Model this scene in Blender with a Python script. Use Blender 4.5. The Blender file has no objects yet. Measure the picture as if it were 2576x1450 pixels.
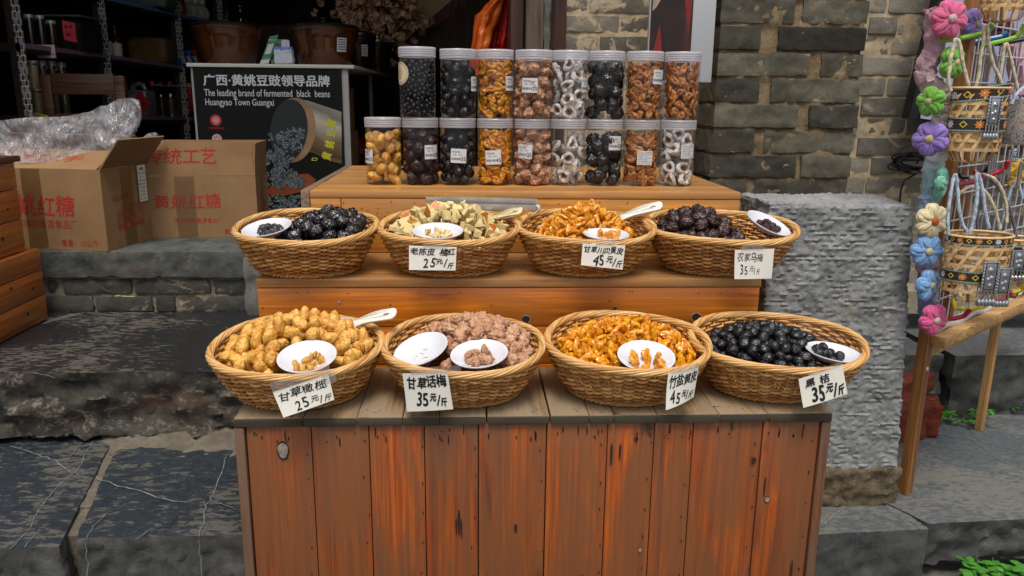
import bpy, bmesh, math, random
from mathutils import Vector, Matrix, Euler, noise
R = math.radians
SC = bpy.context.scene
COL = SC.collection

# ---------------------------------------------------------------- camera, sky, sun, exposure
cam_d = bpy.data.cameras.new('camera'); cam = bpy.data.objects.new('camera', cam_d); COL.objects.link(cam)
cam_d.lens = 28.0; cam_d.sensor_width = 36.0; cam_d.clip_start = 0.02; cam_d.clip_end = 200
CM = Matrix.Rotation(R(-3.0), 3, 'Z') @ Matrix.Rotation(R(90 - 13.6), 3, 'X') @ Matrix.Rotation(R(0.6), 3, 'Z')
CL = Vector((0, 0, 1.0))
cam.matrix_world = Matrix.Translation(CL) @ CM.to_4x4()
SC.camera = cam

SUN_EL, SUN_AZ = R(66), R(182)          # azimuth from +Y clockwise
world = bpy.data.worlds.new('World'); SC.world = world; world.use_nodes = True
_n = world.node_tree.nodes; _n.clear()
_sky = _n.new('ShaderNodeTexSky'); _sky.sky_type = 'NISHITA'; _sky.sun_disc = False
_sky.sun_elevation = SUN_EL; _sky.sun_rotation = SUN_AZ; _sky.air_density = 1.0; _sky.dust_density = 4.0; _sky.ozone_density = 1.0
_hs = _n.new('ShaderNodeHueSaturation'); _hs.inputs['Saturation'].default_value = 0.35
_bg = _n.new('ShaderNodeBackground'); _bg.inputs['Strength'].default_value = 0.10
_wo = _n.new('ShaderNodeOutputWorld')
world.node_tree.links.new(_sky.outputs[0], _hs.inputs['Color']); world.node_tree.links.new(_hs.outputs[0], _bg.inputs[0]); world.node_tree.links.new(_bg.outputs[0], _wo.inputs[0])

sun_d = bpy.data.lights.new('sun', 'SUN'); sun_d.energy = 1.5; sun_d.angle = R(20); sun_d.color = (1.0, 0.95, 0.88)
sun = bpy.data.objects.new('sun', sun_d); COL.objects.link(sun)
_sd = Vector((math.sin(SUN_AZ) * math.cos(SUN_EL), math.cos(SUN_AZ) * math.cos(SUN_EL), math.sin(SUN_EL)))
sun.rotation_euler = _sd.to_track_quat('Z', 'Y').to_euler()

SC.view_settings.view_transform = 'Standard'; SC.view_settings.look = 'None'; SC.view_settings.gamma = 1.0
SC.view_settings.exposure = 0.62
SC.render.engine = 'CYCLES'
SC.cycles.max_bounces = 8; SC.cycles.diffuse_bounces = 3; SC.cycles.glossy_bounces = 3
SC.cycles.transmission_bounces = 4; SC.cycles.transparent_max_bounces = 16
SC.cycles.caustics_reflective = False; SC.cycles.caustics_refractive = False

# ---------------------------------------------------------------- helpers
FQ = 28.0 / 36 * 2576
def at(qx, qy, X=None, Y=None, Z=None):
    """where the sight line through a point of the photograph (2576 x 1450) meets a plane of the place"""
    d = CM @ Vector(((qx - 1288) / FQ, (725 - qy) / FQ, -1.0))
    k = 0 if X is not None else 1 if Y is not None else 2
    v = (X, Y, Z)[k]
    return CL + d * ((v - CL[k]) / d[k])

def col(h):
    h = h.lstrip('#'); o = []
    for i in (0, 2, 4):
        v = int(h[i:i+2], 16) / 255
        o.append(v / 12.92 if v <= 0.04045 else ((v + 0.055) / 1.055) ** 2.4)
    return (*o, 1.0)

def smooth(a, b, x):
    t = min(1.0, max(0.0, (x - a) / (b - a))); return t * t * (3 - 2 * t)

def nz(p, f=1.0, o=0.0): return noise.noise(Vector((p[0] * f + o, p[1] * f + o * 1.7, p[2] * f - o)))
def fb(p, f=1.0, o=0.0, n=4):
    return noise.fractal(Vector((p[0] * f + o, p[1] * f - o, p[2] * f + o * .5)), 0.6, 2.0, n)

class MB:
    """collects shapes and links them as one mesh object"""
    def __init__(s): s.v = []; s.f = []; s.m = []
    def add(s, verts, faces, mi=0, M=None):
        b = len(s.v)
        s.v.extend([tuple(M @ Vector(p)) for p in verts] if M is not None else [tuple(p) for p in verts])
        for f in faces: s.f.append(tuple(b + i for i in f)); s.m.append(mi)
        return s
    def box(s, x0, x1, y0, y1, z0, z1, mi=0, M=None, bev=0.0):
        if bev > 0:
            bm = bmesh.new(); bmesh.ops.create_cube(bm, size=1.0)
            for v in bm.verts:
                v.co = ((x0 + x1) / 2 + v.co.x * (x1 - x0), (y0 + y1) / 2 + v.co.y * (y1 - y0), (z0 + z1) / 2 + v.co.z * (z1 - z0))
            bmesh.ops.bevel(bm, geom=bm.edges[:], offset=bev, segments=2, affect='EDGES', profile=0.5)
            bm.verts.index_update()
            s.add([v.co[:] for v in bm.verts], [[v.index for v in f.verts] for f in bm.faces], mi, M); bm.free()
            return s
        v = [(x0,y0,z0),(x1,y0,z0),(x1,y1,z0),(x0,y1,z0),(x0,y0,z1),(x1,y0,z1),(x1,y1,z1),(x0,y1,z1)]
        return s.add(v, [(0,3,2,1),(4,5,6,7),(0,1,5,4),(1,2,6,5),(2,3,7,6),(3,0,4,7)], mi, M)
    def tube(s, pts, r, n=8, closed=False, caps=True, mi=0, M=None, flat=1.0):
        pts = [Vector(p) for p in pts]; N = len(pts)
        rs = r if isinstance(r, (list, tuple)) else [r] * N
        V = []; up = None
        for i in range(N):
            a = pts[(i - 1) % N] if (closed or i > 0) else pts[i]
            b = pts[(i + 1) % N] if (closed or i < N - 1) else pts[i]
            t = (b - a); t = t.normalized() if t.length > 1e-9 else Vector((0, 0, 1))
            if up is None:
                up = Vector((0, 0, 1)) if abs(t.z) < 0.9 else Vector((1, 0, 0))
            x = t.cross(up)
            x = x.normalized() if x.length > 1e-6 else t.orthogonal().normalized()
            y = x.cross(t).normalized(); up = y
            for k in range(n):
                an = 2 * math.pi * k / n
                V.append(pts[i] + (x * math.cos(an) + y * math.sin(an) * flat) * rs[i])
        F = []
        for i in range(N if closed else N - 1):
            j = (i + 1) % N
            for k in range(n):
                F.append((i*n+k, i*n+(k+1)%n, j*n+(k+1)%n, j*n+k))
        if caps and not closed:
            F.append(tuple(range(n - 1, -1, -1))); F.append(tuple((N-1)*n + k for k in range(n)))
        return s.add(V, F, mi, M)
    def lathe(s, prof, n=32, mi=0, M=None, a0=0.0, a1=2*math.pi):
        full = abs(a1 - a0 - 2*math.pi) < 1e-6
        m = n if full else n + 1; V = []; F = []
        for (r, z) in prof:
            for k in range(m):
                a = a0 + (a1 - a0) * k / n
                V.append((r * math.cos(a), r * math.sin(a), z))
        for i in range(len(prof) - 1):
            for k in range(n):
                k2 = (k + 1) % m
                F.append((i*m+k, i*m+k2, (i+1)*m+k2, (i+1)*m+k))
        return s.add(V, F, mi, M)
    def grid(s, fn, nu, nv, mi=0, M=None, wu=False):
        V = [fn(i / nu, j / nv) for j in range(nv + 1) for i in range(nu if wu else nu + 1)]
        w = nu if wu else nu + 1
        F = [(j*w+i, j*w+(i+1)%w, (j+1)*w+(i+1)%w, (j+1)*w+i) for j in range(nv) for i in range(nu)]
        return s.add(V, F, mi, M)
    def prism(s, poly, d, mi=0, M=None):
        """polygon in XZ, extruded from y=0 to y=d"""
        n = len(poly); V = [(p[0], 0, p[1]) for p in poly] + [(p[0], d, p[1]) for p in poly]
        F = [tuple(range(n)), tuple(range(2*n-1, n-1, -1))] + [(i, n+i, n+(i+1)%n, (i+1)%n) for i in range(n)]
        return s.add(V, F, mi, M)
    def block(s, x0, x1, y0, y1, z0, z1, step, disp, r=0.004, mi=0, M=None, warp=None, faces='xXyYzZ'):
        """box surface lattice with rounded edges pushed along its normal by disp(p, n)"""
        L = (x1-x0, y1-y0, z1-z0); lo = (x0, y0, z0); N = [max(1, int(round(l/step))) for l in L]
        idx = {}; V = []; F = []
        def vert(i, j, k):
            key = (i, j, k)
            if key in idx: return idx[key]
            p = Vector((lo[0] + L[0]*i/N[0], lo[1] + L[1]*j/N[1], lo[2] + L[2]*k/N[2]))
            q = Vector([min(max(p[a], lo[a] + r), lo[a] + L[a] - r) for a in range(3)])
            n = p - q; n = n.normalized() if n.length > 1e-9 else Vector((0,0,1))
            p = q + n * r; p = p + n * disp(p, n)
            if warp: p = Vector(warp(p))
            idx[key] = len(V); V.append(p); return idx[key]
        for (tag, ax, val) in (('x',0,0),('X',0,N[0]),('y',1,0),('Y',1,N[1]),('z',2,0),('Z',2,N[2])):
            if tag not in faces: continue
            a, b = [q for q in range(3) if q != ax]
            for i in range(N[a]):
                for j in range(N[b]):
                    c = []
                    for (di, dj) in ((0,0),(1,0),(1,1),(0,1)):
                        key = [0,0,0]; key[ax] = val; key[a] = i+di; key[b] = j+dj; c.append(vert(*key))
                    flip = (tag in 'xzY')
                    F.append(tuple(reversed(c)) if flip else tuple(c))
        return s.add(V, F, mi, M)
    def mesh(s, name, mats, sm=True, angle=40):
        me = bpy.data.meshes.new(name); me.from_pydata(s.v, [], s.f)
        for m in (mats if isinstance(mats, (list, tuple)) else [mats]): me.materials.append(m)
        me.polygons.foreach_set('material_index', s.m)
        me.polygons.foreach_set('use_smooth', [bool(sm)] * len(s.f))
        me.update()
        if sm and angle < 180: me.set_sharp_from_angle(angle=R(angle))
        return me
    def build(s, name, mats, parent=None, sm=True, angle=40, loc=None, rot=None):
        return ob(name, s.mesh(name, mats, sm, angle), parent, loc, rot)

def ob(name, me, parent=None, loc=None, rot=None, scale=None):
    o = bpy.data.objects.new(name, me); COL.objects.link(o)
    if parent is not None: o.parent = parent
    if loc is not None: o.location = loc
    if rot is not None: o.rotation_euler = rot
    if scale is not None: o.scale = scale
    return o
def tag(o, label=None, cat=None, group=None, kind=None):
    if label: o['label'] = label
    if cat: o['category'] = cat
    if group: o['group'] = group
    if kind: o['kind'] = kind
    return o
def thing(name, label, cat, loc=(0,0,0), rot=(0,0,0), group=None):
    o = ob(name, None, None, loc, rot); o.empty_display_size = 0.05
    return tag(o, label, cat, group)

# text as flat mesh, fitted in a w x h rectangle centred on the origin of the XZ plane (facing -Y)
def text_mb(mb, s, w, h, mi=0, M=None, bold=0.0, shear=0.0, jitter=0.0, seed=0, keep=False, thick=0.0002, warp=None):
    rng = random.Random(seed)
    def raw(t):
        c = bpy.data.curves.new('lettering', 'FONT'); c.body = t; c.resolution_u = 3; c.shear = shear
        o = bpy.data.objects.new('lettering', c); COL.objects.link(o)
        dg = bpy.context.evaluated_depsgraph_get()
        me = bpy.data.meshes.new_from_object(o.evaluated_get(dg))
        V = [tuple(v.co) for v in me.vertices]; F = [tuple(p.vertices) for p in me.polygons]
        bpy.data.objects.remove(o); bpy.data.curves.remove(c); bpy.data.meshes.remove(me)
        return V, F
    V = []; F = []
    if jitter:
        x = 0.0
        for ch in s:
            if ch == ' ': x += 0.45; continue
            v, f = raw(ch)
            if not v: continue
            x0 = min(p[0] for p in v); x1 = max(p[0] for p in v)
            a = rng.uniform(-.16, .16) * jitter; k = 1 + rng.uniform(-.15, .12) * jitter; dy = rng.uniform(-.08, .08) * jitter
            sh = rng.uniform(-.05, .3) * jitter; ky = 1 + rng.uniform(-.12, .15) * jitter
            if ch in '0123456789': k *= 1.1; ky *= 1.25
            if ch in '元斤': k *= .62; ky *= .62; dy += (.34 if ch == '元' else -.02)
            b = len(V); ca, sa = math.cos(a), math.sin(a)
            for p in v:
                px, py = (p[0] - x0) * k + sh * p[1], p[1] * ky
                wob = .025 * jitter * math.sin(py * 9 + b)
                V.append((x + px * ca - py * sa + wob, py * ca + px * sa + dy + .02 * jitter * math.sin(px * 8 + b), 0))
            F += [tuple(b + i for i in q) for q in f]
            x += (x1 - x0) * k + (0.2 if ch in '0123456789' else 0.08)
    else:
        V, F = raw(s)
    if not V: return mb
    xs = [p[0] for p in V]; ys = [p[1] for p in V]
    cx, cy = (min(xs) + max(xs)) / 2, (min(ys) + max(ys)) / 2
    kx, ky = w / max(1e-6, max(xs) - min(xs)), h / max(1e-6, max(ys) - min(ys))
    if keep: kx = ky = min(kx, ky)
    W = [((p[0] - cx) * kx, 0.0, (p[1] - cy) * ky) for p in V]
    if bold:                                                    # heavier strokes: the same outline laid again a little aside
        W0, F0, n0 = list(W), list(F), len(W); b = bold * min(h, 3 * w / max(1, len(s))) * .8
        for k in range(1, 7):
            an = math.pi * k / 3; W += [(p[0] + b*math.cos(an), -.00002*k, p[2] + b*math.sin(an)) for p in W0]; F += [tuple(i + n0*k for i in f) for f in F0]
    if warp: W = [warp(p) for p in W]
    return mb.add(W, F, mi, M)

# ---------------------------------------------------------------- materials
class NT:
    def __init__(s, name):
        s.m = bpy.data.materials.new(name); s.m.use_nodes = True; s.t = s.m.node_tree; s.t.nodes.clear()
        s.out = s.t.nodes.new('ShaderNodeOutputMaterial')
    def n(s, typ, **kw):
        o = s.t.nodes.new('ShaderNode' + typ)
        for k, v in kw.items(): setattr(o, k, v)
        return o
    def L(s, a, b): s.t.links.new(a, b)
    def setin(s, node, key, v):
        i = node.inputs[key]
        if hasattr(v, 'is_output'): s.L(v, i)
        else: i.default_value = v
    def pos(s, scale=(1,1,1), rnd=0.0, obj=True, rot=(0,0,0), island=False):
        tc = s.n('TexCoord'); v = tc.outputs['Object']
        if rnd:
            if island: r = s.n('NewGeometry').outputs['Random Per Island']
            else: r = s.n('ObjectInfo').outputs['Random']
            mu = s.n('Math', operation='MULTIPLY'); s.L(r, mu.inputs[0]); mu.inputs[1].default_value = rnd
            ad = s.n('VectorMath', operation='ADD'); s.L(v, ad.inputs[0]); s.L(mu.outputs[0], ad.inputs[1]); v = ad.outputs[0]
        mp = s.n('Mapping'); mp.inputs['Scale'].default_value = scale; mp.inputs['Rotation'].default_value = rot
        s.L(v, mp.inputs['Vector']); return mp.outputs[0]
    def noise(s, vec, scale, detail=4, rough=.55, dist=0.0):
        o = s.n('TexNoise'); s.L(vec, o.inputs['Vector']); o.inputs['Scale'].default_value = scale
        o.inputs['Detail'].default_value = detail; o.inputs['Roughness'].default_value = rough; o.inputs['Distortion'].default_value = dist
        return o.outputs['Fac']
    def ramp(s, fac, stops, interp='LINEAR'):
        o = s.n('ValToRGB'); cr = o.color_ramp; cr.interpolation = interp
        while len(cr.elements) < len(stops): cr.elements.new(0.5)
        for e, (p, c) in zip(cr.elements, stops):
            e.position = p; e.color = c if isinstance(c, tuple) and len(c) == 4 else (col(c) if isinstance(c, str) else (c, c, c, 1))
        s.setin(o, 'Fac', fac); return o.outputs['Color']
    def mix(s, fac, a, b, mode='MIX'):
        o = s.n('MixRGB', blend_type=mode); s.setin(o, 'Fac', fac)
        s.setin(o, 'Color1', col(a) if isinstance(a, str) else a); s.setin(o, 'Color2', col(b) if isinstance(b, str) else b)
        return o.outputs[0]
    def math(s, op, a, b=0.0):
        o = s.n('Math', operation=op); s.setin(o, 0, a); s.setin(o, 1, b); return o.outputs[0]
    def island(s): return s.n('NewGeometry').outputs['Random Per Island']
    def objrand(s): return s.n('ObjectInfo').outputs['Random']
    def bump(s, h, strength=.3, dist=.002):
        o = s.n('Bump'); s.L(h, o.inputs['Height']); o.inputs['Strength'].default_value = strength; o.inputs['Distance'].default_value = dist
        return o.outputs[0]
    def pbr(s, color, rough=.6, normal=None, **kw):
        o = s.n('BsdfPrincipled'); s.setin(o, 'Base Color', col(color) if isinstance(color, str) else color); s.setin(o, 'Roughness', rough)
        if normal is not None: s.L(normal, o.inputs['Normal'])
        for k, v in kw.items(): s.setin(o, k.replace('_', ' '), v)
        s.L(o.outputs[0], s.out.inputs['Surface']); return o
MATS = {}
def plain(name, c, rough=.6, var=.12, scale=40, bump=.15, metal=0.0, spec=.5, sss=0.0, trans=0.0):
    if name in MATS: return MATS[name]
    t = NT(name); v = t.pos(); f = t.noise(v, scale, 4)
    cc = t.mix(t.ramp(f, [(.3, 0.0), (.7, 1.0)]), tuple(x * (1 - var) for x in col(c)[:3]) + (1,), tuple(min(1, x * (1 + var)) for x in col(c)[:3]) + (1,))
    kw = {'Metallic': metal, 'Specular_IOR_Level': spec}
    if trans: kw['Transmission_Weight'] = trans
    if sss: kw['Subsurface_Weight'] = sss; kw['Subsurface_Scale'] = .004
    t.pbr(cc, rough, t.bump(f, bump, .001) if bump else None, **kw)
    MATS[name] = t.m; return t.m

def wood(name, axis, dark, mid, light, rough=.45, grey=None, greyamt=0.0, rnd=7.0, fine=1.0, bump=.25, stain=0.0, coat=0.0, tone=.35):
    if name in MATS: return MATS[name]
    t = NT(name)
    sc = [52 * fine] * 3; sc[axis] = 1.9 * fine
    v = t.pos(tuple(sc), rnd, island=True)
    w = t.noise(v, 1.0, 5, .58, 1.6)
    sc2 = [130 * fine] * 3; sc2[axis] = 3.0 * fine
    w2 = t.noise(t.pos(tuple(sc2), rnd, island=True), 1.0, 3, .6)
    sc5 = [380 * fine] * 3; sc5[axis] = 7.0 * fine
    w3 = t.noise(t.pos(tuple(sc5), rnd, island=True), 1.0, 2, .6)
    base = t.ramp(w, [(.28, dark), (.44, mid), (.58, light), (.74, mid), (.86, dark)])
    base = t.mix(.5, base, t.ramp(w2, [(.34, .25), (.56, 1.0)]), 'MULTIPLY')
    base = t.mix(.4, base, t.ramp(w3, [(.36, .35), (.55, 1.0)]), 'MULTIPLY')
    tn = t.ramp(t.island(), [(0.0, 1.0 - tone), (1.0, 1.0 + tone * .3)])
    base = t.mix(.9, base, tn, 'MULTIPLY')
    if grey:
        sc3 = [17.0] * 3; sc3[axis] = 3.2
        g = t.ramp(t.noise(t.pos(tuple(sc3), rnd * .2, island=True), 1.0, 6, .6, .4), [(.5 - greyamt * .5, 0.0), (.62 - greyamt * .3, 1.0)])
        base = t.mix(t.math('MULTIPLY', g, .8), base, grey)
    if stain:
        sc4 = [16.0] * 3; sc4[axis] = 3.5
        g = t.ramp(t.noise(t.pos(tuple(sc4), rnd, island=True), 1.0, 3, .5, .3), [(.66, 0.0), (.74, 1.0)])
        base = t.mix(t.math('MULTIPLY', g, stain), base, (.018, .009, .006, 1))
    kw = {}
    if coat: kw['Coat_Weight'] = coat; kw['Coat_Roughness'] = .25
    t.pbr(base, t.ramp(w, [(.2, rough + .15), (.8, rough - .05)]), t.bump(w2, bump, .001), **kw)
    MATS[name] = t.m; return t.m

def clear(name, tint=(1,1,1,1), amount=.06, gloss=.08, milk=0.0, milkc=(.8,.8,.82,1)):
    """thin clear plastic: mostly see-through with a Fresnel sheen"""
    if name in MATS: return MATS[name]
    t = NT(name); tr = t.n('BsdfTransparent'); tr.inputs[0].default_value = tint
    gl = t.n('BsdfGlossy'); gl.inputs['Roughness'].default_value = gloss; gl.inputs[0].default_value = (1,1,1,1)
    lw = t.n('LayerWeight'); lw.inputs['Blend'].default_value = .25
    fac = t.math('MINIMUM', t.math('ADD', t.math('MULTIPLY', lw.outputs['Fresnel'], .42), amount), .5)
    mx = t.n('MixShader'); t.L(fac, mx.inputs[0]); t.L(tr.outputs[0], mx.inputs[1]); t.L(gl.outputs[0], mx.inputs[2])
    last = mx.outputs[0]
    if milk:
        df = t.n('BsdfDiffuse'); df.inputs[0].default_value = milkc
        tl = t.n('BsdfTranslucent'); tl.inputs[0].default_value = milkc
        a = t.n('MixShader'); a.inputs[0].default_value = .5; t.L(df.outputs[0], a.inputs[1]); t.L(tl.outputs[0], a.inputs[2])
        m2 = t.n('MixShader'); m2.inputs[0].default_value = milk; t.L(last, m2.inputs[1]); t.L(a.outputs[0], m2.inputs[2]); last = m2.outputs[0]
    t.L(last, t.out.inputs['Surface'])
    MATS[name] = t.m; return t.m
ZL, ZU, ZF, ZR, GZ = .19, .37, .552, .03, -.12
# ---------------------------------------------------------------- setting: ground, steps, floor
def m_slab(name, dark, dust, amt, blue=None, sc=1.0, rough=.38):
    if name in MATS: return MATS[name]
    t = NT(name)
    v = t.pos((34*sc, 85*sc, 60*sc), rot=(0, 0, .45))
    f = t.noise(v, 1.0, 8, .70, .5)
    v2 = t.pos((1.8*sc, 2.2*sc, 2*sc)); big = t.noise(v2, 1.0, 5, .6, .3)
    s = t.math('ADD', f, t.math('MULTIPLY', t.math('SUBTRACT', big, .5), 1.0))
    mask = t.ramp(s, [(.53 - amt*.3, 0.0), (.60 - amt*.2, 1.0)])
    fine = t.noise(t.pos((60, 60, 60)), 1.0, 5, .7)
    base = t.mix(t.ramp(fine, [(.35, 0.0), (.75, 1.0)]), dark, blue or dark)
    c = t.mix(t.math('MULTIPLY', mask, .82), base, dust)
    spk = t.ramp(t.noise(t.pos((90, 120, 90)), 1.0, 2, .5), [(.68, 0.0), (.74, 1.0)])
    c = t.mix(t.math('MULTIPLY', spk, .45), c, dust)
    t.pbr(c, t.ramp(mask, [(0, rough), (1, .8)]), t.bump(t.math('ADD', f, t.math('MULTIPLY', fine, .4)), .35, .003))
    MATS[name] = t.m; return t.m
def m_rock(name, c1, c2, lime=0.0, rust=0.0, sc=1.0, moss=0.0):
    if name in MATS: return MATS[name]
    t = NT(name)
    f = t.noise(t.pos((14*sc,)*3), 1.0, 8, .68, .4); g = t.noise(t.pos((55*sc,)*3), 1.0, 6, .7)
    h = t.noise(t.pos((4.5*sc, 4.5*sc, 7*sc)), 1.0, 5, .6, .5)
    c = t.mix(t.ramp(f, [(.32, 0.0), (.68, 1.0)]), c1, c2)
    c = t.mix(.35, c, t.ramp(g, [(.3, .3), (.65, 1.0)]), 'MULTIPLY')
    if rust: c = t.mix(t.math('MULTIPLY', t.ramp(h, [(.55, 0.0), (.68, 1.0)]), rust), c, '#7d5c38')
    if moss: c = t.mix(t.math('MULTIPLY', t.ramp(t.noise(t.pos((9*sc,)*3), 1.0, 6, .7), [(.56, 0.0), (.66, 1.0)]), moss), c, '#1c1d15')
    if lime:
        k = t.ramp(t.math('ADD', t.math('MULTIPLY', t.noise(t.pos((9*sc, 9*sc, 22*sc)), 1.0, 12, .8, 1.2), .6), t.math('MULTIPLY', g, .4)), [(.515, 0.0), (.575, 1.0)])
        c = t.mix(t.math('MULTIPLY', k, lime), c, '#9a9182')
    t.pbr(c, .85, t.bump(t.math('ADD', f, t.math('MULTIPLY', g, .6)), .6, .006), Specular_IOR_Level=.3)
    MATS[name] = t.m; return t.m
def m_vein():
    return plain('quartz_vein', '#70777c', .5, .45, 70, 0)

def bil(FL, FR, BR, BL):
    def w(p):
        a, b = p[0], p[1]
        x = (1-b)*((1-a)*FL[0] + a*FR[0]) + b*((1-a)*BL[0] + a*BR[0])
        y = (1-b)*((1-a)*FL[1] + a*FR[1]) + b*((1-a)*BL[1] + a*BR[1])
        return x, y
    return w
def slab(name, FL, FR, BR, BL, z0, z1, mtop, mside, seed=0, rough=.012, step=.014, kind='structure', top=.0012, under=0.0):
    Lx = max(abs(FR[0]-FL[0]), abs(BR[0]-BL[0])); Ly = max(abs(BL[1]-FL[1]), abs(BR[1]-FR[1])); bw = bil(FL, FR, BR, BL)
    def disp(p, n):
        side = 1 - max(0.0, n.z) ** 2
        d = top * fb(p, 9, seed) * (1 - side)
        e = max(0.0, (p.z - (z1 - .03)) / .03)
        return d + side * (rough * (fb((p.x, p.y, p.z * 2.2), 7, seed + 3, 5) + .6 * fb((p.x, p.y, p.z * 2), 26, seed + 9, 4) - .5 * abs(fb((p.x, p.y, p.z * 1.6), 40, seed + 5, 2))) * (1 - .6 * e) - under * (z1 - p.z))
    def warp(p):
        x, y = bw((p.x / Lx, p.y / Ly)); return (x, y, p.z)
    mb = MB()
    mb.block(0, Lx, 0, Ly, z0, z1, step, disp, .006, 0, None, warp, 'Z')
    mb.block(0, Lx, 0, Ly, z0, z1, step, disp, .006, 1, None, warp, 'xXyY')
    o = mb.build(name, [mtop, mside], sm=True, angle=60); tag(o, kind=kind); return o
def ribbon(mb, pts, w, mi=0, seed=0, n=5, axis='z', off=.0022):
    """thin vein drawn on a surface: pts are points in the place"""
    rng = random.Random(seed); P = []
    for a, b in zip(pts[:-1], pts[1:]):
        for k in range(n):
            t = k / n; p = Vector(a).lerp(Vector(b), t)
            j = Vector((rng.uniform(-1,1), rng.uniform(-1,1), 0)) if axis == 'z' else Vector((rng.uniform(-1,1), 0, rng.uniform(-1,1)))
            P.append(p + j * w * .8)
    P.append(Vector(pts[-1])); N = len(P); V = []
    for i, p in enumerate(P):
        t = (P[min(N-1, i+1)] - P[max(0, i-1)]).normalized()
        s = t.cross(Vector((0,0,1)) if axis == 'z' else Vector((0,1,0)))
        s = s.normalized() if s.length > 1e-6 else Vector((1,0,0))
        ww = .7 * w * (.55 + .45 * math.sin(math.pi * min(1, (i + .3) / N)) + rng.uniform(-.2, .2)) * .5
        o = Vector((0,0,off)) if axis == 'z' else Vector((0,-off,0))
        V += [p + s*ww + o, p - s*ww + o]
    mb.add(V, [(2*i, 2*i+1, 2*i+3, 2*i+2) for i in range(N-1)], mi)

g = MB().grid(lambda u, v: (-30 + 60*u, -30 + 60*v, GZ), 12, 12).build('ground', m_slab('street_stone', '#3a3c3d', '#6a665c', .6))
tag(g, kind='structure')
slabtop = m_slab('dark_polished_stone', '#1c1e20', '#575148', -.04, '#282a2b')
slabtop2 = m_slab('blue_worn_stone', '#22282e', '#565249', -.14, '#343c43')
slabtop3 = m_slab('grey_worn_stone', '#454a4c', '#6a675f', .12, '#5f6466', 1.2, .5)
riser = m_rock('dark_stone_riser', '#2f3031', '#5c5c58', 0.0, 0.0, 1.0)
riser_lime = m_rock('limed_stone_riser', '#2d2d2b', '#565147', .55, .45, 1.0, .6)
cement = m_rock('old_cement', '#5a5348', '#766d60', .1, .2, 1.3)
qv = m_vein()

def pz(z): return lambda q: at(q[0], q[1], Z=z)
j0, j1 = at(262, 1112, Z=ZL), at(150, 1384, Z=ZL)
s1 = slab('stone_step', (-2.2, 1.30), (j1.x - .006, 1.345), (j0.x - .006, 1.9), (-2.6, 1.9), GZ - .01, ZL, slabtop2, riser, 2, .014)
s2 = slab('stone_step', (j1.x + .008, 1.372), (-.40, 1.375), (-.42, 1.9), (j0.x + .008, 1.9), GZ - .01, ZL, slabtop2, riser, 7, .014)
MB().box(-2.2, -.4, 1.40, 1.55, GZ, ZL - .012).box(-1.4, -.41, 1.5, 1.9, GZ, ZL - .007).build('mortar_joint', cement, sm=False)['kind'] = 'structure'
vb = MB()
A = pz(ZL)
for w, pts in ((.0042, [(26,1124),(101,1148),(138,1159),(171,1186),(219,1207)]), (.0048, [(241,1200),(294,1225),(346,1238),(410,1258),(471,1267)]), (.002, [(532,1266),(565,1272),(594,1283)]),
               (.0026, [(235,1110),(217,1141),(196,1186),(153,1220),(119,1257),(93,1293),(73,1336),(26,1383)]), (.003, [(579,1136),(566,1159),(547,1220),(529,1263),(517,1272),(514,1312),(501,1353)]),
               (.0018, [(275,1290),(235,1327),(217,1359)]), (.0016, [(385,1330),(340,1360)]), (.0015, [(205,1115),(170,1160)]), (.0022, [(101,1335),(62,1380)])):
    ribbon(vb, [A(p) for p in pts], w, 0, int(w*1e5) + len(pts))
for pts in ([(502,1358),(504,1400),(508,1450)], [(217,1364),(221,1415),(220,1448)], [(55,1385),(66,1448)]):
    ribbon(vb, [at(*p, Y=1.362) for p in pts], .0024, 0, 3, axis='y', off=.002)
v = vb.build('mineral_vein', qv, sm=False); tag(v, kind='structure')

u0, u1 = at(198, 800, Z=ZU), at(-25, 912, Z=ZU)
slab('upper_step', (u1.x - .25, 1.77), (-.40, 1.797), (-.42, 2.36), (u0.x + .01, 2.36), ZL, ZU, slabtop, riser_lime, 12, .022, .016, under=.12)
slab('upper_step', (-3.0, 1.77), (u1.x - .27, 1.76), (u0.x - .03, 2.36), (-3.0, 2.36), ZL, ZU + .004, slabtop, riser_lime, 15, .02, .02, under=.12)
MB().box(-3.0, -.41, 1.90, 2.36, ZL, ZU - .004).build('mortar_joint', cement, sm=False)['kind'] = 'structure'
vb = MB(); ribbon(vb, [at(*p, Z=ZU) for p in ((59,939),(100,942),(138,953))], .003, 0, 4); tag(vb.build('mineral_vein', qv, sm=False), kind='structure')
# cement fillet at the riser's foot, rubble below it
def fil(u, v):
    x = -1.15 + u * .75; d = .02 + .10 * smooth(.25, .5, u) * (1 - .35 * smooth(.9, 1, u)) + .02 * fb((x, 0, 0), 6, 2)
    y = 1.86 - d * 1.25 * (1 - v); z = ZL - .004 + .045 * v * v * (.5 + d * 6) + .006 * fb((x, y, 0), 14, 5)
    return (x, y, z)
tag(MB().grid(fil, 60, 14).build('cement_fillet', cement), kind='structure')
rub = MB(); rng = random.Random(4)
for k in range(9):
    x = rng.uniform(-1.3, -.85); s = rng.uniform(.015, .03)
    rub.block(-s, s, -s*.7, s*.7, -s*.35, s*.35, s*.28, lambda p, n, k=k: .3*s*fb(p, 22, k), s*.3, 0, Matrix.Translation((x, 1.84 + rng.uniform(-.02, .02), ZL + rng.uniform(.0, .05))) @ Euler((rng.uniform(-.3,.3), rng.uniform(-.3,.3), rng.uniform(0, 3))).to_matrix().to_4x4())
tag(rub.build('rubble_course', riser_lime), kind='structure')
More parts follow.
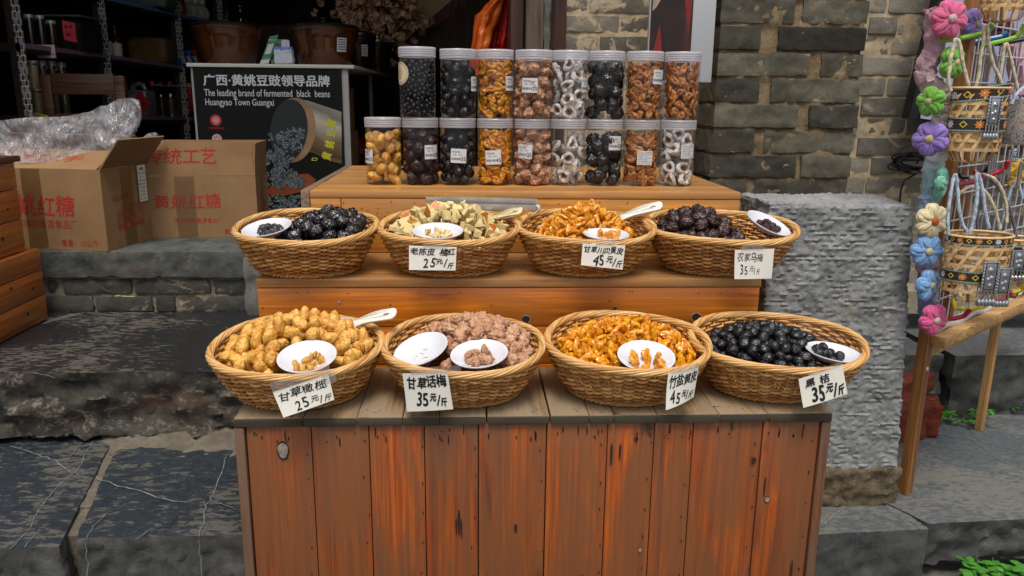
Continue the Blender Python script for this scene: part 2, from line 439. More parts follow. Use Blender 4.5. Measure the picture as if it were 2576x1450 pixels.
# fallen crumbs and leaves of dust along the plinth's foot
# right-hand steps
fA, fB = at(2065, 1344, Z=ZR), at(2340, 1330, Z=ZR)
K = 1.155
slab('stone_step', (.62, fA.y - .01), (fB.x, fB.y), (.905*K, 1.56*K), (.62, 1.9*K), GZ - .01, ZR, slabtop3, riser, 21, .014)
slab('stone_step', (fB.x + .008, 1.415*K), (2.8, 1.50*K), (2.8, 2.02*K), (.70, 2.02*K), GZ + .03, ZR + .004, slabtop3, riser, 25, .014, under=.1)
slab('stone_step', (.9*K, 1.47*K), (2.8, 1.55*K), (2.8, 2.0*K), (.9*K, 2.0*K), GZ - .01, GZ + .025, slabtop3, riser, 26, .01)
slab('upper_step', (.68, 1.985*K), (1.27*K, 1.975*K), (1.24*K, 2.75), (.68, 2.75), ZR - .02, 1 - .665*K, slabtop3, riser, 33, .012)
slab('upper_step', (1.285*K, 1.955*K), (3.3, 2.0*K), (3.3, 2.75), (1.26*K, 2.75), ZR - .02, 1 - .66*K, slabtop3, riser, 35, .012)
vb = MB(); A = pz(ZR)
for w, pts in ((.004, [(2120,1277),(2090,1306),(2068,1326)]), (.0015, [(2194,1305),(2182,1344)]), (.002, [(2270,1296),(2302,1318),(2318,1336)])):
    ribbon(vb, [A(p) for p in pts], w, 0, int(w*1e5))
A = pz(ZR + .004)
for w, pts in ((.0032, [(2342,1090),(2395,1098),(2443,1107),(2510,1122),(2575,1138)]), (.0028, [(2395,1064),(2445,1109),(2510,1154),(2575,1193)]), (.0014, [(2480,1150),(2400,1180)])):
    ribbon(vb, [A(p) for p in pts], w, 0, int(w*1e5))
tag(vb.build('mineral_vein', qv, sm=False), kind='structure')

# shop floor with its plinth
conc = m_rock('smooth_cement', '#3f4240', '#5f625d', .12, .15, 1.0, .5)
conc_top = plain('floor_cement', '#6e6a63', .75, .18, 14, .2)
fl = MB()
fl.block(-1.9, -.655, 2.30, 2.9, .475, ZF, .014, lambda p, n: .003 * fb(p, 18, 2) * (1 if n.z < .5 else .25) - (.004 if n.z < .5 and nz(p, 30, 4) > .35 else 0), .004, 0)
fl.box(-4.5, .1, 2.9, 6.6, .3, ZF - .002, 1); fl.box(-4.5, -1.9, 2.32, 2.9, .3, ZF - .002, 1); fl.box(-.655, .1, 2.5, 2.9, .3, ZF - .002, 1)
tag(fl.build('floor', [conc, conc_top]), kind='structure')

def m_brick(name, c1, c2, lime, limec='#c9b79b', moss=0.0, scale=1.0):
    if name in MATS: return MATS[name]
    t = NT(name)
    isl = t.island()
    f = t.noise(t.pos((22,)*3, 9, island=True), 1.0, 7, .65); g = t.noise(t.pos((80,)*3), 1.0, 5, .7)
    c = t.mix(isl, c1, c2)
    c = t.mix(.5, c, t.ramp(f, [(.3, .35), (.7, 1.05)]), 'MULTIPLY')
    c = t.mix(.3, c, t.ramp(g, [(.3, .3), (.6, 1.0)]), 'MULTIPLY')
    if moss:
        k = t.ramp(t.noise(t.pos((3.2, 3.2, 3.2)), 1.0, 5, .6), [(.42, 0.0), (.62, 1.0)]); c = t.mix(t.math('MULTIPLY', k, moss), c, '#15160f')
    if lime:
        n1 = t.noise(t.pos((9*scale, 9*scale, 16*scale), 3, island=True), 1.0, 9, .72, .8)
        k = t.ramp(n1, [(.6 - lime*.16, 0.0), (.64 - lime*.14, 1.0)])
        c = t.mix(t.math('MULTIPLY', k, .9), c, t.mix(g, limec, '#8f8069'))
    t.pbr(c, .9, t.bump(t.math('ADD', f, t.math('MULTIPLY', g, .5)), .7, .004), Specular_IOR_Level=.25)
    MATS[name] = t.m; return t.m
def brick(mb, x0, x1, z0, z1, y, depth, seed, amp=.0035, step=.012, mi=0, r=.006):
    rng = random.Random(seed); k = rng.uniform(-.004, .004)
    mb.block(x0, x1, y + k, y + depth, z0, z1, step, lambda p, n: amp * (fb(p, 16, seed, 4) + .5 * fb(p, 60, seed, 2)), r, mi, None, None, 'xXyzZ')
def mortar(mb, x0, x1, z0, z1, y, seed, amp=.004, mi=1, step=.014):
    nx, n2 = max(2, int((x1-x0)/step)), max(2, int((z1-z0)/step))
    mb.grid(lambda u, v: (x0 + (x1-x0)*u, y - amp * fb((x0+(x1-x0)*u, y, z0+(z1-z0)*v), 20, seed, 5), z0 + (z1-z0)*v), nx, n2, mi)
plinth_b = m_brick('plinth_brick', '#3c3d39', '#5a5851', .25, '#a79b88', .4)
mort_d = m_rock('grey_mortar', '#6e6657', '#8f8470', .3, .3, 2.0)
# brick base under the floor edge
pb = MB()
for r_, (za, zb, cuts) in enumerate(((.424, .468, (-1.9, -1.62, -1.235, -1.19, -.985, -.76, -.655)), (.372, .418, (-1.9, -1.5, -1.24, -1.1, -.93, -.865, -.655)))):
    for k, (a, b) in enumerate(zip(cuts[:-1], cuts[1:])):
        brick(pb, a + .004, b - .004, za, zb, 2.31, .1, 60 + r_*9 + k)
mortar(pb, -1.9, -.655, .36, .475, 2.317, 5)
o = pb.build('brick_plinth', [plinth_b, mort_d]); tag(o, 'low brick base under the cement ledge that carries the two cartons', 'brick base')
o = MB().block(-.655, -.56, 2.27, 2.45, ZU - .01, .545, .012, lambda p, n: .008 * fb(p, 22, 3, 5), .008).build('corner_stone', m_rock('pale_rough_stone', '#5f5d57', '#7d7a72', .2, 0, 1.2))
tag(o, 'pale rough hewn stone between the cement ledge and the wooden crates', 'stone block')

# dark brick pier
pier_b = m_brick('pier_brick', '#45433c', '#7f7a69', -.12, '#b3a68f', .55)
pier_m = m_rock('brown_mortar', '#6b5a41', '#8f7d60', .15, .3, 2.2, .5)
PX0, PX1, PY = .725, 1.165, 2.40; CH = .0748; Z0p = .685
rows = [((0,.24),(.285,1)), ((0,.27),(.31,.985)), ((-.01,.6),(.635,.99)), ((0,.29),(.36,.99)), ((0,.58),(.66,1.0)), ((0,.3),(.38,1.0)), ((0,.63),(.71,1.0)), ((0,.28),(.4,1.0)), ((0,.5),(.55,1)), ((0,.3),(.36,1)), ((0,.62),(.67,1)), ((0,.4),(.45,1))]
p = thing('brick_pier', 'dark mossy brick pier standing out from the pale wall above the stone block', 'brick pier', (PX0, PY, .33))
pb = MB()
for i, row in enumerate(rows):
    za = Z0p + (i - 1) * CH
    for k, (a, b) in enumerate(row):
        brick(pb, (PX1-PX0)*a, (PX1-PX0)*b, za + .004 - .33, za + CH - .004 - .33, 0, .3, 100 + i*3 + k, .0042, .010, 0, .004)
for i in range(5):
    za = Z0p - (i + 2) * CH
    brick(pb, 0, PX1 - PX0, za + .005 - .33, za + CH - .006 - .33, 0, .3, 150 + i, .005, .02, 0, .004)
pb.build('brickwork', pier_b, p)
mm = MB(); mortar(mm, .004, PX1 - PX0 - .008, 0, 1.25, .008, 9, .008, 0)
mm.grid(lambda u, v: (.012 + .004*fb((0, u*.3, v*1.25), 14, 3), .012 + .3*u, v*1.25), 12, 60); mm.grid(lambda u, v: (PX1-PX0-.012, .012 + .3*u, v*1.25), 4, 20)
mm.build('mortar', pier_m, p)
# pale walls
wall_b = m_brick('wall_brick', '#736f65', '#a09a8b', .15, '#b3a58c')
wall_m = plain('lime_mortar', '#b5a284', .9, .3, 40, .6)
def pale_wall(label, x0, x1, z0, z1, y, course, seed, bm_):
    rng = random.Random(seed)
    w = thing('brick_wall', label, 'brick wall', (x0, y, z0)); mb = MB(); i = 0; z = z0
    while z < z1:
        x = x0 - rng.uniform(0, .2)
        h = course - rng.uniform(.005, .009)
        while x < x1:
            L = rng.choice((.2, .21, .1, .16, .22))
            a, b = max(x, x0) + .003, min(x + L, x1) - .004
            if b - a > .03: brick(mb, a - x0, b - x0, z - z0 + .003, z - z0 + h, 0, .06, seed*100 + i, .0026, .011, 0, .003)
            x += L; i += 1
        z += course
    mb.build('brickwork', bm_, w)
    m2 = MB(); mortar(m2, 0, x1-x0, 0, z1-z0, .0035, seed, .004, 0, .018); m2.build('mortar', wall_m, w)
    MB().box(0, x1-x0, .02, .15, 0, z1-z0).build('backing', wall_m, w, sm=False)
    return w
pale_wall('pale limewashed brick wall between the wooden door post and the poster board', .225, .80, .6, 1.5, 2.64, .0595, 3, m_brick('limewashed_brick', '#67635a', '#8f897b', .55, '#cdbfa4'))
pale_wall('pale mortared brick wall behind the craft rack and the dark pier', 1.10, 3.0, .30, 1.6, 2.64, .0645, 5, wall_b)
MB().box(1.17, 3.0, 2.52, 2.64, .30, .375).build('wall_footing', m_rock('pale_footing', '#8d8371', '#b5a88f', .3), sm=False)['kind'] = 'structure'

# door posts beside the shop opening
dw = wood('old_brown_timber', 2, '#2a1a10', '#4f3523', '#6a4a31', .75, '#5b5047', .3, 3.0)
for nm, lab, x0, x1, y, m in (('door_post', 'narrow dark red brown post at the edge of the shop opening', .118, .158, 2.50, wood('dark_red_timber', 2, '#1e0f08', '#3b1f12', '#4b2a18', .6)), ('door_post', 'wide weathered timber post beside the pale brick wall', .163, .214, 2.46, dw)):
    tag(MB().box(x0, x1, y, y + .12, .5, 2.1, 0, None, .004).build(nm, m), lab, 'door post')
tag(MB().block(.214, .236, 2.47, 2.66, .5, 1.6, .012, lambda p, n: .004*fb(p, 20, 3), .004).build('cement_render', m_rock('grey_render', '#4d5049', '#6a6c64', .1)), 'grey strip of render between timber post and pale brick wall', 'render strip')

# shop shell
dk = wood('dark_shop_boards', 2, '#1a0f09', '#3a2213', '#4b2e1b', .7, None, 0, 4.0)
sh = MB()
sh.box(.16, .3, 2.62, 6.7, .3, 2.65); tag(sh.build('shop_wall', dk, sm=False), 'dark boarded wall on the door post side of the shop', 'wall')
tag(MB().box(-4.6, .3, 6.5, 6.7, .3, 2.65).build('shop_wall', dk, sm=False), 'dark back wall closing the shop behind the shelves', 'wall')
tag(MB().box(-2.75, -2.6, 2.4, 6.5, .3, 2.65).build('shop_wall', dk, sm=False), 'dark boarded wall behind the tall shop shelves', 'wall')
tag(MB().box(-2.8, .3, 2.35, 6.7, 2.6, 2.7).build('ceiling', dk, sm=False), kind='structure')
tag(MB().box(-1.92, .24, 2.40, 2.5, 2.15, 2.6).build('lintel_beam', dk, sm=False), 'dark timber beam over the shop opening', 'beam')
tag(MB().box(-2.8, -1.56, 2.62, 2.74, .552, 2.3, 0, None, .004).build('wall_panel', wood('brown_door_board', 2, '#1d0f08', '#37200f', '#472a16', .55)), 'dark brown wooden panel at the shop front beside the patterned shelf posts', 'wooden panel')
tag(MB().box(-6, -2.4, 2.4, 2.62, 0, 2.4).build('front_wall', wall_m, sm=False), 'plain wall past the shop front panel', 'wall')
# ---------------------------------------------------------------- stone block
def chis(p, n):
    d = .0030 * fb(p, 20, 4, 5) + .0034 * fb(p, 110, 8, 3)
    side = 1 - abs(n.z)
    zz = p.z / .0102 + .22 * fb((p.x, p.y, p.z * .4), 5, 2, 2) + .30 * nz(p, 30, 3); f = zz - math.floor(zz)
    k = smooth(-.18, .28, fb((p.x, p.y, p.z * 2.4), 19, 9, 3))
    d += side * (.12 + .88 * k) * .0030 * (smooth(0, .55, f) * (1 - smooth(.7, 1, f)) - .45)
    if n.z > .5: d += .004 * fb(p, 6, 3, 3)
    e = smooth(.70, .80, p.z)
    d += -.006 * e * max(0, fb(p, 9, 5, 3)) - .007 * smooth(.9, 1, abs(n.x)) * max(0, fb(p, 11, 15, 4)) * 2
    return d
def pw(p):
    k = (p.z - .22) / .58
    cxm = .745; x = cxm + (p.x - cxm) * (1 - .06 * k) - .022 * k
    return (x, p.y + .015 * k, p.z)
t = NT('chiselled_limestone')
f = t.noise(t.pos((11,)*3), 1.0, 7, .66, .3); gq = t.noise(t.pos((140, 140, 260)), 1.0, 6, .72)
c = t.mix(t.ramp(f, [(.35, 0.0), (.65, 1.0)]), '#747676', '#9c9d9c')
c = t.mix(.55, c, t.ramp(gq, [(.3, .35), (.7, 1.15)]), 'MULTIPLY')
c = t.mix(t.math('MULTIPLY', t.ramp(gq, [(.66, 0.0), (.74, 1.0)]), .6), c, '#aeb0ae')
sp = t.n('TexGradient', gradient_type='SPHERICAL'); mp = t.n('Mapping'); tc = t.n('TexCoord'); t.L(tc.outputs['Object'], mp.inputs[0])
mp.inputs['Location'].default_value = (-.755*K*18, 0, -(1 - .415*K)*24); mp.inputs['Scale'].default_value = (18, .01, 24); t.L(mp.outputs[0], sp.inputs[0])
c = t.mix(t.math('MULTIPLY', t.math('MULTIPLY', sp.outputs['Fac'], f), 1.1), c, '#7d7463')
t.pbr(c, .85, t.bump(t.math('ADD', f, gq), .6, .004), Specular_IOR_Level=.3); mst = t.m
p = thing('stone_block', 'tall grey chiselled stone block standing between the wooden crates and craft rack', 'stone block', (0, 0, 0))
MB().block(.592, .902, 1.502, 1.68, .225, .80, .0042, chis, .008, 0, Matrix.Translation((0, 0, 1)) @ Matrix.Scale(K, 4) @ Matrix.Translation((0, 0, -1)), pw, 'xXyZ').build('block', mst, p)
MB().block(.60*K, .905*K, 1.495*K, 1.69*K, ZR - .01, 1 - .754*K, .006, lambda q, n: .008 * fb(q, 26, 7, 5), .010, 0, None, None, 'xXyZ').build('mortar_bed', m_rock('mossy_mortar', '#4d4433', '#6d614a', .12, .3, 2.5, .7), p)
# ---------------------------------------------------------------- wooden display crates
w_front = wood('reddish_stained_planks', 2, '#4a1a06', '#a0440d', '#bb5c14', .36, '#6e4629', .32, 9.0, 1.0, .3, .95, .25, .22)
w_top = wood('weathered_top_planks', 1, '#2c1f13', '#7a5a39', '#a8845a', .55, '#8a7a62', .35, 9.0, 1.0, .5, .9, 0, .35)
w_mid = wood('orange_varnished_planks', 0, '#8a3c06', '#cc6c10', '#e08420', .32, '#9c5c24', .15, 9.0, .8, .15, .35, .25, .18)
w_topb = wood('honey_pine_planks', 0, '#a8621d', '#d08b3a', '#e0a350', .32, '#a9794a', .3, 9.0, .8, .12, .2, .3, .15)
w_side = wood('weathered_side_board', 1, '#42342a', '#7d624c', '#967a60', .6, None, 0, 9.0)
w_sidez = wood('weathered_upright_board', 2, '#3f2013', '#6f3d1e', '#855030', .5, '#6b5443', .3, 9.0)
w_end = wood('dark_plank_ends', 0, '#17120c', '#31281c', '#46392a', .8, '#3f3a2c', .25, 9.0)
nailm = plain('rusty_nail', '#120d0a', .7, .2, 80, 0)
knotm = plain('grey_knot', '#8d8074', .6, .35, 160, .3)
knotd = plain('dark_knot', '#2b1508', .6, .4, 120, .3)

def nail(mb, x, y, z, s=.0016, mi=1, ln=1.0, axis='y'):
    a = [2*math.pi*k/7 for k in range(7)]
    if axis == 'y': mb.add([(x + s*math.cos(t), y, z + s*ln*math.sin(t)) for t in a], [tuple(range(6, -1, -1))], mi)
    else: mb.add([(x + s*math.cos(t), y + s*math.sin(t), z) for t in a], [tuple(range(7))], mi)
def knot(mb, x, y, z, rx, rz, mi, ring=None, seed=0):
    if ring is not None:
        mb.add([(x + rx*1.2*math.cos(t), y - .0003, z + rz*1.25*math.sin(t)) for t in [2*math.pi*k/14 for k in range(14)]], [tuple(range(13, -1, -1))], ring)
    mb.add([(x + rx*(1 + .15*math.sin(3*t+seed))*math.cos(t), y - .0007, z + rz*math.sin(t)) for t in [2*math.pi*k/14 for k in range(14)]], [tuple(range(13, -1, -1))], mi)

rng = random.Random(11)
# front crate
X0, X1, YF, YB, ZT = -.395, .621, 1.252, 1.50, .474
p = thing('display_crate', 'large reddish wooden crate carrying the front row of four baskets', 'wooden crate', (X0, YF, 0))
W = X1 - X0
mb = MB(); fr = [0,.11,.208,.303,.396,.515,.622,.705,.774,.898,1.0]
xa, xb = .018, W - .018
for k, (a, b) in enumerate(zip(fr[:-1], fr[1:])):
    g_ = .0014 if k != 4 else .002
    mb.box(xa + (xb-xa)*a + g_*.5, xa + (xb-xa)*b - g_*.5, .006 + rng.uniform(-.0012, .0012), .022, GZ + .01, .458, 0, None, .0012)
    for q in range(rng.randint(5, 8)):
        nail(mb, xa + (xb-xa)*(a + (b-a)*rng.uniform(.08, .95)), .0042, .458 - rng.uniform(.008, .03), .0012, 1, rng.choice((1.2, 3, 5, 8)))
    for q in range(7):
        nail(mb, xa + (xb-xa)*(b) - rng.uniform(.003, .012), .0042, .43 - q*.062 - rng.uniform(0, .03), .0011, 1, rng.uniform(1, 4))
for (fx, fz, rx, rz, m, rg) in ((.061,.415,.0085,.014,2,3),(.585,.155,.0075,.009,2,3),(.673,.428,.0035,.0045,3,None),(.886,.385,.004,.007,3,None),(.917,.31,.0045,.005,2,3),(.362,.275,.0022,.026,3,None),(.366,.262,.0016,.02,3,None),(.357,.268,.0016,.016,3,None),(.463,.262,.0028,.009,3,None),(.69,.215,.003,.004,2,None),(.975,.16,.002,.03,3,None),(.91,.335,.0016,.02,3,None),(.63,.40,.002,.022,3,None),(.645,.405,.0018,.016,3,None)):
    knot(mb, xa + (xb-xa)*fx, .0042, fz, rx, rz, m, rg)
mb.build('front_panel', [w_front, nailm, knotm, knotd], p)
mb = MB(); ft = [0,.112,.2,.275,.335,.413,.52,.585,.627,.7,.805,.89,1.0]
for k, (a, b) in enumerate(zip(ft[:-1], ft[1:])):
    g_ = .0012 if k != 5 else .004
    x_, y_ = a*W + g_*.5, b*W - g_*.5
    mb.box(x_, y_, .002, YB-YF, ZT - .015 + rng.uniform(-.0008, .0008), ZT + rng.uniform(-.0008, .0008), 0, None, .0015)
    mb.box(x_ + .001, y_ - .001, -.0005 - rng.uniform(0, .002), .0035, ZT - .0145, ZT - .0012, 1, None, .001)
    for q in range(3): nail(mb, x_ + (y_-x_)*rng.uniform(.1, .9), .022 + rng.uniform(-.012, .012), ZT + .0012, .0014, 2, 1, 'z')
for (fx, y) in ((.227, .03), (.81, .04)):
    mb.add([(fx*W + .009*math.cos(t), y + .007*math.sin(t), ZT + .0011) for t in [2*math.pi*k/14 for k in range(14)]], [tuple(range(14))], 3)
mb.build('top', [w_top, w_end, nailm, knotm], p)
for s in (0, 1):
    x = (0, .016) if s == 0 else (W - .016, W)
    m2 = MB().box(x[0], x[1], .001, YB-YF, GZ, .4575, 0, None, .0015); m2.build('side_panel', w_sidez, p)
MB().box(.018, W-.018, YB-YF-.016, YB-YF-.001, GZ + .01, .4575).build('back_panel', w_side, p, sm=False)

# middle crate
X0, X1, YF, YB, ZT, ZB = -.421, .585, 1.54, 1.798, .6455, ZL
p = thing('display_crate', 'orange wooden crate in the middle tier under the rear row of baskets', 'wooden crate', (X0, YF, 0)); W = X1 - X0
mb = MB()
for k, (za, zb) in enumerate(((.548, .6275), (.468, .5465), (.385, .4665), (.30, .3835), (ZB, .2985))):
    cuts = (0, .0, 1.0) if k == 0 else (0, .0, 1.0) if k == 1 else (0, .6, 1.0)
    for a, b in zip(cuts[:-1], cuts[1:]):
        if b - a < .01: continue
        mb.box(.001 + (W-.002)*a + .0008, .001 + (W-.002)*b - .0008, rng.uniform(-.0008, .0008), .018, za, zb, 0, None, .0014)
    for x in (.012, .012, .25, .26, .445, .46, .7, W - .012, W - .02):
        nail(mb, x + rng.uniform(-.003, .003), -.0012, za + (zb-za)*rng.uniform(.15, .85), .0016, 1, 1)
    for x in [rng.uniform(.03, W-.03) for _ in range(9)]: nail(mb, x, -.0012, zb - .006 - rng.uniform(0, .006), .0014, 1, .8)
for (x, z, rx, rz, m, rg) in ((.53, .562, .008, .008, 2, 3), (.877, .565, .009, .009, 2, 3), (.16, .60, .003, .003, 3, None), (.71, .585, .004, .003, 2, 3)): knot(mb, x, -.0012, z, rx, rz, m, rg)
mb.build('front_panel', [w_mid, nailm, knotd, knotm], p)
mb = MB()
for k, (ya, yb) in enumerate(((-.002, .05), (.051, .145), (.146, .258))):
    mb.box(0, W, ya, yb, ZT - .0175 + (.0008 if k == 0 else 0), ZT + (.0008 if k == 0 else 0), 0, None, .0016)
    for x in [rng.uniform(.02, W-.02) for _ in range(8)]: nail(mb, x, (ya+yb)/2, ZT + .0012, .0014, 1, 1, 'z')
mb.build('top', [wood('worn_orange_top', 0, '#6a3c12', '#a86c2e', '#bd8644', .38, '#946f48', .25, 9.0, .8, .2, .3, .15, .2), nailm], p)
for s in (0, 1):
    x = (0, .016) if s == 0 else (W - .016, W); MB().box(x[0], x[1], .0185, .258, ZB, ZT - .018, 0, None, .0012).build('side_panel', w_mid, p)

# rear crate
X0, X1, YF, YB, ZT, ZB = -.381, .618, 1.80, 2.44, .789, ZU
p = thing('display_crate', 'light honey coloured wooden crate on which the clear plastic jars stand', 'wooden crate', (X0, YF, 0)); W = X1 - X0
mb = MB()
for (xa, xb, za, zb) in ((.021, .088, .72, .7715), (.021, .088, .6475, .7185), (.0895, W, .6475, .7715), (.021, W, .52, .646), (.021, W, ZB, .5185)):
    mb.box(xa, xb, rng.uniform(-.0006, .0006), .018, za, zb, 0, None, .0014)
for k in range(12): nail(mb, .03 + k*.08 + rng.uniform(-.02, .02), -.001, .765 - rng.uniform(0, .006), .0016, 1, .8)
for k in range(14): nail(mb, .10 + rng.uniform(0, .13), -.001, .738 + rng.uniform(-.012, .012), .0015, 1, .7)
for k in range(5): nail(mb, .03 + rng.uniform(0, .055), -.001, .72 + rng.uniform(-.03, .03), .0015, 1, .7)
for k in range(5): nail(mb, .5 + rng.uniform(-.01, .02), -.001, .7 + k*.012, .0015, 1, .7)
for k in range(3): nail(mb, W - .02, -.001, .68 + k*.03, .0016, 1, .7)
knot(mb, .21, -.001, .714, .011, .007, 2, 3)
mb.build('front_panel', [wood('honey_pine_front', 0, '#99560f', '#cb8024', '#dc9638', .34, '#a8743c', .15, 9.0, .8, .15, .25, .25, .12), nailm, knotm, knotd], p)
mb = MB(); yy = [-.002, .085, .175, .262, .352, .44, .53, .605, .64]
for a, b in zip(yy[:-1], yy[1:]):
    mb.box(.0205, W, a + .0006, b - .0006, ZT - .0165, ZT + rng.uniform(-.0006, .0006), 0, None, .0016)
mb.build('top', w_topb, p)
MB().box(0, .0195, 0, .64, ZB, ZT - .0005, 0, None, .0015).build('side_panel', w_side, p)
MB().box(W - .017, W, .0185, .64, ZB, ZT - .018, 0, None, .0015).build('side_panel', w_topb, p)

# pair of crates at the left edge
def stack_crate(lab, y0, y1, z0, z1, x1, lid=None, off=0):
    p = thing('wooden_crate', lab, 'wooden crate', (x1, y1, z0)); D = y1 - y0; H = z1 - z0
    mb = MB(); n = 3; m = wood('orange_side_planks', 1, '#7d380c', '#c76a1a', '#d98028', .38, '#96592a', .15, 9.0, .8, .15, .4, .2, .2)
    hs = [0, .36, .70, 1.0]
    for a, b in zip(hs[:-1], hs[1:]):
        mb.box(-.018, rng.uniform(-.001, .001), -D, 0, H*a + .0008, H*b - .0008, 0, None, .002)
    for k in range(12):
        z = H*rng.choice((.05, .3, .41, .66, .75, .95)); y = -rng.choice((.012, .02, .014, rng.uniform(0, .25)))
        mb.add([(.0013, y + .0016*math.cos(t), z + .0012*math.sin(t)) for t in [2*math.pi*q/7 for q in range(7)]], [tuple(range(7))], 1)
    for (y, z, r_) in ((-.10, .2*H, .006), (-.16, .62*H, .005), (-.06, .5*H, .004)):
        mb.add([(.0014, y + r_*math.cos(t), z + r_*.9*math.sin(t)) for t in [2*math.pi*q/12 for q in range(12)]], [tuple(range(12))], 2)
    mb.build('side_panel', [m, nailm, knotd], p)
    MB().box(-.5, -.0185, -.017, -.0005, 0, H - .0005).build('back_panel', m, p, sm=False)
    MB().box(-.5, -.0185, -D, -D + .018, 0, H - .0005).build('front_panel', m, p, sm=False)
    MB().box(-.5, -.019, -D + .019, -.018, H - .018, H - .0008).build('top', m, p, sm=False)
    if lid: MB().box(-.52, .012, -D - .01, .012, H + .0004, H + .016, 0, None, .002).build('lid', wood('dark_lid', 1, '#2a1308', '#52260f', '#653216', .5), p)
stack_crate('orange wooden crate resting on the dark step beside the cement ledge', 1.62, 2.236, ZU + .003, .575, -1.197)
stack_crate('orange wooden crate with a dark lid stacked on another crate', 1.58, 2.196, .578, .815, -1.212, True)

# ---------------------------------------------------------------- woven baskets
def m_wicker(name, c1, c2, c3):
    t = NT(name); f = t.noise(t.pos((30,)*3, 3), 1.0, 4, .6); g = t.noise(t.pos((300, 300, 900)), 1.0, 3, .6)
    c = t.ramp(t.math('ADD', t.math('MULTIPLY', f, .45), t.math('MULTIPLY', t.island(), .55)), [(.2, c1), (.5, c2), (.8, c3)])
    c = t.mix(.25, c, t.ramp(g, [(.3, .4), (.7, 1.0)]), 'MULTIPLY')
    t.pbr(c, .42, t.bump(g, .25, .0006), Specular_IOR_Level=.5)
    return t.m
wk = m_wicker('golden_wicker', '#935c28', '#c48a48', '#dfae6c')
wk_rim = m_wicker('pale_wicker', '#a87338', '#d19f5c', '#e8c189')
AT, BT, AB, BB, HB = .149, .148, .104, .088, .090
def rimz(th): return HB + .011 * math.sin(th) + .002 * math.sin(3*th + 1)
def bwall(th, t):
    k = t ** .72
    a, b = AB + (AT - AB) * k, BB + (BT - BB) * k
    z = .006 + (rimz(th) - .012) * t
    sq = 1 + .018 * math.cos(2 * th) * 0
    return Vector((a * math.cos(th) * sq, b * math.sin(th), z))
def basket_meshes(seed):
    rng = random.Random(seed); ST = 44; rows = 16
    body = MB()
    N = ST * 4
    for r in range(rows):
        t = (r + .5) / rows; ph = rng.uniform(-.2, .2); pts = []
        for i in range(N):
            th = 2 * math.pi * i / N
            p = bwall(th, t); n = Vector((math.cos(th), math.sin(th), -.35)).normalized()
            o = .0042 * math.cos(ST / 2 * th + math.pi * r) + rng.uniform(-.0003, .0003)
            pts.append(p + n * o + Vector((0, 0, .0005 * nz(p, 40, seed))))
        body.tube(pts, [.0026 + .0003 * math.sin(i * .37 + r) for i in range(N)], 6, True, False, 0)
    for k in range(ST):
        th = 2 * math.pi * k / ST
        body.tube([bwall(th, t) for t in (0, .2, .4, .6, .8, 1.0)], .0021, 5, False, True, 0)
    body.lathe([(.001, .004), (.6, .004), (.95, .005), (1, .008)], 48, 0, Matrix.Diagonal((AB - .001, BB - .001, 1, 1)))
    for k in range(7):
        body.tube([Vector(((AB * f) * math.cos(a), (BB * f) * math.sin(a), .0065)) for f in [(.12 + .125*k)] for a in [2*math.pi*i/60 for i in range(60)]], .0035, 5, True, False, 0)
    rim = MB(); NS, NP, turns = 8, 300, 5
    for s in range(NS):
        pts = []; rr = []
        for i in range(NP):
            th = 2 * math.pi * i / NP; c = bwall(th, 1.0) + Vector((0, 0, .006))
            a = turns * th + 2 * math.pi * s / NS
            out = Vector((math.cos(th), math.sin(th), 0))
            pts.append(c + out * (.0050 * math.cos(a) + .0012) + Vector((0, 0, .0048 * math.sin(a) + .0008 * nz((s, th * 4, seed), 1.0))))
            rr.append(.0025 * (1 + .12 * math.sin(7 * th + s)))
        rim.tube(pts, rr, 6, True, False, 0)
    foot = MB()
    for s in range(3):
        pts = []
        for i in range(220):
            th = 2 * math.pi * i / 220; a = 22 * th + 2.1 * s
            pts.append(Vector(((AB + .002 + .0035 * math.cos(a)) * math.cos(th), (BB + .002 + .0035 * math.cos(a)) * math.sin(th), .0055 + .0030 * math.sin(a))))
        foot.tube(pts, .0029, 5, True, False, 0)
    return body.mesh('basket_body', wk, True, 180), rim.mesh('basket_rim', wk_rim, True, 180), foot.mesh('basket_foot', wk, True, 180)
BM = [basket_meshes(1), basket_meshes(2)]
# x, y, z, scale x, scale y, turn
BK = {1: (-.335, 1.628, .6463, .93, .97, .10), 2: (-.045, 1.635, .6463, .94, .97, -.05), 3: (.238, 1.635, .6463, .935, .96, .2), 4: (.525, 1.64, .6463, 1.03, .97, -.12),
      5: (-.309, 1.372, .4755, .98, .99, .15), 6: (-.014, 1.372, .4755, .94, .95, -.1), 7: (.282, 1.372, .4755, .965, .97, .05), 8: (.562, 1.38, .4755, 1.03, .95, -.2)}
BLAB = {1: 'round wicker basket heaped with glossy black plums', 2: 'round wicker basket heaped with pale cut citrus chunks', 3: 'wicker basket of amber dried fruit on the orange middle crate', 4: 'wide wicker basket of dark brown plums beside the stone block',
        5: 'wicker basket heaped with golden brown olives', 6: 'wicker basket of pinkish brown salted plums holding two dishes', 7: 'wicker basket heaped with shiny amber fruit on the front crate', 8: 'wide wicker basket of round black olives at the crate corner'}
for i, (x, y, z, sx, sy, tr) in BK.items():
    b = thing('wicker_basket', BLAB[i], 'basket', (x, y, z), (0, 0, 0), 'wicker baskets on the display crates')
    for nm, me in zip(('body', 'rim', 'foot_ring'), BM[i % 2]):
        ob(nm, me, b, None, None, (sx, sy, 1.0 if i != 7 else 1.04))
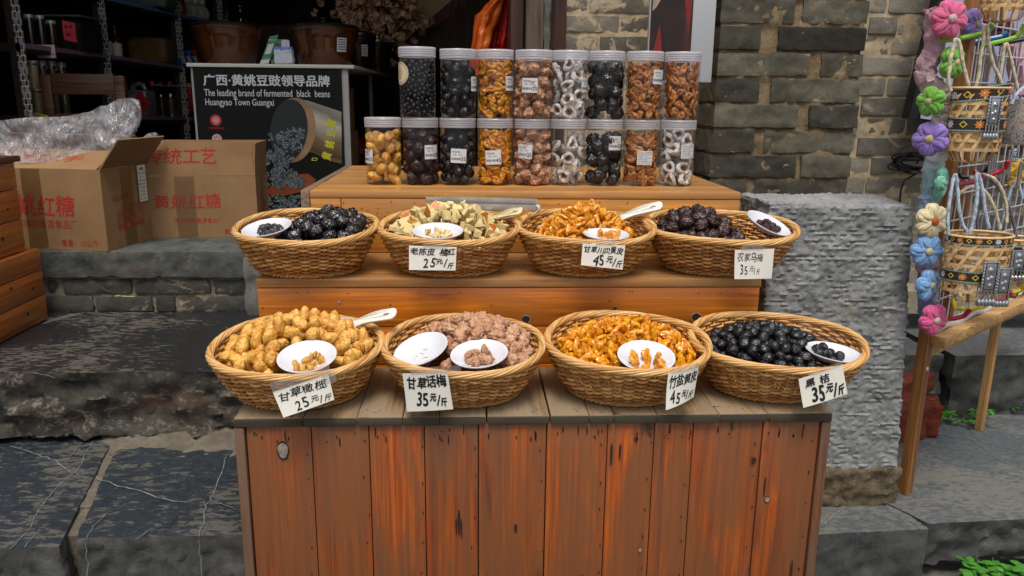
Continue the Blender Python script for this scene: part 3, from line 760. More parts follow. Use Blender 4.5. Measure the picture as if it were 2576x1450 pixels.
# ---------------------------------------------------------------- white dishes
porc = plain('white_porcelain', '#d2d2d8', .16, .02, 10, 0, 0, .6)
dm = MB().lathe([(.0005, .0022), (.022, .0024), (.026, .0035), (.036, .0075), (.0445, .0135), (.0476, .0152), (.049, .0150), (.0492, .0138), (.047, .0118), (.040, .0062), (.031, .0012), (.027, .0), (.024, .0), (.0235, .0012), (.0005, .001)], 56).mesh('dish', porc, True, 50)
DISH = {}
def dish(key, q, Y, tx, ry, lab, s=1.0):
    p = at(q[0], q[1], Y=Y); M = Euler((R(tx), R(ry), 0)).to_matrix().to_4x4()
    o = ob('sample_dish', dm, None, p - M.to_3x3() @ Vector((0, 0, .009)), Euler((R(tx), R(ry), 0)), (s, s, s))
    tag(o, lab, 'dish', 'white tasting dishes in the baskets'); DISH[key] = (p, M, s)
dish('1', (672, 578), 1.59, 12, -7, 'white dish holding shreds of black plum at a basket edge')
dish('2', (1102, 587), 1.540, 9, 0, 'white dish of pale citrus bits set in the pale chunks')
dish('3', (1525, 594), 1.535, 5, 1, 'white dish mostly hidden behind the basket rim among amber fruit', .92)
dish('4', (1931, 567), 1.62, 17, 20, 'tilted white dish of dark reddish fruit pieces beside dark plums')
dish('5', (773, 903), 1.285, 15, -2, 'white dish of yellow fruit flakes lying on golden olives')
dish('6a', (1060, 884), 1.325, 15, -17, 'nearly empty white dish leaning on the basket rim beside salted plums')
dish('6b', (1206, 896), 1.292, 11, -5, 'white dish heaped with brown plum shreds on the salted plums')
dish('7', (1625, 902), 1.28, 15, 0, 'white dish with amber fruit pieces propped at the front of its basket')
dish('8', (2096, 892), 1.33, 4, 5, 'white dish of black olives at the corner basket')

# ---------------------------------------------------------------- spoons and tongs
def outline_mesh(outer, holes, th, bev):
    c = bpy.data.curves.new('cut', 'CURVE'); c.dimensions = '2D'; c.fill_mode = 'BOTH'; c.extrude = th; c.bevel_depth = bev; c.bevel_resolution = 2
    for loop in [outer] + holes:
        s = c.splines.new('POLY'); s.points.add(len(loop) - 1); s.use_cyclic_u = True
        for q, pnt in zip(s.points, loop): q.co = (pnt[0], pnt[1], 0, 1)
    o = bpy.data.objects.new('cut', c); COL.objects.link(o); dg = bpy.context.evaluated_depsgraph_get()
    me = bpy.data.meshes.new_from_object(o.evaluated_get(dg)); V = [tuple(v.co) for v in me.vertices]; F = [tuple(f.vertices) for f in me.polygons]
    bpy.data.objects.remove(o); bpy.data.curves.remove(c); bpy.data.meshes.remove(me); return V, F
plas = plain('white_plastic', '#dedcd4', .3, .03, 10, 0, 0, .5, .15)
plas2 = plain('ivory_plastic', '#d9cfae', .3, .03, 10, 0, 0, .5, .15)
def spoon(lab, tip, root, Y, bowl, mat, wide=.012):
    """handle from root to tip (pixels), bowl half buried beyond the root"""
    a, b = at(*root, Y=Y), at(*tip, Y=Y - .03)
    p = thing('plastic_spoon', lab, 'spoon', a); L = (b - a).length
    out = []; n = 18
    for i in range(n + 1):
        u = i / n; w = wide * (.72 + .28 * smooth(.2, .8, u)); x = L * u
        out.append((x, w))
    for i in range(1, 8):
        an = math.pi / 2 - math.pi * i / 8; out.append((L + wide * .8 * math.cos(an), wide * math.sin(an)))
    out += [(x, -w) for x, w in reversed(out[:n + 1])]
    hole = [(L * .88 + .0085 * math.cos(2*math.pi*i/14), .0036 * math.sin(2*math.pi*i/14)) for i in range(14)]
    V, F = outline_mesh(out, [hole], .0008, .0012)
    d = (b - a).normalized(); side = d.cross(Vector((0, -.55, .83))).normalized(); up = side.cross(d).normalized()
    M = Matrix((d, side, up)).transposed().to_4x4()
    MB().add([(v[0], v[1], v[2] + .01 * math.sin(math.pi * min(1, v[0] / L)) * .5) for v in V], F, 0, M).build('handle', mat, p)
    def bw(u, v):
        an = 2 * math.pi * u; r_ = .029 * v
        return (r_ * 1.25 * math.cos(an) - .030, r_ * .9 * math.sin(an), -.014 * (1 - v * v) + .002)
    m2 = MB().grid(bw, 26, 8, 0, M, True); m2.grid(lambda u, v: (bw(u, v)[0], bw(u, v)[1], bw(u, v)[2] - .0015), 26, 8, 0, M, True)
    m2.build('bowl', mat, p)
spoon('ivory plastic spoon stuck in the pale citrus chunks beside tongs', (1305, 532), (1240, 553), 1.69, 0, plas2, .010)
spoon('white plastic spoon rising from the amber fruit of the middle crate', (1655, 519), (1555, 553), 1.70, 0, plas, .012)
spoon('white plastic spoon lying on the heap of golden olives', (985, 790), (888, 818), 1.44, 0, plas, .012)
steel = plain('brushed_steel', '#cfd2d6', .2, .05, 200, .05, .12, .9)
a, b = at(1072, 522, Y=1.74), at(1352, 524, Y=1.70)
p = thing('steel_tongs', 'long steel serving tongs lying across the basket of pale chunks', 'tongs', a); L = (b - a).length
for s in (0, 1):
    def arm(u, v, s=s):
        w = .0125 * (1 - .35 * smooth(.3, .0, u)) + (.002 * math.sin(u * 150) if u < .3 else 0)
        x = L * u; y = (v - .5) * 2 * w; z = (.011 if s else -.004) * (1 - .1*u) + .0035 * (4 * (v - .5) ** 2)
        return (x, -y * .35, z + y * .62 + .004)
    mm = MB().grid(arm, 70, 8); mm.grid(lambda u, v: tuple(Vector(arm(u, v)) + Vector((0, .0012, -.0012))), 70, 8); mm.build('arm', steel, p, rot=(0, 0, math.atan2(b.y - a.y, b.x - a.x)))
mm = MB().tube([(L*.995, 0, -.004), (L + .003, -.0005, 0), (L + .004, -.001, .004), (L + .003, -.0005, .008), (L*.995, 0, .011)], [.010, .011, .011, .011, .010], 8, flat=.3); mm.build('spring_end', steel, p, rot=(0, 0, math.atan2(b.y - a.y, b.x - a.x)))

# ---------------------------------------------------------------- price cards
paper = plain('white_card', '#d6d2c8', .6, .05, 20, .05)
ink = plain('black_ink', '#0d0d0f', .5, .1, 10, 0)
tape = clear('clear_tape', (.93, .9, .85, 1), .10, .25, .16)
def rimfront(i, X):
    x, y, z, sx, sy, tr = BK[i]; a, b = (AT + .010) * sx, (BT + .010) * sy
    u = max(-.97, min(.97, (X - x) / a)); return y - b * math.sqrt(1 - u * u)
def price_card(i, lab, cs, lines, curl=.004, bold=.03, tapes=()):
    """cs: pixel corners TL, TR, BR, BL; lines: (text, u0, u1, v0, v1) in card units, v down"""
    Yc = []
    for q in cs[:2]:
        X = at(q[0], q[1], Y=1.2 if i > 4 else 1.48).x; Yc.append(rimfront(i, X) - .004)
    ym = min(Yc[0], Yc[1]) if abs(Yc[0]-Yc[1]) < .02 else None
    Y4 = [Yc[0], Yc[1], Yc[1] - .004, Yc[0] - .004] if ym is None else [ym, ym, ym - .004, ym - .004]
    P = [at(q[0], q[1], Y=y) for q, y in zip(cs, Y4)]
    o = P[0].copy()
    def S(u, v, lift=0.0):
        b_ = P[0].lerp(P[1], u).lerp(P[3].lerp(P[2], u), v) - o
        n = (P[1] - P[0]).cross(P[3] - P[0]).normalized()
        if n.y > 0: n = -n
        return b_ + n * (lift + curl * (math.sin(math.pi * u) * .6 + v * v * (1 - u) * 1.2))
    p = thing('price_card', lab, 'price card', o, group='handwritten price cards')
    MB().grid(lambda u, v: S(u, v), 10, 8).grid(lambda u, v: S(u, v, -.0006), 10, 8).build('card', paper, p)
    w, h = (P[1] - P[0]).length, (P[3] - P[0]).length
    mb = MB()
    for k, (s, u0, u1, v0, v1) in enumerate(lines):
        uc, vc = (u0 + u1) / 2, (v0 + v1) / 2
        text_mb(mb, s, (u1 - u0) * w, (v1 - v0) * h, 0, None, bold, 0, .75, i * 13 + k * 3 + 1, warp=lambda q: tuple(S(uc + q[0] / w, vc - q[2] / h, .0007)))
    mb.build('handwriting', ink, p, sm=False)
    for (u0, u1, v0, v1) in tapes:
        MB().grid(lambda u, v: S(u0 + (u1-u0)*u, v0 + (v1-v0)*v, .0012), 6, 3).build('tape', tape, p)
price_card(2, 'white card reading 25 taped to the pale citrus chunk basket', ((1029,618),(1149,622),(1146,681),(1029,679)), (('老陈皮 橘红', .03, .97, .07, .40), ('25元/斤', .30, .95, .48, .93)), .002, .02, ((.3, .8, -.14, .10),))
price_card(3, 'white card reading 45 on the basket of amber fruit on the middle crate', ((1466,613),(1573,618),(1566,679),(1461,667)), (('甘草川贝黄皮', .04, .97, .06, .42), ('45元/斤', .28, .97, .46, .96)), .002, .02, ((.3, .75, -.2, .06),))
price_card(4, 'white card reading 35 hanging on the dark plum basket by the stone block', ((1849,629),(1948,626),(1941,701),(1846,702)), (('农家乌梅', .06, .72, .08, .42), ('35元/斤', .15, .66, .5, .86)), .003, .0, ((.15, .7, -.2, .03),))
price_card(5, 'slanting white card reading 25 on the golden olive basket', ((686,987),(826,941),(841,1006),(713,1050)), (('甘草橄榄', .06, .95, .06, .46), ('25元/斤', .28, .97, .52, .95)), .003, .015, ((-.0, 1.05, -.35, .02), (.88, 1.12, -.1, .35)))
price_card(6, 'upright white card reading 35 on the salted plum basket with two dishes', ((1012,940),(1125,936),(1140,1030),(1026,1034)), (('甘草话梅', .09, .95, .05, .42), ('35元/斤', .25, .9, .5, .9)), .003, .03, ((.2, 1.3, -.16, .03),))
price_card(7, 'narrow turned white card reading 45 at the edge of the shiny amber basket', ((1682,938),(1758,922),(1745,999),(1669,1029)), (('竹盐黄皮', .05, .97, .08, .46), ('45元/斤', .12, .92, .52, .93)), .006, .02, ((.05, .95, -.14, .03),))
price_card(8, 'slanting white card reading 35 on the round black olive basket', ((2009,954),(2119,917),(2132,991),(2019,1025)), (('黑 桔', .12, .66, .1, .4), ('35元/斤', .22, .95, .42, .95)), .003, .04, ((.3, 1.0, -.12, .02),))
# ---------------------------------------------------------------- fruit
def fruit_mat(name, c1, c2, c3=None, rough=.35, wr=240, bump=.6, sss=0.0, powder=None, pw_amt=0.0, spec=.5, coat=0.0, deep=.5, fold=1.2, core=None):
    t = NT(name); o = t.objrand()
    f = t.noise(t.pos((wr,)*3, 20), 1.0, 3, .55, fold); g = t.noise(t.pos((wr*.4,)*3, 20), 1.0, 3, .5)
    c = t.mix(o, c1, c2)
    if c3: c = t.mix(t.ramp(g, [(.42, 0.0), (.62, 1.0)]), c, c3)
    c = t.mix(deep, c, t.ramp(f, [(.3, .35), (.6, 1.1)]), 'MULTIPLY')
    if powder:
        h = t.noise(t.pos((wr*1.6,)*3, 20), 1.0, 6, .75)
        c = t.mix(t.math('MULTIPLY', t.ramp(h, [(.62 - pw_amt*.4, 0.0), (.72 - pw_amt*.3, 1.0)]), .9), c, powder)
    if core:
        tc = t.n('TexCoord'); mp = t.n('Mapping'); mp.inputs['Scale'].default_value = (1, 1, .2); t.L(tc.outputs['Object'], mp.inputs[0]); ln = t.n('VectorMath', operation='LENGTH'); t.L(mp.outputs[0], ln.inputs[0])
        c = t.mix(t.ramp(t.math('ADD', t.math('MULTIPLY', ln.outputs['Value'], 55), t.math('MULTIPLY', t.math('SUBTRACT', f, .5), .5)), [(.28, 1.0), (.55, 0.0)]), c, core)
    kw = {'Specular_IOR_Level': spec}
    if sss: kw['Subsurface_Weight'] = sss; kw['Subsurface_Scale'] = .006; kw['Subsurface_Radius'] = (1.0, .45, .15)
    if coat: kw['Coat_Weight'] = coat; kw['Coat_Roughness'] = .15
    t.pbr(c, rough, t.bump(f, bump, .0016), **kw); return t.m
def ico(sub=3):
    bm = bmesh.new(); bmesh.ops.create_icosphere(bm, subdivisions=sub, radius=1.0); bm.verts.index_update()
    V = [v.co.copy() for v in bm.verts]; F = [tuple(v.index for v in f.verts) for f in bm.faces]; bm.free(); return V, F
ICO3 = ico(3); ICO2 = ico(2); ICO4 = ico(4)
def lump(name, m, dims, wr, seed, lum=.15, freq=2.2, sub=3, ridge=True):
    V0, F = (ICO4 if sub == 4 else ICO3 if sub == 3 else ICO2); V = []
    for p in V0:
        d = 1 + lum * nz(p, 1.1, seed * 3.1)
        if ridge:
            a = abs(fb(p, freq, seed * 1.7 + 5, 3)); d -= wr * max(0, .45 - a) * 1.1
            d += wr * .5 * nz(p, freq * 2.4, seed + 2)
        else: d += wr * fb(p, freq, seed, 3)
        V.append((p.x * dims[0] * d, p.y * dims[1] * d, p.z * dims[2] * d))
    return MB().add(V, F).mesh(name, m, True, 180)
def shell(name, m, a, b, th, dent, seed, wav=.2, nu=26, nv=9, ring=False):
    """flat dried half fruit: swollen rim round a hollow"""
    mb = MB(); rg = random.Random(seed); fold = rg.uniform(-.15, .28)
    def top(u, v, s):
        an = 2*math.pi*u; r = v; k = 1 + .12*math.sin(2*an + seed) + .1*math.sin(3*an + seed*2.1)
        x, y = a*k*r*math.cos(an), b*k*r*math.sin(an)
        rim = (math.sin(math.pi * min(1, r ** 1.6)) ** .8) if ring else max(0.0, 1 - r ** 2.4) ** .6
        z = s * th * (rim * (.9 if s > 0 else .55)) * (1 - .25*math.sin(an*2 + seed))
        if s > 0: z -= dent * (1 - smooth(0, .65, r))
        else: z -= dent * .55 * (1 - smooth(.1, .9, r))
        z += wav * th * nz((math.cos(an)*r, math.sin(an)*r, seed), 2.2, seed) + fold * y * y / b * .9 + .25*th*nz((x/a, y/b, s), 5, seed + 4)
        return (x, y, z)
    mb.grid(lambda u, v: top(u, .02 + .98*v, 1), nu, nv, 0, None, True)
    mb.grid(lambda u, v: top(u, 1 - .98*v, -1), nu, nv, 0, None, True)
    return mb.mesh(name, m, True, 180)
def chunk(name, mats, s, seed):
    rg = random.Random(seed); bm = bmesh.new()
    pts = []; cut = rg.choice((0, 0, 1, 2)); dims = (rg.uniform(.75, 1.1), rg.uniform(.6, .95), rg.uniform(.45, .8))
    for k in range(8):
        if k < cut: continue
        c = [(-1, 1)[(k >> q) & 1] for q in range(3)]
        pts.append(bm.verts.new([s * dims[q] * (c[q] * .72 + rg.uniform(-.38, .38)) for q in range(3)]))
    bmesh.ops.convex_hull(bm, input=pts)
    bm.verts.ensure_lookup_table(); bmesh.ops.bevel(bm, geom=bm.edges[:], offset=s*.07, segments=2, affect='EDGES')
    bm.verts.index_update(); big = max(bm.faces, key=lambda f: f.calc_area())
    mb = MB()
    V = [v.co[:] for v in bm.verts]; mb.add(V, [[v.index for v in f.verts] for f in bm.faces])
    if rg.random() < .28: mb.m[[f for f in bm.faces].index(big)] = 1
    bm.free(); return mb.mesh(name, mats, True, 35)

m_bplum = fruit_mat('black_plum_skin', '#0b0a0a', '#171112', '#1d1413', .18, 170, 1.0, 0, None, 0, .6, .5)
m_dplum = fruit_mat('brown_plum_skin', '#24120f', '#341a16', '#462822', .3, 180, 1.0, 0, '#4a3a38', .12, .5, .1)
m_chunk = fruit_mat('pale_citrus_pith', '#d3ba7c', '#e0cb92', '#d9c288', .7, 260, .25)
m_peel = fruit_mat('orange_citrus_skin', '#b85f1c', '#cd7522', None, .4, 260, .3)
m_amber = fruit_mat('amber_fruit_flesh', '#c9760f', '#dd931d', '#e3a32c', .30, 190, .5, .4, None, 0, .5, .2, .3)
m_amber2 = fruit_mat('golden_fruit_flesh', '#cf7608', '#e0940f', '#e8a51c', .26, 190, .5, .4, None, 0, .5, .3, .3)
m_olive = fruit_mat('golden_olive_skin', '#c6822c', '#e2aa4a', '#e6b55c', .38, 210, .8, .2, None, 0, .5, .12)
m_splum = fruit_mat('salted_plum_skin', '#bd8864', '#d3a684', '#aa7654', .65, 190, 1.0, .1, '#cdae98', .22)
m_bolive = fruit_mat('black_olive_skin', '#0c0c0e', '#131316', '#18171a', .3, 260, .6, 0, None, 0, .55, .15)
m_tan = fruit_mat('tan_fruit_flesh', '#b8733a', '#cd8c4c', '#c07a3f', .5, 200, .6, .25, '#c39a74', .16)
m_white = fruit_mat('sugared_fruit', '#cfc4bb', '#dcd5d0', '#9c7a60', .9, 160, .5, .1, '#f2f1ef', .55, .12, 0, .2, 1.2, '#8a6a52')
m_berry = fruit_mat('black_berry_skin', '#0a0a0e', '#14141a', '#1a1a22', .35, 60, .8)
FM = {}
def variants(kind, fn, n): FM[kind] = [fn(k) for k in range(n)]
variants('black_plum', lambda k: lump('black_plum', m_bplum, (.0175, .0165, .0152), .42, k, .22, 3.6, 4), 6)
variants('brown_plum', lambda k: lump('brown_plum', m_dplum, (.0165, .0155, .0142), .50, k + 20, .32, 3.2, 4), 6)
variants('citrus_chunk', lambda k: chunk('citrus_chunk', [m_chunk, m_peel], .0135, k + 5), 12)
variants('amber_fruit', lambda k: shell('amber_fruit', m_amber, .0125 + .0013*(k % 3), .0098, .0060, .0030, k, .5), 8)
variants('golden_fruit', lambda k: shell('golden_fruit', m_amber2, .0125 + .0012*(k % 3), .0098, .0062, .0026, k + 30, .5), 8)
variants('golden_olive', lambda k: lump('golden_olive', m_olive, (.0168 + .0018*(k % 3), .0115, .0110), .24, k + 40, .22, 4.2, 4), 7)
variants('salted_plum', lambda k: lump('salted_plum', m_splum, (.0158, .0145, .0125), .50, k + 60, .34, 2.3, 4), 7)
variants('black_olive', lambda k: lump('black_olive', m_bolive, (.0126, .0110, .0106), .26, k + 80, .16, 2.6, 4), 6)
variants('tan_fruit', lambda k: shell('tan_fruit', m_tan, .0130 + .0013*(k % 3), .0088, .0055, .0028, k + 90, .5), 8)
variants('sugared_slice', lambda k: shell('sugared_slice', m_white, .0175, .0155, .0072, .0075, k + 110, .6, 30, 10, True), 6)
variants('black_berry', lambda k: lump('black_berry', m_berry, (.0062, .0056, .0056), .3, k + 130, .2, 2.2, 2), 4)
def put(kind, p, rg, label, group, s=1.0, flat=0.0, face=None):
    o = bpy.data.objects.new(kind, rg.choice(FM[kind])); COL.objects.link(o); o.location = p
    if face is not None:
        q = Vector(face).to_track_quat('Z', 'Y') @ Euler((rg.uniform(-.5, .5), rg.uniform(-.5, .5), rg.uniform(0, 6.28))).to_quaternion()
        o.rotation_euler = q.to_euler()
    else:
        k = 1 - flat
        o.rotation_euler = (rg.uniform(-3.14, 3.14) * k, rg.uniform(-3.14, 3.14) * k, rg.uniform(0, 6.28))
    o.scale = [s * rg.uniform(.88, 1.12) for _ in range(3)]
    o['label'] = label; o['category'] = 'dried fruit'; o['group'] = group
    return o
def heap(bi, kind, label, gap, z0, hp, cx=0, cy=0, ra=.128, rb=.122, seed=0, dishes=(), size=1.0, flat=0.0, low=True, edge=.0, maxn=400):
    """fruit piled in basket bi; cx, cy shift the peak"""
    rg = random.Random(seed + 77); bx, by, bz, sx, sy, tr = BK[bi]; P = []; n = 0
    group = label + 's'
    def surf(x, y):
        ex = (x - cx) / ra; ey = (y - cy) / rb; r2 = ex*ex + ey*ey
        return z0 + hp * max(-.6, 1 - r2)
    layers = ([(-.85, .95), (0, 1.0)] if low else [(0, 1.0)])
    for dz, rr in layers:
        tries = 0; L = []
        while tries < 5000:
            tries += 1
            an = rg.uniform(0, 6.2832); r = math.sqrt(rg.random())
            x, y = ra * 1.0 * r * math.cos(an) + cx, rb * r * math.sin(an) + cy
            # inside the basket wall
            if (x / (.122 * sx)) ** 2 + (y / (.118 * sy)) ** 2 > 1: continue
            z = surf(x, y) + dz * gap + rg.uniform(-.12, .12) * gap
            if z < .018: continue
            lim = ((z - .006) / .085); lim = min(1, max(.05, lim)) ** .72
            if (x / ((AB + (AT-AB)*lim - .016) * sx)) ** 2 + (y / ((BB + (BT-BB)*lim - .016) * sy)) ** 2 > 1: continue
            w = Vector((bx + x, by + y, bz + z))
            if any((w - q).length < gap for q in L): continue
            bad = False
            for k in dishes:
                dp, M, s = DISH[k]; loc = M.inverted() @ (w - dp)
                rad = math.hypot(loc.x, loc.y); gz = gap * .55
                if rad < .050 * s + gz * .6 and loc.z > -.016 - gz * (.6 if rad < .03 else .2) : bad = True
                if (w - dp).length < .13 and rad < .052*s and loc.z > -.02 - gz: bad = True
                # nothing heaped between the dish and the viewer
                if loc.z > -.004 and (w - CL).length < (dp - CL).length and abs(w.x - dp.x) < .05: bad = True
            if bad: continue
            L.append(w); n += 1
            if n <= maxn: put(kind, w, rg, label, group, size, flat)
    return n
cnt = {}
cnt[1] = heap(1, 'black_plum', 'glossy wrinkled black plum in the basket without a price card', .0255, .062, .050, .045, .015, .10, .12, 1, ('1',))
cnt[2] = heap(2, 'citrus_chunk', 'pale angular citrus chunk in the basket below the steel tongs', .0185, .070, .058, .0, .02, .130, .125, 2, ('2',))
cnt[3] = heap(3, 'amber_fruit', 'amber dried fruit in the basket on the middle crate', .0165, .066, .058, .0, .02, .100, .115, 3, ('3',), 1.05, .25)
cnt[4] = heap(4, 'brown_plum', 'dark brown wrinkled plum in the basket beside the stone block', .0245, .062, .056, -.045, .02, .090, .11, 4, ('4',))
cnt[5] = heap(5, 'golden_olive', 'golden brown olive in the basket with a spoon on the front crate', .0225, .072, .058, .0, .02, .135, .125, 5, ('5',), 1.0, .3)
cnt[6] = heap(6, 'salted_plum', 'pinkish brown salted plum in the basket with two dishes', .0205, .068, .056, .02, .025, .115, .12, 6, ('6a', '6b'), .98)
cnt[7] = heap(7, 'golden_fruit', 'shiny golden amber fruit in the basket on the front crate', .0165, .068, .052, .0, .015, .128, .125, 7, ('7',), 1.08, .3)
cnt[8] = heap(8, 'black_olive', 'round black olive in the wide basket at the crate corner', .0185, .062, .042, -.015, .02, .125, .12, 8, ('8',))
# bits lying in the dishes
def bits(key, kind, n, label, rr, s, seed, off=(0, 0)):
    rg = random.Random(seed); p, M, sc = DISH[key]; Q = []; lay = 0
    tries = 0
    while len(Q) < n and tries < 900:
        tries += 1; a, r = rg.uniform(0, 6.28), rr * math.sqrt(rg.random())
        l = Vector((r * math.cos(a) + off[0], r * math.sin(a) + off[1], 0)); 
        near = [q for q in Q if (q.xy - l.xy).length < .011 * s / .55]
        if len(near) > 1: continue
        l.z = -.009 + .0065 * len(near) + .003 * s + .12 * (r*r/.04)
        Q.append(l); put(kind, p + M @ l, rg, label, label + 's', s, .35)
bits('1', 'black_plum', 14, 'small shred of black plum in the dish at the basket edge', .024, .55, 1, (.002, 0))
bits('2', 'citrus_chunk', 12, 'pale citrus bit in the dish among pale chunks', .022, .62, 2)
bits('3', 'amber_fruit', 7, 'amber piece in the dish behind the basket rim', .024, .8, 3, (.004, 0))
bits('4', 'brown_plum', 16, 'reddish plum piece in the tilted dish beside dark plums', .022, .5, 4, (.003, -.004))
bits('5', 'golden_olive', 22, 'yellow olive flake in the dish on the golden olives', .026, .42, 5, (.002, -.010))
bits('6a', 'sugared_slice', 5, 'pale crumb in the nearly empty white dish', .015, .28, 6, (.002, 0))
bits('6b', 'salted_plum', 13, 'brown plum shred in the heaped dish on the salted plums', .024, .62, 7, (0, -.002))
bits('7', 'golden_fruit', 18, 'amber piece in the dish propped among shiny amber fruit', .026, .85, 8, (.002, -.008))
bits('8', 'black_olive', 11, 'black olive lying in the white dish of the corner basket', .024, .8, 9, (-.010, .004))
print('HEAPS', cnt)
# ---------------------------------------------------------------- plastic jars
m_jar = clear('clear_jar_plastic', (.975, .98, .985, 1), .012, .05)
m_lid = clear('milky_lid_plastic', (.92, .92, .95, 1), .12, .16, .45, (.86, .86, .92, 1))
m_lab = plain('label_paper', '#c9cacc', .45, .02, 30, 0)
m_prt = plain('label_print', '#2c2c30', .6, .1, 30, 0)
JR, JH, LH = .0433, .1565, .0225
def jar_mesh(H):
    r = JR - .0012
    return MB().lathe([(.001, .002), (r - .012, .0025), (r - .008, .0008), (r - .003, .0008), (r - .0006, .0035), (r, .007), (r, H - LH - .001), (r - .0008, H - LH + .001), (r - .0008, H - .004)], 48).mesh('jar_body', m_jar, True, 40)
def lid_mesh(H):
    r = JR + .0002; P = [(r - .0012, H - LH), (r, H - LH + .001), (r, H - LH + .004)]
    for k in range(3):
        z = H - LH + .0055 + k * .0048; P += [(r - .0009, z), (r - .0009, z + .0008), (r + .0002, z + .0016), (r + .0002, z + .0036)]
    P += [(r, H - .0018), (r - .0012, H - .0003), (r - .004, H), (r - .006, H - .0012), (.001, H - .0012)]
    return MB().lathe(P, 48).mesh('jar_lid', m_lid, True, 50)
JM = (jar_mesh(JH), lid_mesh(JH)); JM2 = (jar_mesh(JH + .003), lid_mesh(JH + .003))
def cyl(a0, z0):
    return lambda q: ((JR + .0004) * math.sin(a0 + q[0] / JR), -(JR + .0004) * math.cos(a0 + q[0] / JR), z0 + q[2])
def jar_label(par, a0, z0, num, kind='price', tilt=0.0, w=.0375, h=.033):
    ct, st = math.cos(tilt), math.sin(tilt)
    f0 = cyl(a0, z0)
    def f(q, lift=0.0):
        x, z = q[0]*ct - q[2]*st, q[0]*st + q[2]*ct; p = Vector(f0((x, 0, z)))
        n = Vector((p.x, p.y, 0)).normalized(); return tuple(p + n * lift)
    if kind == 'round':
        mb = MB().grid(lambda u, v: f(((v * .5 * w) * math.cos(2*math.pi*u), 0, (v * .5 * h) * math.sin(2*math.pi*u))), 36, 6, 0, None, True)
        lab = mb.build('label', plain('cream_sticker', '#cdbb98', .5, .04, 30, 0), par)
        pm = MB()
        for k in range(40):
            a, b = 2*math.pi*k/40, 2*math.pi*(k+1)/40
            pm.add([f((.44*w*math.cos(t)*s, 0, .44*h*math.sin(t)*s), .0003) for s in (1, .96) for t in (a, b)], [(0, 1, 3, 2)])
        for k, ch in enumerate('东坝黑桑'): text_mb(pm, ch, .006, .0055, 0, None, .02, warp=lambda q, k=k: f((q[0] - .003, 0, q[2] + .0105 - k*.007), .0003))
        text_mb(pm, 'HUANGYAO', .016, .002, 0, None, 0, warp=lambda q: f((q[2] + .005, 0, -q[0]), .0003))
        pm.build('print', m_prt, lab, sm=False); return
    mb = MB().grid(lambda u, v: f(((u - .5) * w, 0, (v - .5) * h)), 10, 6)
    lab = mb.build('label', m_lab, par); pm = MB(); rg = random.Random(int(a0 * 100) + len(num))
    if kind == 'price':
        x = -.45 * w
        while x < .14 * w:
            bw = rg.choice((.0004, .0007, .0011)); pm.grid(lambda u, v: f((x + bw*u, 0, -.30*h + .16*h*v), .0003), 1, 1); x += bw + rg.choice((.0005, .0008))
        text_mb(pm, num, .30*w, .27*h, 0, None, .02, warp=lambda q: f((q[0] + .32*w, 0, q[2] - .21*h), .0003))
        text_mb(pm, {'25': '甘草话梅', '35': '老树乌梅', '45': '甘草川贝黄皮'}.get(num, '甘草'), .5*w, .14*h, 0, None, 0, warp=lambda q: f((q[0] - .16*w, 0, q[2] + .28*h), .0003))
        text_mb(pm, '规格   500克', .55*w, .09*h, 0, None, 0, warp=lambda q: f((q[0] - .05*w, 0, q[2] + .08*h), .0003))
    else:
        for k, s in enumerate(('品名 九制黄皮', '生产日期 2024年2月1日', '保质期 12个月', '净含量 2024年2月4日', '食用方法 即食', '生产商 梅园特产作坊', '联系方式 18176296637')):
            text_mb(pm, s, w * (.6 if k in (2, 4) else .86), .085*h, 0, None, 0, warp=lambda q, k=k: f((q[0] - (.13*w if k in (2, 4) else 0), 0, q[2] + h*(.4 - .133*k)), .0003))
    pm.build('print', m_prt, lab, sm=False)
JARLAB = {}
def jar(key, X, Y, z, lab, tall=False, labels=()):
    p = thing('plastic_jar', lab, 'jar', (X, Y, z), (0, 0, 0), 'clear jars stacked on the rear crate')
    a, b = (JM2 if tall else JM); ob('body', a, p); ob('lid', b, p)
    for l in labels: jar_label(p, *l)
    return p
def fill(key, X, Y, z, kind, gap, label, n, top, size=1.0, core=None, seed=0, face=False, slack=0.0):
    """fruit against the jar wall on the seen side, largest first, over a darker mass of the same fruit"""
    rg = random.Random(seed + 900); Q = []; tries = 0; R_ = JR - .0055 - gap * .33
    grp = label + 's'
    while len(Q) < n and tries < 6000:
        tries += 1
        a = rg.uniform(-1.9, 1.9); h = rg.uniform(gap * .45 + .002, top)
        r = R_ * (1 - slack * rg.random()); w = Vector((r * math.sin(a), -r * math.cos(a), h))
        if any((w - q).length < gap for q in Q): continue
        if h > top - .012 and rg.random() < .3: continue
        Q.append(w); put(kind, Vector((X, Y, z)) + w, rg, label, grp, size, 0, w * Vector((1, 1, 0)) if face else None)
    if core:
        cb = MB(); rr = random.Random(seed); ms = FM[kind]; V0, F0 = ICO2
        for k in range(core):
            a, r, h = rr.uniform(0, 6.28), R_ * .86 * math.sqrt(rr.random()), rr.uniform(.010, top - .004)
            if -math.cos(a) > .55 and r > R_ * .7: r *= .72
            me = rr.choice(ms); M = Matrix.Translation((r*math.sin(a), -r*math.cos(a), h)) @ Euler((rr.uniform(0, 6), rr.uniform(0, 6), rr.uniform(0, 6))).to_matrix().to_4x4() @ Matrix.Scale(size, 4)
            cb.add([v.co[:] for v in me.vertices], [tuple(f.vertices) for f in me.polygons], 0, M)
        me = cb.mesh('fruit_filling', list(FM[kind][0].materials), True, 180)
        o = ob('fruit_filling', me, None, (X, Y, z)); tag(o, 'mass of ' + label, 'dried fruit', kind='stuff')
YJ = 1.945; ZJ = .7898; Z2 = ZJ + JH + .0006; kx = YJ / 1.875
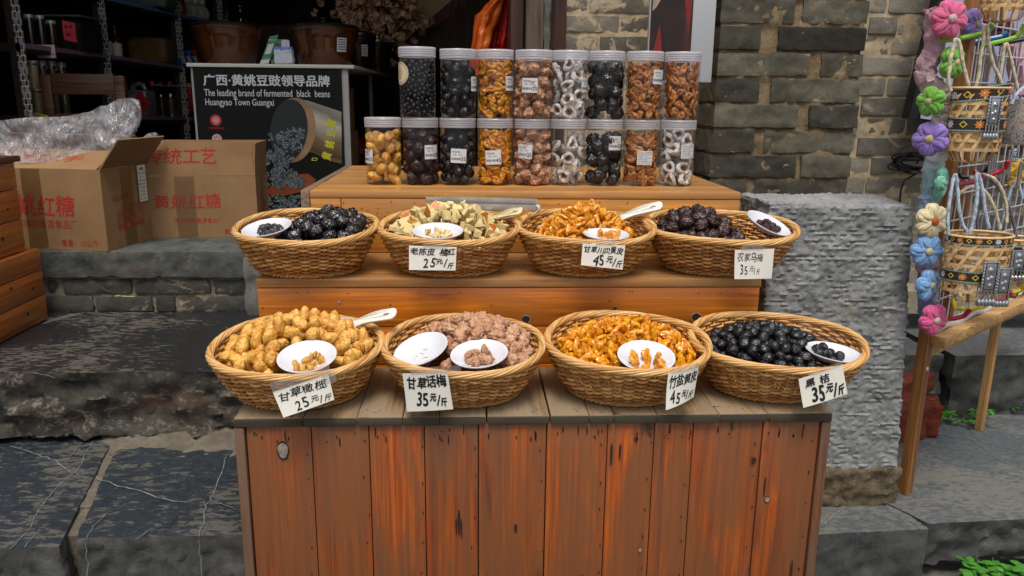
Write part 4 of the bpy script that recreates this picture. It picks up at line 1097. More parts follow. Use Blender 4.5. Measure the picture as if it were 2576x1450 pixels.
low = [(-.202, 'golden_olive', .0245, 'golden olives', 26, .115, 1.05, 14), (-.117, 'brown_plum', .025, 'dark brown plums', 26, .122, 1.0, 12), (-.031, 'black_olive', .0205, 'black olives', 42, .118, 1.0, 26), (.055, 'golden_fruit', .0165, 'amber dried fruit', 62, .124, 1.0, 46), (.141, 'salted_plum', .0205, 'brown salted plums', 42, .124, 1.0, 26),
       (.225, 'sugared_slice', .029, 'white sugared slices', 15, .105, 1.0, 5), (.311, 'black_plum', .0265, 'glossy black plums', 19, .112, 1.0, 7), (.397, 'tan_fruit', .0165, 'tan dried fruit', 62, .124, 1.05, 46), (.483, 'sugared_slice', .027, 'white sugared slices', 21, .125, 1.0, 8)]
upp = [(-.121, 'black_berry', .0092, 'tiny black berries', 210, .128, 1.0, 150), (-.029, 'black_olive', .0205, 'black olives', 44, .120, 1.0, 26), (.055, 'amber_fruit', .0165, 'amber dried fruit', 64, .126, 1.0, 46), (.142, 'salted_plum', .0205, 'tan brown salted plums', 44, .126, 1.02, 26),
       (.225, 'sugared_slice', .027, 'white sugared slices', 21, .126, 1.0, 9), (.310, 'black_plum', .0265, 'glossy black plums', 22, .122, 1.0, 8), (.397, 'tan_fruit', .0165, 'tan dried fruit', 64, .126, 1.0, 46), (.485, 'tan_fruit', .0160, 'tan dried fruit', 66, .126, .98, 46)]
ORD = ('first', 'second', 'third', 'fourth', 'fifth', 'sixth', 'seventh', 'eighth', 'ninth')
LL = {('l',0): [(-.95, .067, '25')], ('l',1): [(.72, .078, '35')], ('l',2): [(.06, .070, '35', 'price', -.05)], ('l',3): [(-.12, .067, '45', 'price', .05)], ('l',4): [(-.48, .081, '25', 'price', -.04)], ('l',6): [(.52, .102, '35', 'price', -.02)], ('l',7): [(.06, .068, '', 'text', -.02)], ('l',8): [(.42, .084, '', 'text', .02)],
      ('u',0): [(-1.02, .100, '', 'round', 0, .052, .052)], ('u',1): [(1.2, .078, '35')], ('u',2): [(1.0, .080, '45')], ('u',3): [(-.28, .076, '25', 'price', -.02)], ('u',4): [(1.02, .078, '35')], ('u',6): [(.72, .098, '45', 'price', -.02)], ('u',5): [(1.5, .09, '', 'text')]}
for row, nm, z in ((low, 'l', ZJ), (upp, 'u', Z2)):
    for k, (X, kind, gap, what, n, top, s, core) in enumerate(row):
        X *= kx; Y = YJ + (.004 if nm == 'u' else 0) * ((k % 3) - 1)
        where = '%s jar from the poster in the %s row' % (ORD[k], 'lower' if nm == 'l' else 'upper')
        jar((nm, k), X, Y, z, 'clear jar of %s, %s' % (what, where.replace(' jar', '')), nm == 'u' and k == 0, LL.get((nm, k), ()))
        one = {'plums': 'plum', 'olives': 'olive', 'slices': 'slice', 'berries': 'berry'}
        sing = ' '.join(one.get(w, w) for w in what.split())
        fill((nm, k), X, Y, z, kind, gap, '%s inside the %s' % (sing, where), n, top, s, core, k + (50 if nm == 'u' else 0), kind in ('sugared_slice', 'amber_fruit', 'golden_fruit', 'tan_fruit'))
# ---------------------------------------------------------------- cartons on the ledge
def m_card(name, c1, c2, tapec=None):
    t = NT(name); f = t.noise(t.pos((5, 5, 5)), 1.0, 5, .6); g = t.noise(t.pos((260, 260, 30)), 1.0, 3, .6)
    c = t.mix(t.ramp(f, [(.35, 0.0), (.65, 1.0)]), c1, c2); c = t.mix(.12, c, t.ramp(g, [(.3, .3), (.7, 1.0)]), 'MULTIPLY')
    t.pbr(c, .75, t.bump(g, .1, .0005), Specular_IOR_Level=.3); return t.m
kraft = m_card('kraft_cardboard', '#846544', '#957550'); kraft_in = m_card('kraft_inside', '#8f7148', '#a3845a')
red_ink = plain('red_print', '#a32320', .7, .12, 60, 0); red_pale = plain('faded_red_print', '#9a3c2c', .75, .15, 60, 0)
ptape = clear('brown_packing_tape', (.92, .87, .76, 1), .05, .2, .03, (.35, .27, .14, 1))
def crease(p, s): return .0014 * fb(p, 7, s, 3)
def panel(mb, x0, x1, z0, z1, y, th=.004, mi=0, seed=0, M=None):
    mb.grid(lambda u, v: (x0 + (x1-x0)*u, y - crease((x0 + (x1-x0)*u, seed, z0 + (z1-z0)*v), seed), z0 + (z1-z0)*v), 16, 12, mi, M)
    mb.grid(lambda u, v: (x1 - (x1-x0)*u, y + th - crease((x1 - (x1-x0)*u, seed, z0 + (z1-z0)*v), seed), z0 + (z1-z0)*v), 16, 12, mi, M)
    for (a, b) in (((x0, z0), (x1, z0)), ((x1, z0), (x1, z1)), ((x1, z1), (x0, z1)), ((x0, z1), (x0, z0))):
        mb.grid(lambda u, v: (a[0] + (b[0]-a[0])*u, y + th*v - crease((a[0] + (b[0]-a[0])*u, seed, a[1] + (b[1]-a[1])*u), seed), a[1] + (b[1]-a[1])*u), 16, 1, mi, M)
def icons(mb, x, z, s, M):
    """four handling symbols: two arrows, hands round a parcel, umbrella, glass"""
    def seg(a, b, w=.055): 
        a, b = Vector((a[0], 0, a[1])), Vector((b[0], 0, b[1])); d = (b - a).normalized(); n = Vector((d.z, 0, -d.x)) * w * s * .5
        o = Vector((x + k*s*1.16, 0, z)); a, b = a*s + o, b*s + o; mb.add([a+n, b+n, b-n, a-n], [(0,1,2,3)], 0, M)
    def poly(ps): mb.add([(x + k*s*1.16 + p[0]*s, 0, z + p[1]*s) for p in ps], [tuple(range(len(ps)))], 0, M)
    for k in range(4):
        for a, b in (((0,0),(0,1.35)), ((0,1.35),(.92,1.35)), ((.92,1.35),(.92,0))): seg(a, b)
        poly([(0,-.42),(.92,-.42),(.92,.02),(0,.02)])
        if k == 0:
            for q in (.28, .64): seg((q,.25),(q,1.0),.07); poly([(q-.12,.9),(q+.12,.9),(q,1.2)])
            seg((.15,.18),(.78,.18))
        if k == 1: poly([(.32,.6),(.6,.6),(.6,.95),(.32,.95)]); poly([(.12,.15),(.3,.15),(.36,.5),(.2,.9)]); poly([(.8,.15),(.62,.15),(.56,.5),(.72,.9)])
        if k == 2: poly([(.46 + .36*math.cos(math.pi*i/10), .7 + .3*math.sin(math.pi*i/10)) for i in range(11)]); seg((.46,.7),(.46,.25))
        if k == 3: poly([(.3,1.15),(.66,1.15),(.6,.75),(.46,.6),(.36,.75)]); seg((.46,.6),(.46,.25)); seg((.3,.24),(.62,.24))
def carton(lab, origin, rz, W, D, H, flaps, main, seed):
    """origin: right front bottom corner; front runs to -x, side runs to +y"""
    p = thing('cardboard_carton', lab, 'cardboard box', origin, (0, 0, rz), 'sugar cartons on the cement ledge')
    SM = Matrix.Rotation(math.pi/2, 4, 'Z')                     # side panel frame: local x runs to +y, outward is +x
    mb = MB(); panel(mb, -W, 0, 0, H, 0, .004, 0, seed); panel(mb, -W, 0, 0, H, D - .004, .004, 0, seed + 3)
    panel(mb, .0, D, 0, H, 0, .004, 0, seed + 5, SM); panel(mb, .0, D, 0, H, W - .004, .004, 0, seed + 7, SM)
    mb.box(-W, 0, 0, D, -.0004, .004)
    mb.build('body', kraft, p)
    for nm, M, (x0, x1, h), inks in flaps:
        fb_ = MB(); panel(fb_, x0, x1, .001, h, 0, .004, 0, seed + len(nm) + int(h*100), M); f = fb_.build('flap', kraft, p)
        if inks:
            tb = MB(); text_mb(tb, inks[0], inks[1], inks[2], 0, M, .012, 0, .35, seed, warp=lambda q: (q[0] + inks[3], q[1] - .0005 - crease((q[0] + inks[3], seed + len(nm) + int(h*100), q[2] + inks[4]), seed + len(nm) + int(h*100)), q[2] + inks[4])); tb.build('lettering', red_ink, f, sm=False)
    for s, w, h, x, z, jit, b in main:
        tb = MB(); text_mb(tb, s, w, h, 0, None, b, 0, jit, seed + len(s), warp=lambda q: (q[0] + x, q[1] - .0005 - crease((q[0] + x, seed, q[2] + z), seed), q[2] + z)); tb.build('lettering', red_ink, p, sm=False)
    tb = MB(); SI = SM @ Matrix.Translation((0, -.0018, 0))
    text_mb(tb, '良心品质糖', D*.36, D*.075, 0, SI @ Matrix.Translation((D*.36, 0, H*.63)), 0, 0, .5, 3); text_mb(tb, '还是老味道!', D*.40, D*.075, 0, SI @ Matrix.Translation((D*.56, 0, H*.51)), 0, 0, .5, 4)
    icons(tb, D*.24, H*.29, D*.125, SI); tb.build('side_lettering', red_pale, p, sm=False)
    MB().grid(lambda u, v: (-W*.5 - .03 + .06*u, -.0008 - crease((-W*.5 - .03 + .06*u, seed, H*v), seed), H*v), 4, 10).build('tape', ptape, p)
    MB().grid(lambda u, v: tuple(SM @ Vector((D*.5 - .03 + .06*u, -.0008 - crease((D*.5 - .03 + .06*u, seed + 5, H*v), seed + 5), H*v))), 4, 10).build('tape', ptape, p); return p
def FM_(axis_pt, ang, side=False):
    """flap frame: hinge at axis_pt, tipped back by ang (0 = upright)"""
    M = Matrix.Translation(axis_pt)
    if side: M = M @ Matrix.Rotation(math.pi/2, 4, 'Z')
    return M @ Matrix.Rotation(-ang, 4, 'X')
o1 = Vector((-1.040, 2.300, ZF + .001)); W, D, H = .43, .235, .232
c1 = carton('open brown carton lined with a clear plastic bag, beside the orange crates', o1, R(-10.5), W, D, H,
    [('front', FM_((0, .001, H), R(66)), (-W + .002, -.012, .115), ('作制工手', .26, .040, -W*.5, .06)), ('right', FM_((0, 0, H), R(-38), True), (.002, D - .002, .105), None), ('back', FM_((0, D, H), R(-30)), (-W, 0, .10), None)],
    [('黄姚红糖', .235, .062, -W*.5 + .01, H*.55, .35, .015), ('黄姚镇姚香源食品厂', .22, .026, -W*.5 + .02, H*.32, 0, 0), ('重量：15公斤', .115, .020, -.085, H*.09, 0, 0)], 3)
lb = MB(); SM = Matrix.Rotation(math.pi/2, 4, 'Z')
lb.grid(lambda u, v: tuple(SM @ Vector((D*.72 + .042*u, -.005, H*.52 + .11*v))), 2, 2); l_ = lb.build('shipping_label', paper, c1)
tb = MB()
text_mb(tb, '老红糖', .022, .008, 0, SM @ Matrix.Translation((D*.72 + .019, -.0055, H*.52 + .099)), .02)
rg = random.Random(2)
for k, s in enumerate(('品名：红糖', '规格：15kg', '配料：甘蔗', '保质期：24个月', '产地：黄姚镇', '贮存：阴凉干燥处', '地址：昭平县黄姚镇', '电话：见包装')):
    text_mb(tb, s, .036 * rg.uniform(.5, 1), .0062, 0, SM @ Matrix.Translation((D*.72 + .003 + .018*rg.uniform(.7, 1.0), -.0055, H*.52 + .086 - k*.011)))
tb.build('print', m_prt, l_, sm=False)
W, D, H = .43, .22, .192
carton('tall open carton with upright front flap standing against the black counter poster', Vector((-.678, 2.552, ZF + .001)), R(5), W, D, H,
    [('front', FM_((0, .001, H + .001), R(2)), (-W + .002, -.004, .103), ('传统工艺', .215, .052, -W*.5 - .005, .062)), ('right', FM_((0, 0, H + .001), R(-3), True), (.002, D - .002, .10), None), ('back', FM_((0, D, H), R(4)), (-W, 0, .10), None)],
    [('黄姚红糖', .20, .048, -W*.5 + .005, H*.60, .35, .015), ('黄姚镇姚香源食品厂', .145, .017, -W*.5 + .035, H*.28, 0, 0), ('重量：15公斤', .10, .016, -.055, H*.05 + .008, 0, 0)], 8)
# clear bags
t = NT('crinkled_clear_film')
v1 = t.pos((11, 11, 6)); n1 = t.noise(v1, 1.0, 5, .55, 2.2); n2 = t.noise(t.pos((26, 20, 10)), 1.0, 3, .5, 2.0)
tr = t.n('BsdfTransparent'); tr.inputs[0].default_value = (.88, .88, .90, 1)
gl = t.n('BsdfGlossy'); gl.inputs['Roughness'].default_value = .14; bmp = t.bump(t.math('ADD', n1, t.math('MULTIPLY', n2, .5)), 1.0, .03); t.L(bmp, gl.inputs['Normal'])
df = t.n('BsdfTranslucent'); df.inputs[0].default_value = (.85, .83, .85, 1); d2 = t.n('BsdfDiffuse'); d2.inputs[0].default_value = (.85, .83, .86, 1); t.L(bmp, d2.inputs['Normal'])
m0 = t.n('MixShader'); m0.inputs[0].default_value = .4; t.L(d2.outputs[0], m0.inputs[1]); t.L(df.outputs[0], m0.inputs[2])
m1 = t.n('MixShader'); t.L(t.ramp(n2, [(.35, .16), (.7, .42)]), m1.inputs[0]); t.L(tr.outputs[0], m1.inputs[1]); t.L(m0.outputs[0], m1.inputs[2])
m2 = t.n('MixShader'); t.L(t.ramp(n1, [(.48, .02), (.64, .20)]), m2.inputs[0]); t.L(m1.outputs[0], m2.inputs[1]); t.L(gl.outputs[0], m2.inputs[2]); t.L(m2.outputs[0], t.out.inputs['Surface'])
film = t.m
def bag_sheet(top, bot, x0, x1, Y0, depth, seed):
    """top and bot: pixel heights as functions of the pixel column"""
    def f(u, v, s):
        qx = x0 + (x1-x0)*u; qy = bot(qx)*(1-v) + top(qx)*v
        Yc = Y0 + .06*u + s * depth * math.sin(math.pi*u) ** .6 * (1 - .9*v)
        p = at(qx, qy, Y=Yc); k = .5 + .5*v
        return tuple(p + Vector((.008*fb(p, 7, seed, 2)*k, .030*fb(p, 6, seed + s, 3) + .006*abs(fb(p, 13, seed, 2)), .007*fb(p, 8, seed + 3, 2)*k)))
    mb = MB(); mb.grid(lambda u, v: f(u, v, -1), 70, 44); mb.grid(lambda u, v: f(u, v, 1), 50, 30); return mb
def lerp_pts(pts):
    def f(x):
        for (a, ya), (b, yb) in zip(pts[:-1], pts[1:]):
            if x <= b: return ya + (yb-ya)*smooth(0, 1, (x-a)/(b-a)) if x > a else ya
        return pts[-1][1]
    return f
mb = bag_sheet(lerp_pts([(-40,308),(0,303),(150,293),(215,283),(262,268),(300,250),(330,246),(345,256)]), lerp_pts([(-40,410),(60,409),(200,409),(290,406),(312,390),(345,330)]), -40, 345, 2.40, .06, 4)
bag = thing('plastic_bag', 'crinkled clear plastic bag rising out of the open carton', 'plastic bag', (0, 0, 0))
mb.build('bag', film, bag)
ring = [at(x, y, Y=2.47) for x, y in ((330,252),(345,258),(352,275),(351,295),(343,315),(330,332),(320,335),(322,318),(332,300),(336,280),(330,264))]
MB().tube(ring, [.006 + .003*math.sin(i*2.1) for i in range(len(ring))], 8, True, False).build('handle', film, bag)
tag(bag_sheet(lerp_pts([(345,352),(372,335),(388,333),(400,345),(428,362)]), lerp_pts([(345,372),(428,368)]), 345, 428, 2.60, .03, 9).build('plastic_bag', film), 'small tip of clear plastic bag poking from the rear carton', 'plastic bag')

# ---------------------------------------------------------------- shop chair
cw = wood('brown_chair_wood', 0, '#2c170c', '#5a3820', '#6e472a', .5, None, 0, 5)
p = thing('wooden_chair', 'brown wooden chair with an open back standing behind the cartons', 'chair', (at(211, 250, Y=3.12).x, 3.12, ZF), (0, 0, R(2)))
cx = .131; ctop = at(211, 186, Y=3.12).z - ZF
for s in (-1, 1):
    MB().box(s*cx - .019, s*cx + .019, 0, .03, 0, ctop - .005, 0, None, .004).build('back_post', cw, p)
    MB().box(s*cx - .016, s*cx + .016, .34, .37, 0, .205, 0, None, .003).build('leg', cw, p)
MB().box(-cx + .019, cx - .019, .004, .022, ctop - .075, ctop, 0, None, .004).build('top_rail', cw, p)
MB().box(-cx + .019, cx - .019, .006, .02, ctop - .175, ctop - .145, 0, None, .003).build('lower_rail', cw, p)
MB().box(-cx - .02, cx + .02, .031, .39, .205, .222, 0, None, .004).build('seat', cw, p)

# ---------------------------------------------------------------- counter with the black poster
cx0, cx1, cy0, cy1, ct = -1.0, -.455, 3.0, 4.75, 1.088
greyb = plain('grey_laminate', '#b9b6ae', .5, .06, 20, .05); greyd = plain('grey_frame', '#8f8d88', .5, .08, 30, .05)
p = thing('shop_counter', 'grey shop counter with a black poster on its front and open side shelves', 'counter', (cx0, cy0, ZF)); cw_, cd, ch = cx1 - cx0, cy1 - cy0, ct - ZF
MB().box(-.01, cw_ + .035, -.012, cd, ch - .001, ch + .012, 0, None, .002).build('top', greyb, p)
MB().box(cw_ - .014, cw_ + .012, .0, .02, 0, ch - .002, 0, None, .001).build('frame_post', greyd, p)
MB().box(0, .02, .001, cd, 0, ch - .002).build('side_panel', greyd, p, sm=False)
MB().box(.021, cw_ - .3, .03, .045, 0, ch - .002).build('inner_panel', plain('dark_inner_board', '#1b1512', .7, .1), p, sm=False)
for z in (.12, .0): MB().box(.05, cw_ + .01, .05, cd - .01, z, z + .014).build('shelf', greyd, p, sm=False)
MB().box(cw_ - .02, cw_ - .005, .85, .87, .14, ch - .002).build('shelf_divider', greyd, p, sm=False)
blk = plain('black_poster_print', '#0a0b0a', .6, .1, 12, 0, 0, .2); whp = plain('white_poster_print', '#b9bcbc', .5, .03, 12, 0)
yel = plain('yellow_print', '#b7b21e', .5, .05, 12, 0); redp = plain('crimson_print', '#a81f25', .5, .05, 12, 0)
PY0 = cy0 - .006
po = thing('black_poster', 'black printed poster on the shop counter front with white lettering and a bean jar', 'poster', (0, PY0, 0))
TL, TR, BR_, BL_ = at(484, 166, Y=PY0), at(858, 172, Y=PY0), at(862, 420, Y=PY0), at(520, 560, Y=PY0)
zb = ZF + .004; MB().box(TL.x, TR.x, 0, .005, zb, TL.z).build('sheet', blk, po, sm=False)
def P2(qx, qy, l=.0004): q = at(qx, qy, Y=PY0); return Vector((q.x, -l, q.z))
def ptext(mb, s, x0, x1, y0, y1, mi=0, bold=0.0, rot=0):
    a, b = P2(x0, (y0+y1)/2), P2(x1, (y0+y1)/2); c = (a + b) / 2; h = (P2(x0, y0) - P2(x0, y1)).length
    text_mb(mb, s, (b-a).length, h, mi, Matrix.Translation(c) @ Matrix.Rotation(rot, 4, 'Y'), bold)
mb = MB(); ptext(mb, '广西·黄姚豆豉领导品牌', 512, 829, 189, 217, 0, .035); ptext(mb, 'The leading brand of fermented  black  beans', 514, 830, 226, 249, 0, .006); ptext(mb, 'Huangyao Town Guangxi', 517, 689, 249, 271, 0, .006)
mb.build('lettering', whp, po, sm=False)
def disc(mb, qx, qy, r0, r1, mi, l=.0005, n=28):
    c = P2(qx, qy, l); k = 3.0 / FQ
    V = [c + Vector((r*k*math.cos(2*math.pi*i/n), 0, r*k*math.sin(2*math.pi*i/n))) for r in (r0, r1) for i in range(n)]
    mb.add(V, [(i, (i+1) % n, n + (i+1) % n, n + i) for i in range(n)], mi)
mb = MB(); disc(mb, 543, 303, .1, 13.5, 0); disc(mb, 543, 303, 7.3, 8.3, 1, .0008)
for s, l in ((6.0, .0008), (3.6, .0011), (1.6, .0014)):
    c = P2(543, 303, l); k = 3.0/FQ*s; mb.add([c + Vector(q)*k for q in ((1,0,0),(0,0,1),(-1,0,0),(0,0,-1))], [(0,1,2,3)], 1 if s != 3.6 else 0)
disc(mb, 546, 350, .1, 12.5, 1); disc(mb, 546, 350, 11.2, 12.6, 0, .0008); disc(mb, 546, 350, 5, 6, 0, .0008)
for i in range(16):
    a = 2*math.pi*i/16; c = P2(546 + 8.5*math.cos(a), 350 + 8.5*math.sin(a), .0009); mb.add([c + Vector(q)*.0022 for q in ((1,0,0),(0,0,1),(-1,0,0),(0,0,-1))], [(0,1,2,3)], 0)
ptext(mb, 'G', 542, 550, 345, 355, 0, .04); ptext(mb, '广西非物质文化遗产', 523, 567, 320, 326, 0)
mb.build('red_seal', [redp, whp], po, sm=False)
# printed jar with beans
t = NT('printed_jar'); tc = t.n('TexCoord'); sp = t.n('SeparateXYZ'); t.L(tc.outputs['Object'], sp.inputs[0])
zz = t.math('ADD', t.math('MULTIPLY', sp.outputs['Z'], 3.6), t.math('MULTIPLY', sp.outputs['X'], 1.2))
f = t.math('ADD', t.math('SUBTRACT', zz, 2.02), t.math('MULTIPLY', t.noise(t.pos((9, 9, 9)), 1.0, 3, .5), .25))
c = t.ramp(f, [(.0, '#1a1208'), (.16, '#7a5a2a'), (.28, '#3a2a16'), (.48, '#6b5434'), (.68, '#aaa594'), (.8, '#6b675c'), (.95, '#8a867a')])
t.pbr(c, .45); m_pj = t.m
t = NT('printed_beans'); f = t.noise(t.pos((90, 90, 90), 5, island=True), 1.0, 3, .55, 1.5)
t.pbr(t.mix(t.island(), t.ramp(f, [(.44, '#07090b'), (.5, '#7f96a0'), (.54, '#0b0e11'), (.6, '#11171b')]), t.ramp(f, [(.44, '#08090a'), (.49, '#aeb4b0'), (.53, '#0d1013')])), .45); m_pb = t.m
rimc = plain('printed_jar_rim', '#8a6a4c', .45, .4, 14, 0); dkin = plain('printed_jar_inside', '#0e1416', .45, .5, 9, 0); platec = plain('printed_plate', '#7c3a1d', .45, .2, 20, 0)
mb = MB()
mb.add([P2(x, y) for x, y in ((745,248),(775,254),(800,262),(830,272),(859,282),(860,412),(842,408),(815,398),(790,385),(760,380),(735,395))], [tuple(range(11))], 0)
def ell(cx, cy, a, b, rot, n=40): return [(cx + a*math.cos(t)*math.cos(rot) - b*math.sin(t)*math.sin(rot), cy + a*math.cos(t)*math.sin(rot) + b*math.sin(t)*math.cos(rot)) for t in [2*math.pi*i/n for i in range(n)]]
mb.add([P2(x, y, .0008) for x, y in ell(738, 328, 56, 82, .10)], [tuple(range(40))], 1); mb.add([P2(x, y, .0012) for x, y in ell(727, 328, 47, 78, .10)], [tuple(range(40))], 2)
mb.add([P2(x, y, .0010) for x, y in ((672,478),(700,450),(740,440),(775,437),(795,452),(790,465),(770,480),(720,492),(672,500))], [tuple(range(9))], 3)
rg = random.Random(6)
def bean(x, y, s, l):
    e = ell(x, y, s*rg.uniform(.8, 1.25), s*rg.uniform(.55, .8), rg.uniform(0, 3.1), 9); mb.add([P2(a + rg.uniform(-.6, .6), b + rg.uniform(-.6, .6), l) for a, b in e], [tuple(range(9))], 4)
for k in range(150):
    x, y = rg.uniform(676, 772), rg.uniform(322, 405)
    if ((x - 722)/44)**2 + ((y - 335)/72)**2 < 1 and y > 318 + (x - 680)*.18*-1 + 18: bean(x, y, rg.uniform(4.5, 7.5), .0014 + k*2e-6)
for k in range(120):
    y = rg.uniform(385, 470); x = rg.uniform(672, 700 + (y - 385)*.9)
    bean(x, y, rg.uniform(6, 9), .0018 + k*2e-6)
for k in range(60): bean(rg.uniform(672, 760), rg.uniform(492, 552), rg.uniform(6, 10), .0012 + k*2e-6)
mb.build('printed_picture', [m_pj, rimc, dkin, platec, m_pb], po, sm=False)
mb = MB()
for s, x, y, h in (('豉', 833, 311, 22), ('豆', 833, 337, 17), ('姚', 829, 364, 21), ('黄', 822, 393, 21)):
    c = P2(x, y, .0012); k = 3.0/FQ; text_mb(mb, s, h*k*.85, h*k*1.1, 0, Matrix.Translation(c) @ Matrix.Rotation(R(-75), 4, 'Y'), .045, 0, .3, 5)
c0 = P2(791, 401, .0012); mb.add([c0 + Vector(q) * .011 for q in ((-1,0,-.45),(.8,0,-.45),(1.1,0,.5),(-.75,0,.5),(-.7,0,-.25),(.65,0,-.25),(.8,0,.3),(-.5,0,.3))], [(0,1,5,4),(1,2,6,5),(2,3,7,6),(3,0,4,7)])
mb.build('yellow_lettering', yel, po, sm=False)

# basins and pots on the counter
glaze = NT('brown_glaze'); f = glaze.noise(glaze.pos((9, 9, 5)), 1.0, 5, .6, .5); glaze.pbr(glaze.ramp(f, [(.3, '#2a1406'), (.55, '#4d270c'), (.8, '#6b3b12')]), .18, glaze.bump(f, .1, .002), Coat_Weight=.5); glaze = glaze.m
dglaze = plain('dark_glaze', '#1d120a', .2, .4, 20, .1); steel2 = plain('lid_metal', '#56524c', .3, .1, 30, .05, .9); blackp = plain('black_plastic', '#0c0c0d', .35, .1)
glass = clear('thin_glass', (.93, .95, .93, 1), .10, .04)
def basin(lab, q0, q1, ytop, ybot, Y, m, lid=True, knob=True, sticker=None, group='brown glazed basins on the counter'):
    a, b = at(q0, (ytop+ybot)/2, Y=Y), at(q1, (ytop+ybot)/2, Y=Y); r = (b.x - a.x)/2; zt = at((q0+q1)/2, ytop, Y=Y).z; z0 = ct + .0125; h = zt - z0
    p = thing('glazed_basin', lab, 'basin', ((a.x+b.x)/2, Y, z0), (0, 0, 0), group)
    MB().lathe([(.002, 0), (r*.70, 0), (r*.72, .004), (r*.80, h*.35), (r*.90, h*.7), (r*.965, h*.93), (r*1.0, h*.95), (r*1.0, h), (r*.955, h), (r*.93, h*.9), (r*.68, .01), (.002, .01)], 56).build('bowl', m, p, angle=60)
    if lid:
        MB().lathe([(r*.97, h + .001), (r*.985, h + .006), (r*.95, h + .012), (r*.6, h + .020), (.002, h + .024)], 56).build('lid', glass if lid == 'glass' else steel2, p)
        if knob: MB().lathe([(.002, h + .042), (.015, h + .042), (.018, h + .036), (.012, h + .030), (.012, h + .024)], 20).build('lid_knob', blackp if lid != 'glass' else glass, p)
    if sticker:
        sa, sz, w, hh = sticker; k = .90
        sb = MB().grid(lambda u, v: tuple(Vector(((r*(.80 + .14*((sz + hh*v)/h)) + .003) * math.sin(sa + (u-.5)*w/r), -(r*(.80 + .14*((sz + hh*v)/h)) + .003) * math.cos(sa + (u-.5)*w/r), sz + hh*v))), 6, 4).build('sticker', m_lab, p)
        tb = MB()
        for k in range(5): tb.grid(lambda u, v, k=k: tuple(Vector(((r*(.80 + .14*((sz + hh*(.15 + .17*k))/h)) + .0035) * math.sin(sa + (u-.5)*w*.8/r), -(r*(.80 + .14*((sz + hh*(.15 + .17*k))/h)) + .0035) * math.cos(sa + (u-.5)*w*.8/r), sz + hh*(.15 + .17*k) + .003*v))), 4, 1)
        tb.build('print', m_prt, sb, sm=False)
basin('wide brown glazed basin with a lid behind the poster, beside the patterned shelf posts', 488, 662, 70, 160, 3.22, glaze)
basin('wide brown glazed basin bearing a white sticker, beside the tissue pack', 727, 906, 74, 161, 3.20, glaze, sticker=(.72, .05, .045, .05))
basin('dark round pot standing half hidden behind the stickered brown basin', 850, 948, 92, 168, 3.50, dglaze, knob=False, sticker=(.55, .05, .03, .045))
basin('dark pot under a glass lid behind two other pots on the counter', 905, 990, 108, 172, 3.85, dglaze, 'glass')
basin('smallest dark pot at the far end of the counter row', 950, 1003, 118, 176, 4.2, dglaze, 'glass')
greens = plain('green_card', '#0f6b43', .4, .1, 20, 0)
for lab, cs, Y in (('green payment stand card leaning against the brown basin', ((679,92),(700,88),(676,160),(654,161)), 3.06), ('green payment stand card behind the leaning card and tissue pack', ((684,99),(716,99),(714,159),(682,160)), 3.10)):
    p = thing('payment_stand', lab, 'payment stand', (0, 0, 0)); q = [at(x, y, Y=Y + (.03 if k < 2 else 0)) for k, (x, y) in enumerate(cs)]
    def bl(u, v): return q[0].lerp(q[1], u).lerp(q[3].lerp(q[2], u), v)
    o_ = Vector((0, .004, 0)); MB().add([*q, *[w + o_ for w in q]], [(0,1,2,3),(7,6,5,4),(0,4,5,1),(1,5,6,2),(2,6,7,3),(3,7,4,0)]).build('board', greens, p, sm=False)
    off = Vector((0, -.0015, 0)); MB().add([bl(u, v) + off for u, v in ((.15,.3),(.85,.3),(.85,.66),(.15,.66))], [(0,1,2,3)]).add([bl(u, v) + off for u, v in ((0,.86),(1,.84),(1,1),(0,1))], [(0,1,2,3)]).build('white_panel', whp, p, sm=False)
    tb = MB(); text_mb(tb, '微信支付', .03, .007, 0, Matrix.Translation(bl(.5, .16) + off), .01); tb.build('lettering', whp, p, sm=False)
p = thing('tissue_pack', 'white tissue pack with a blue edge standing between the two brown basins', 'tissue pack', at(716, 160, Y=3.03) * 1.0); p.location.z = ct + .0125
MB().block(-.033, .033, -.02, .02, 0, .056, .006, lambda q, n: .004*fb(q, 40, 3, 4), .006).build('pack', plain('tissue_white', '#b9bcc6', .5, .05, 60, .3), p)
MB().block(-.0335, .0335, -.0205, .0205, .045, .059, .006, lambda q, n: .004*fb(q, 40, 3, 4), .005).build('blue_edge', plain('blue_wrap', '#5d78b8', .4, .2, 60, .2), p)
MB().grid(lambda u, v: (-.008 + .03*u, .004*math.sin(5*u), .058 + .024*v + .004*math.sin(3*u)), 8, 4).build('tissue', plain('tissue_white', ''), p)
def carton_small(lab, x0, x1, y0, y1, z0, z1):
    tag(MB().block(x0, x1, y0, y1, z0, z1, .02, lambda q, n: .003*fb(q, 12, x0), .004).build('cardboard_carton', kraft), lab, 'cardboard box')
carton_small('carton standing inside the open counter shelf, beside the poster', -.62, -.475, 3.12, 3.45, ZF + .135, ZF + .30)
carton_small('carton stacked on top of another inside the open counter shelf', -.63, -.48, 3.12, 3.40, ZF + .302, ZF + .47)
redbag = NT('red_film'); f = redbag.noise(redbag.pos((30,)*3), 1.0, 6, .6, 1.0); redbag.pbr(redbag.ramp(f, [(.3, '#4f0507'), (.7, '#a80d0d')]), .3, redbag.bump(f, .9, .01), Transmission_Weight=.1); redbag = redbag.m
for k, (x, y, z, s) in enumerate(((-.52, 3.75, ZF + .19, .075), (-.50, 4.2, ZF + .18, .08))):
    lum = lump('bundle', redbag, (s, s*1.3, s*.8), .3, k + 200, .3, 2, 4); tag(ob('red_bag', lum, None, (x, y, z)), ('plump red plastic bag on the counter shelf behind the carton', 'red plastic bag deepest inside the counter shelf')[k], 'bag')
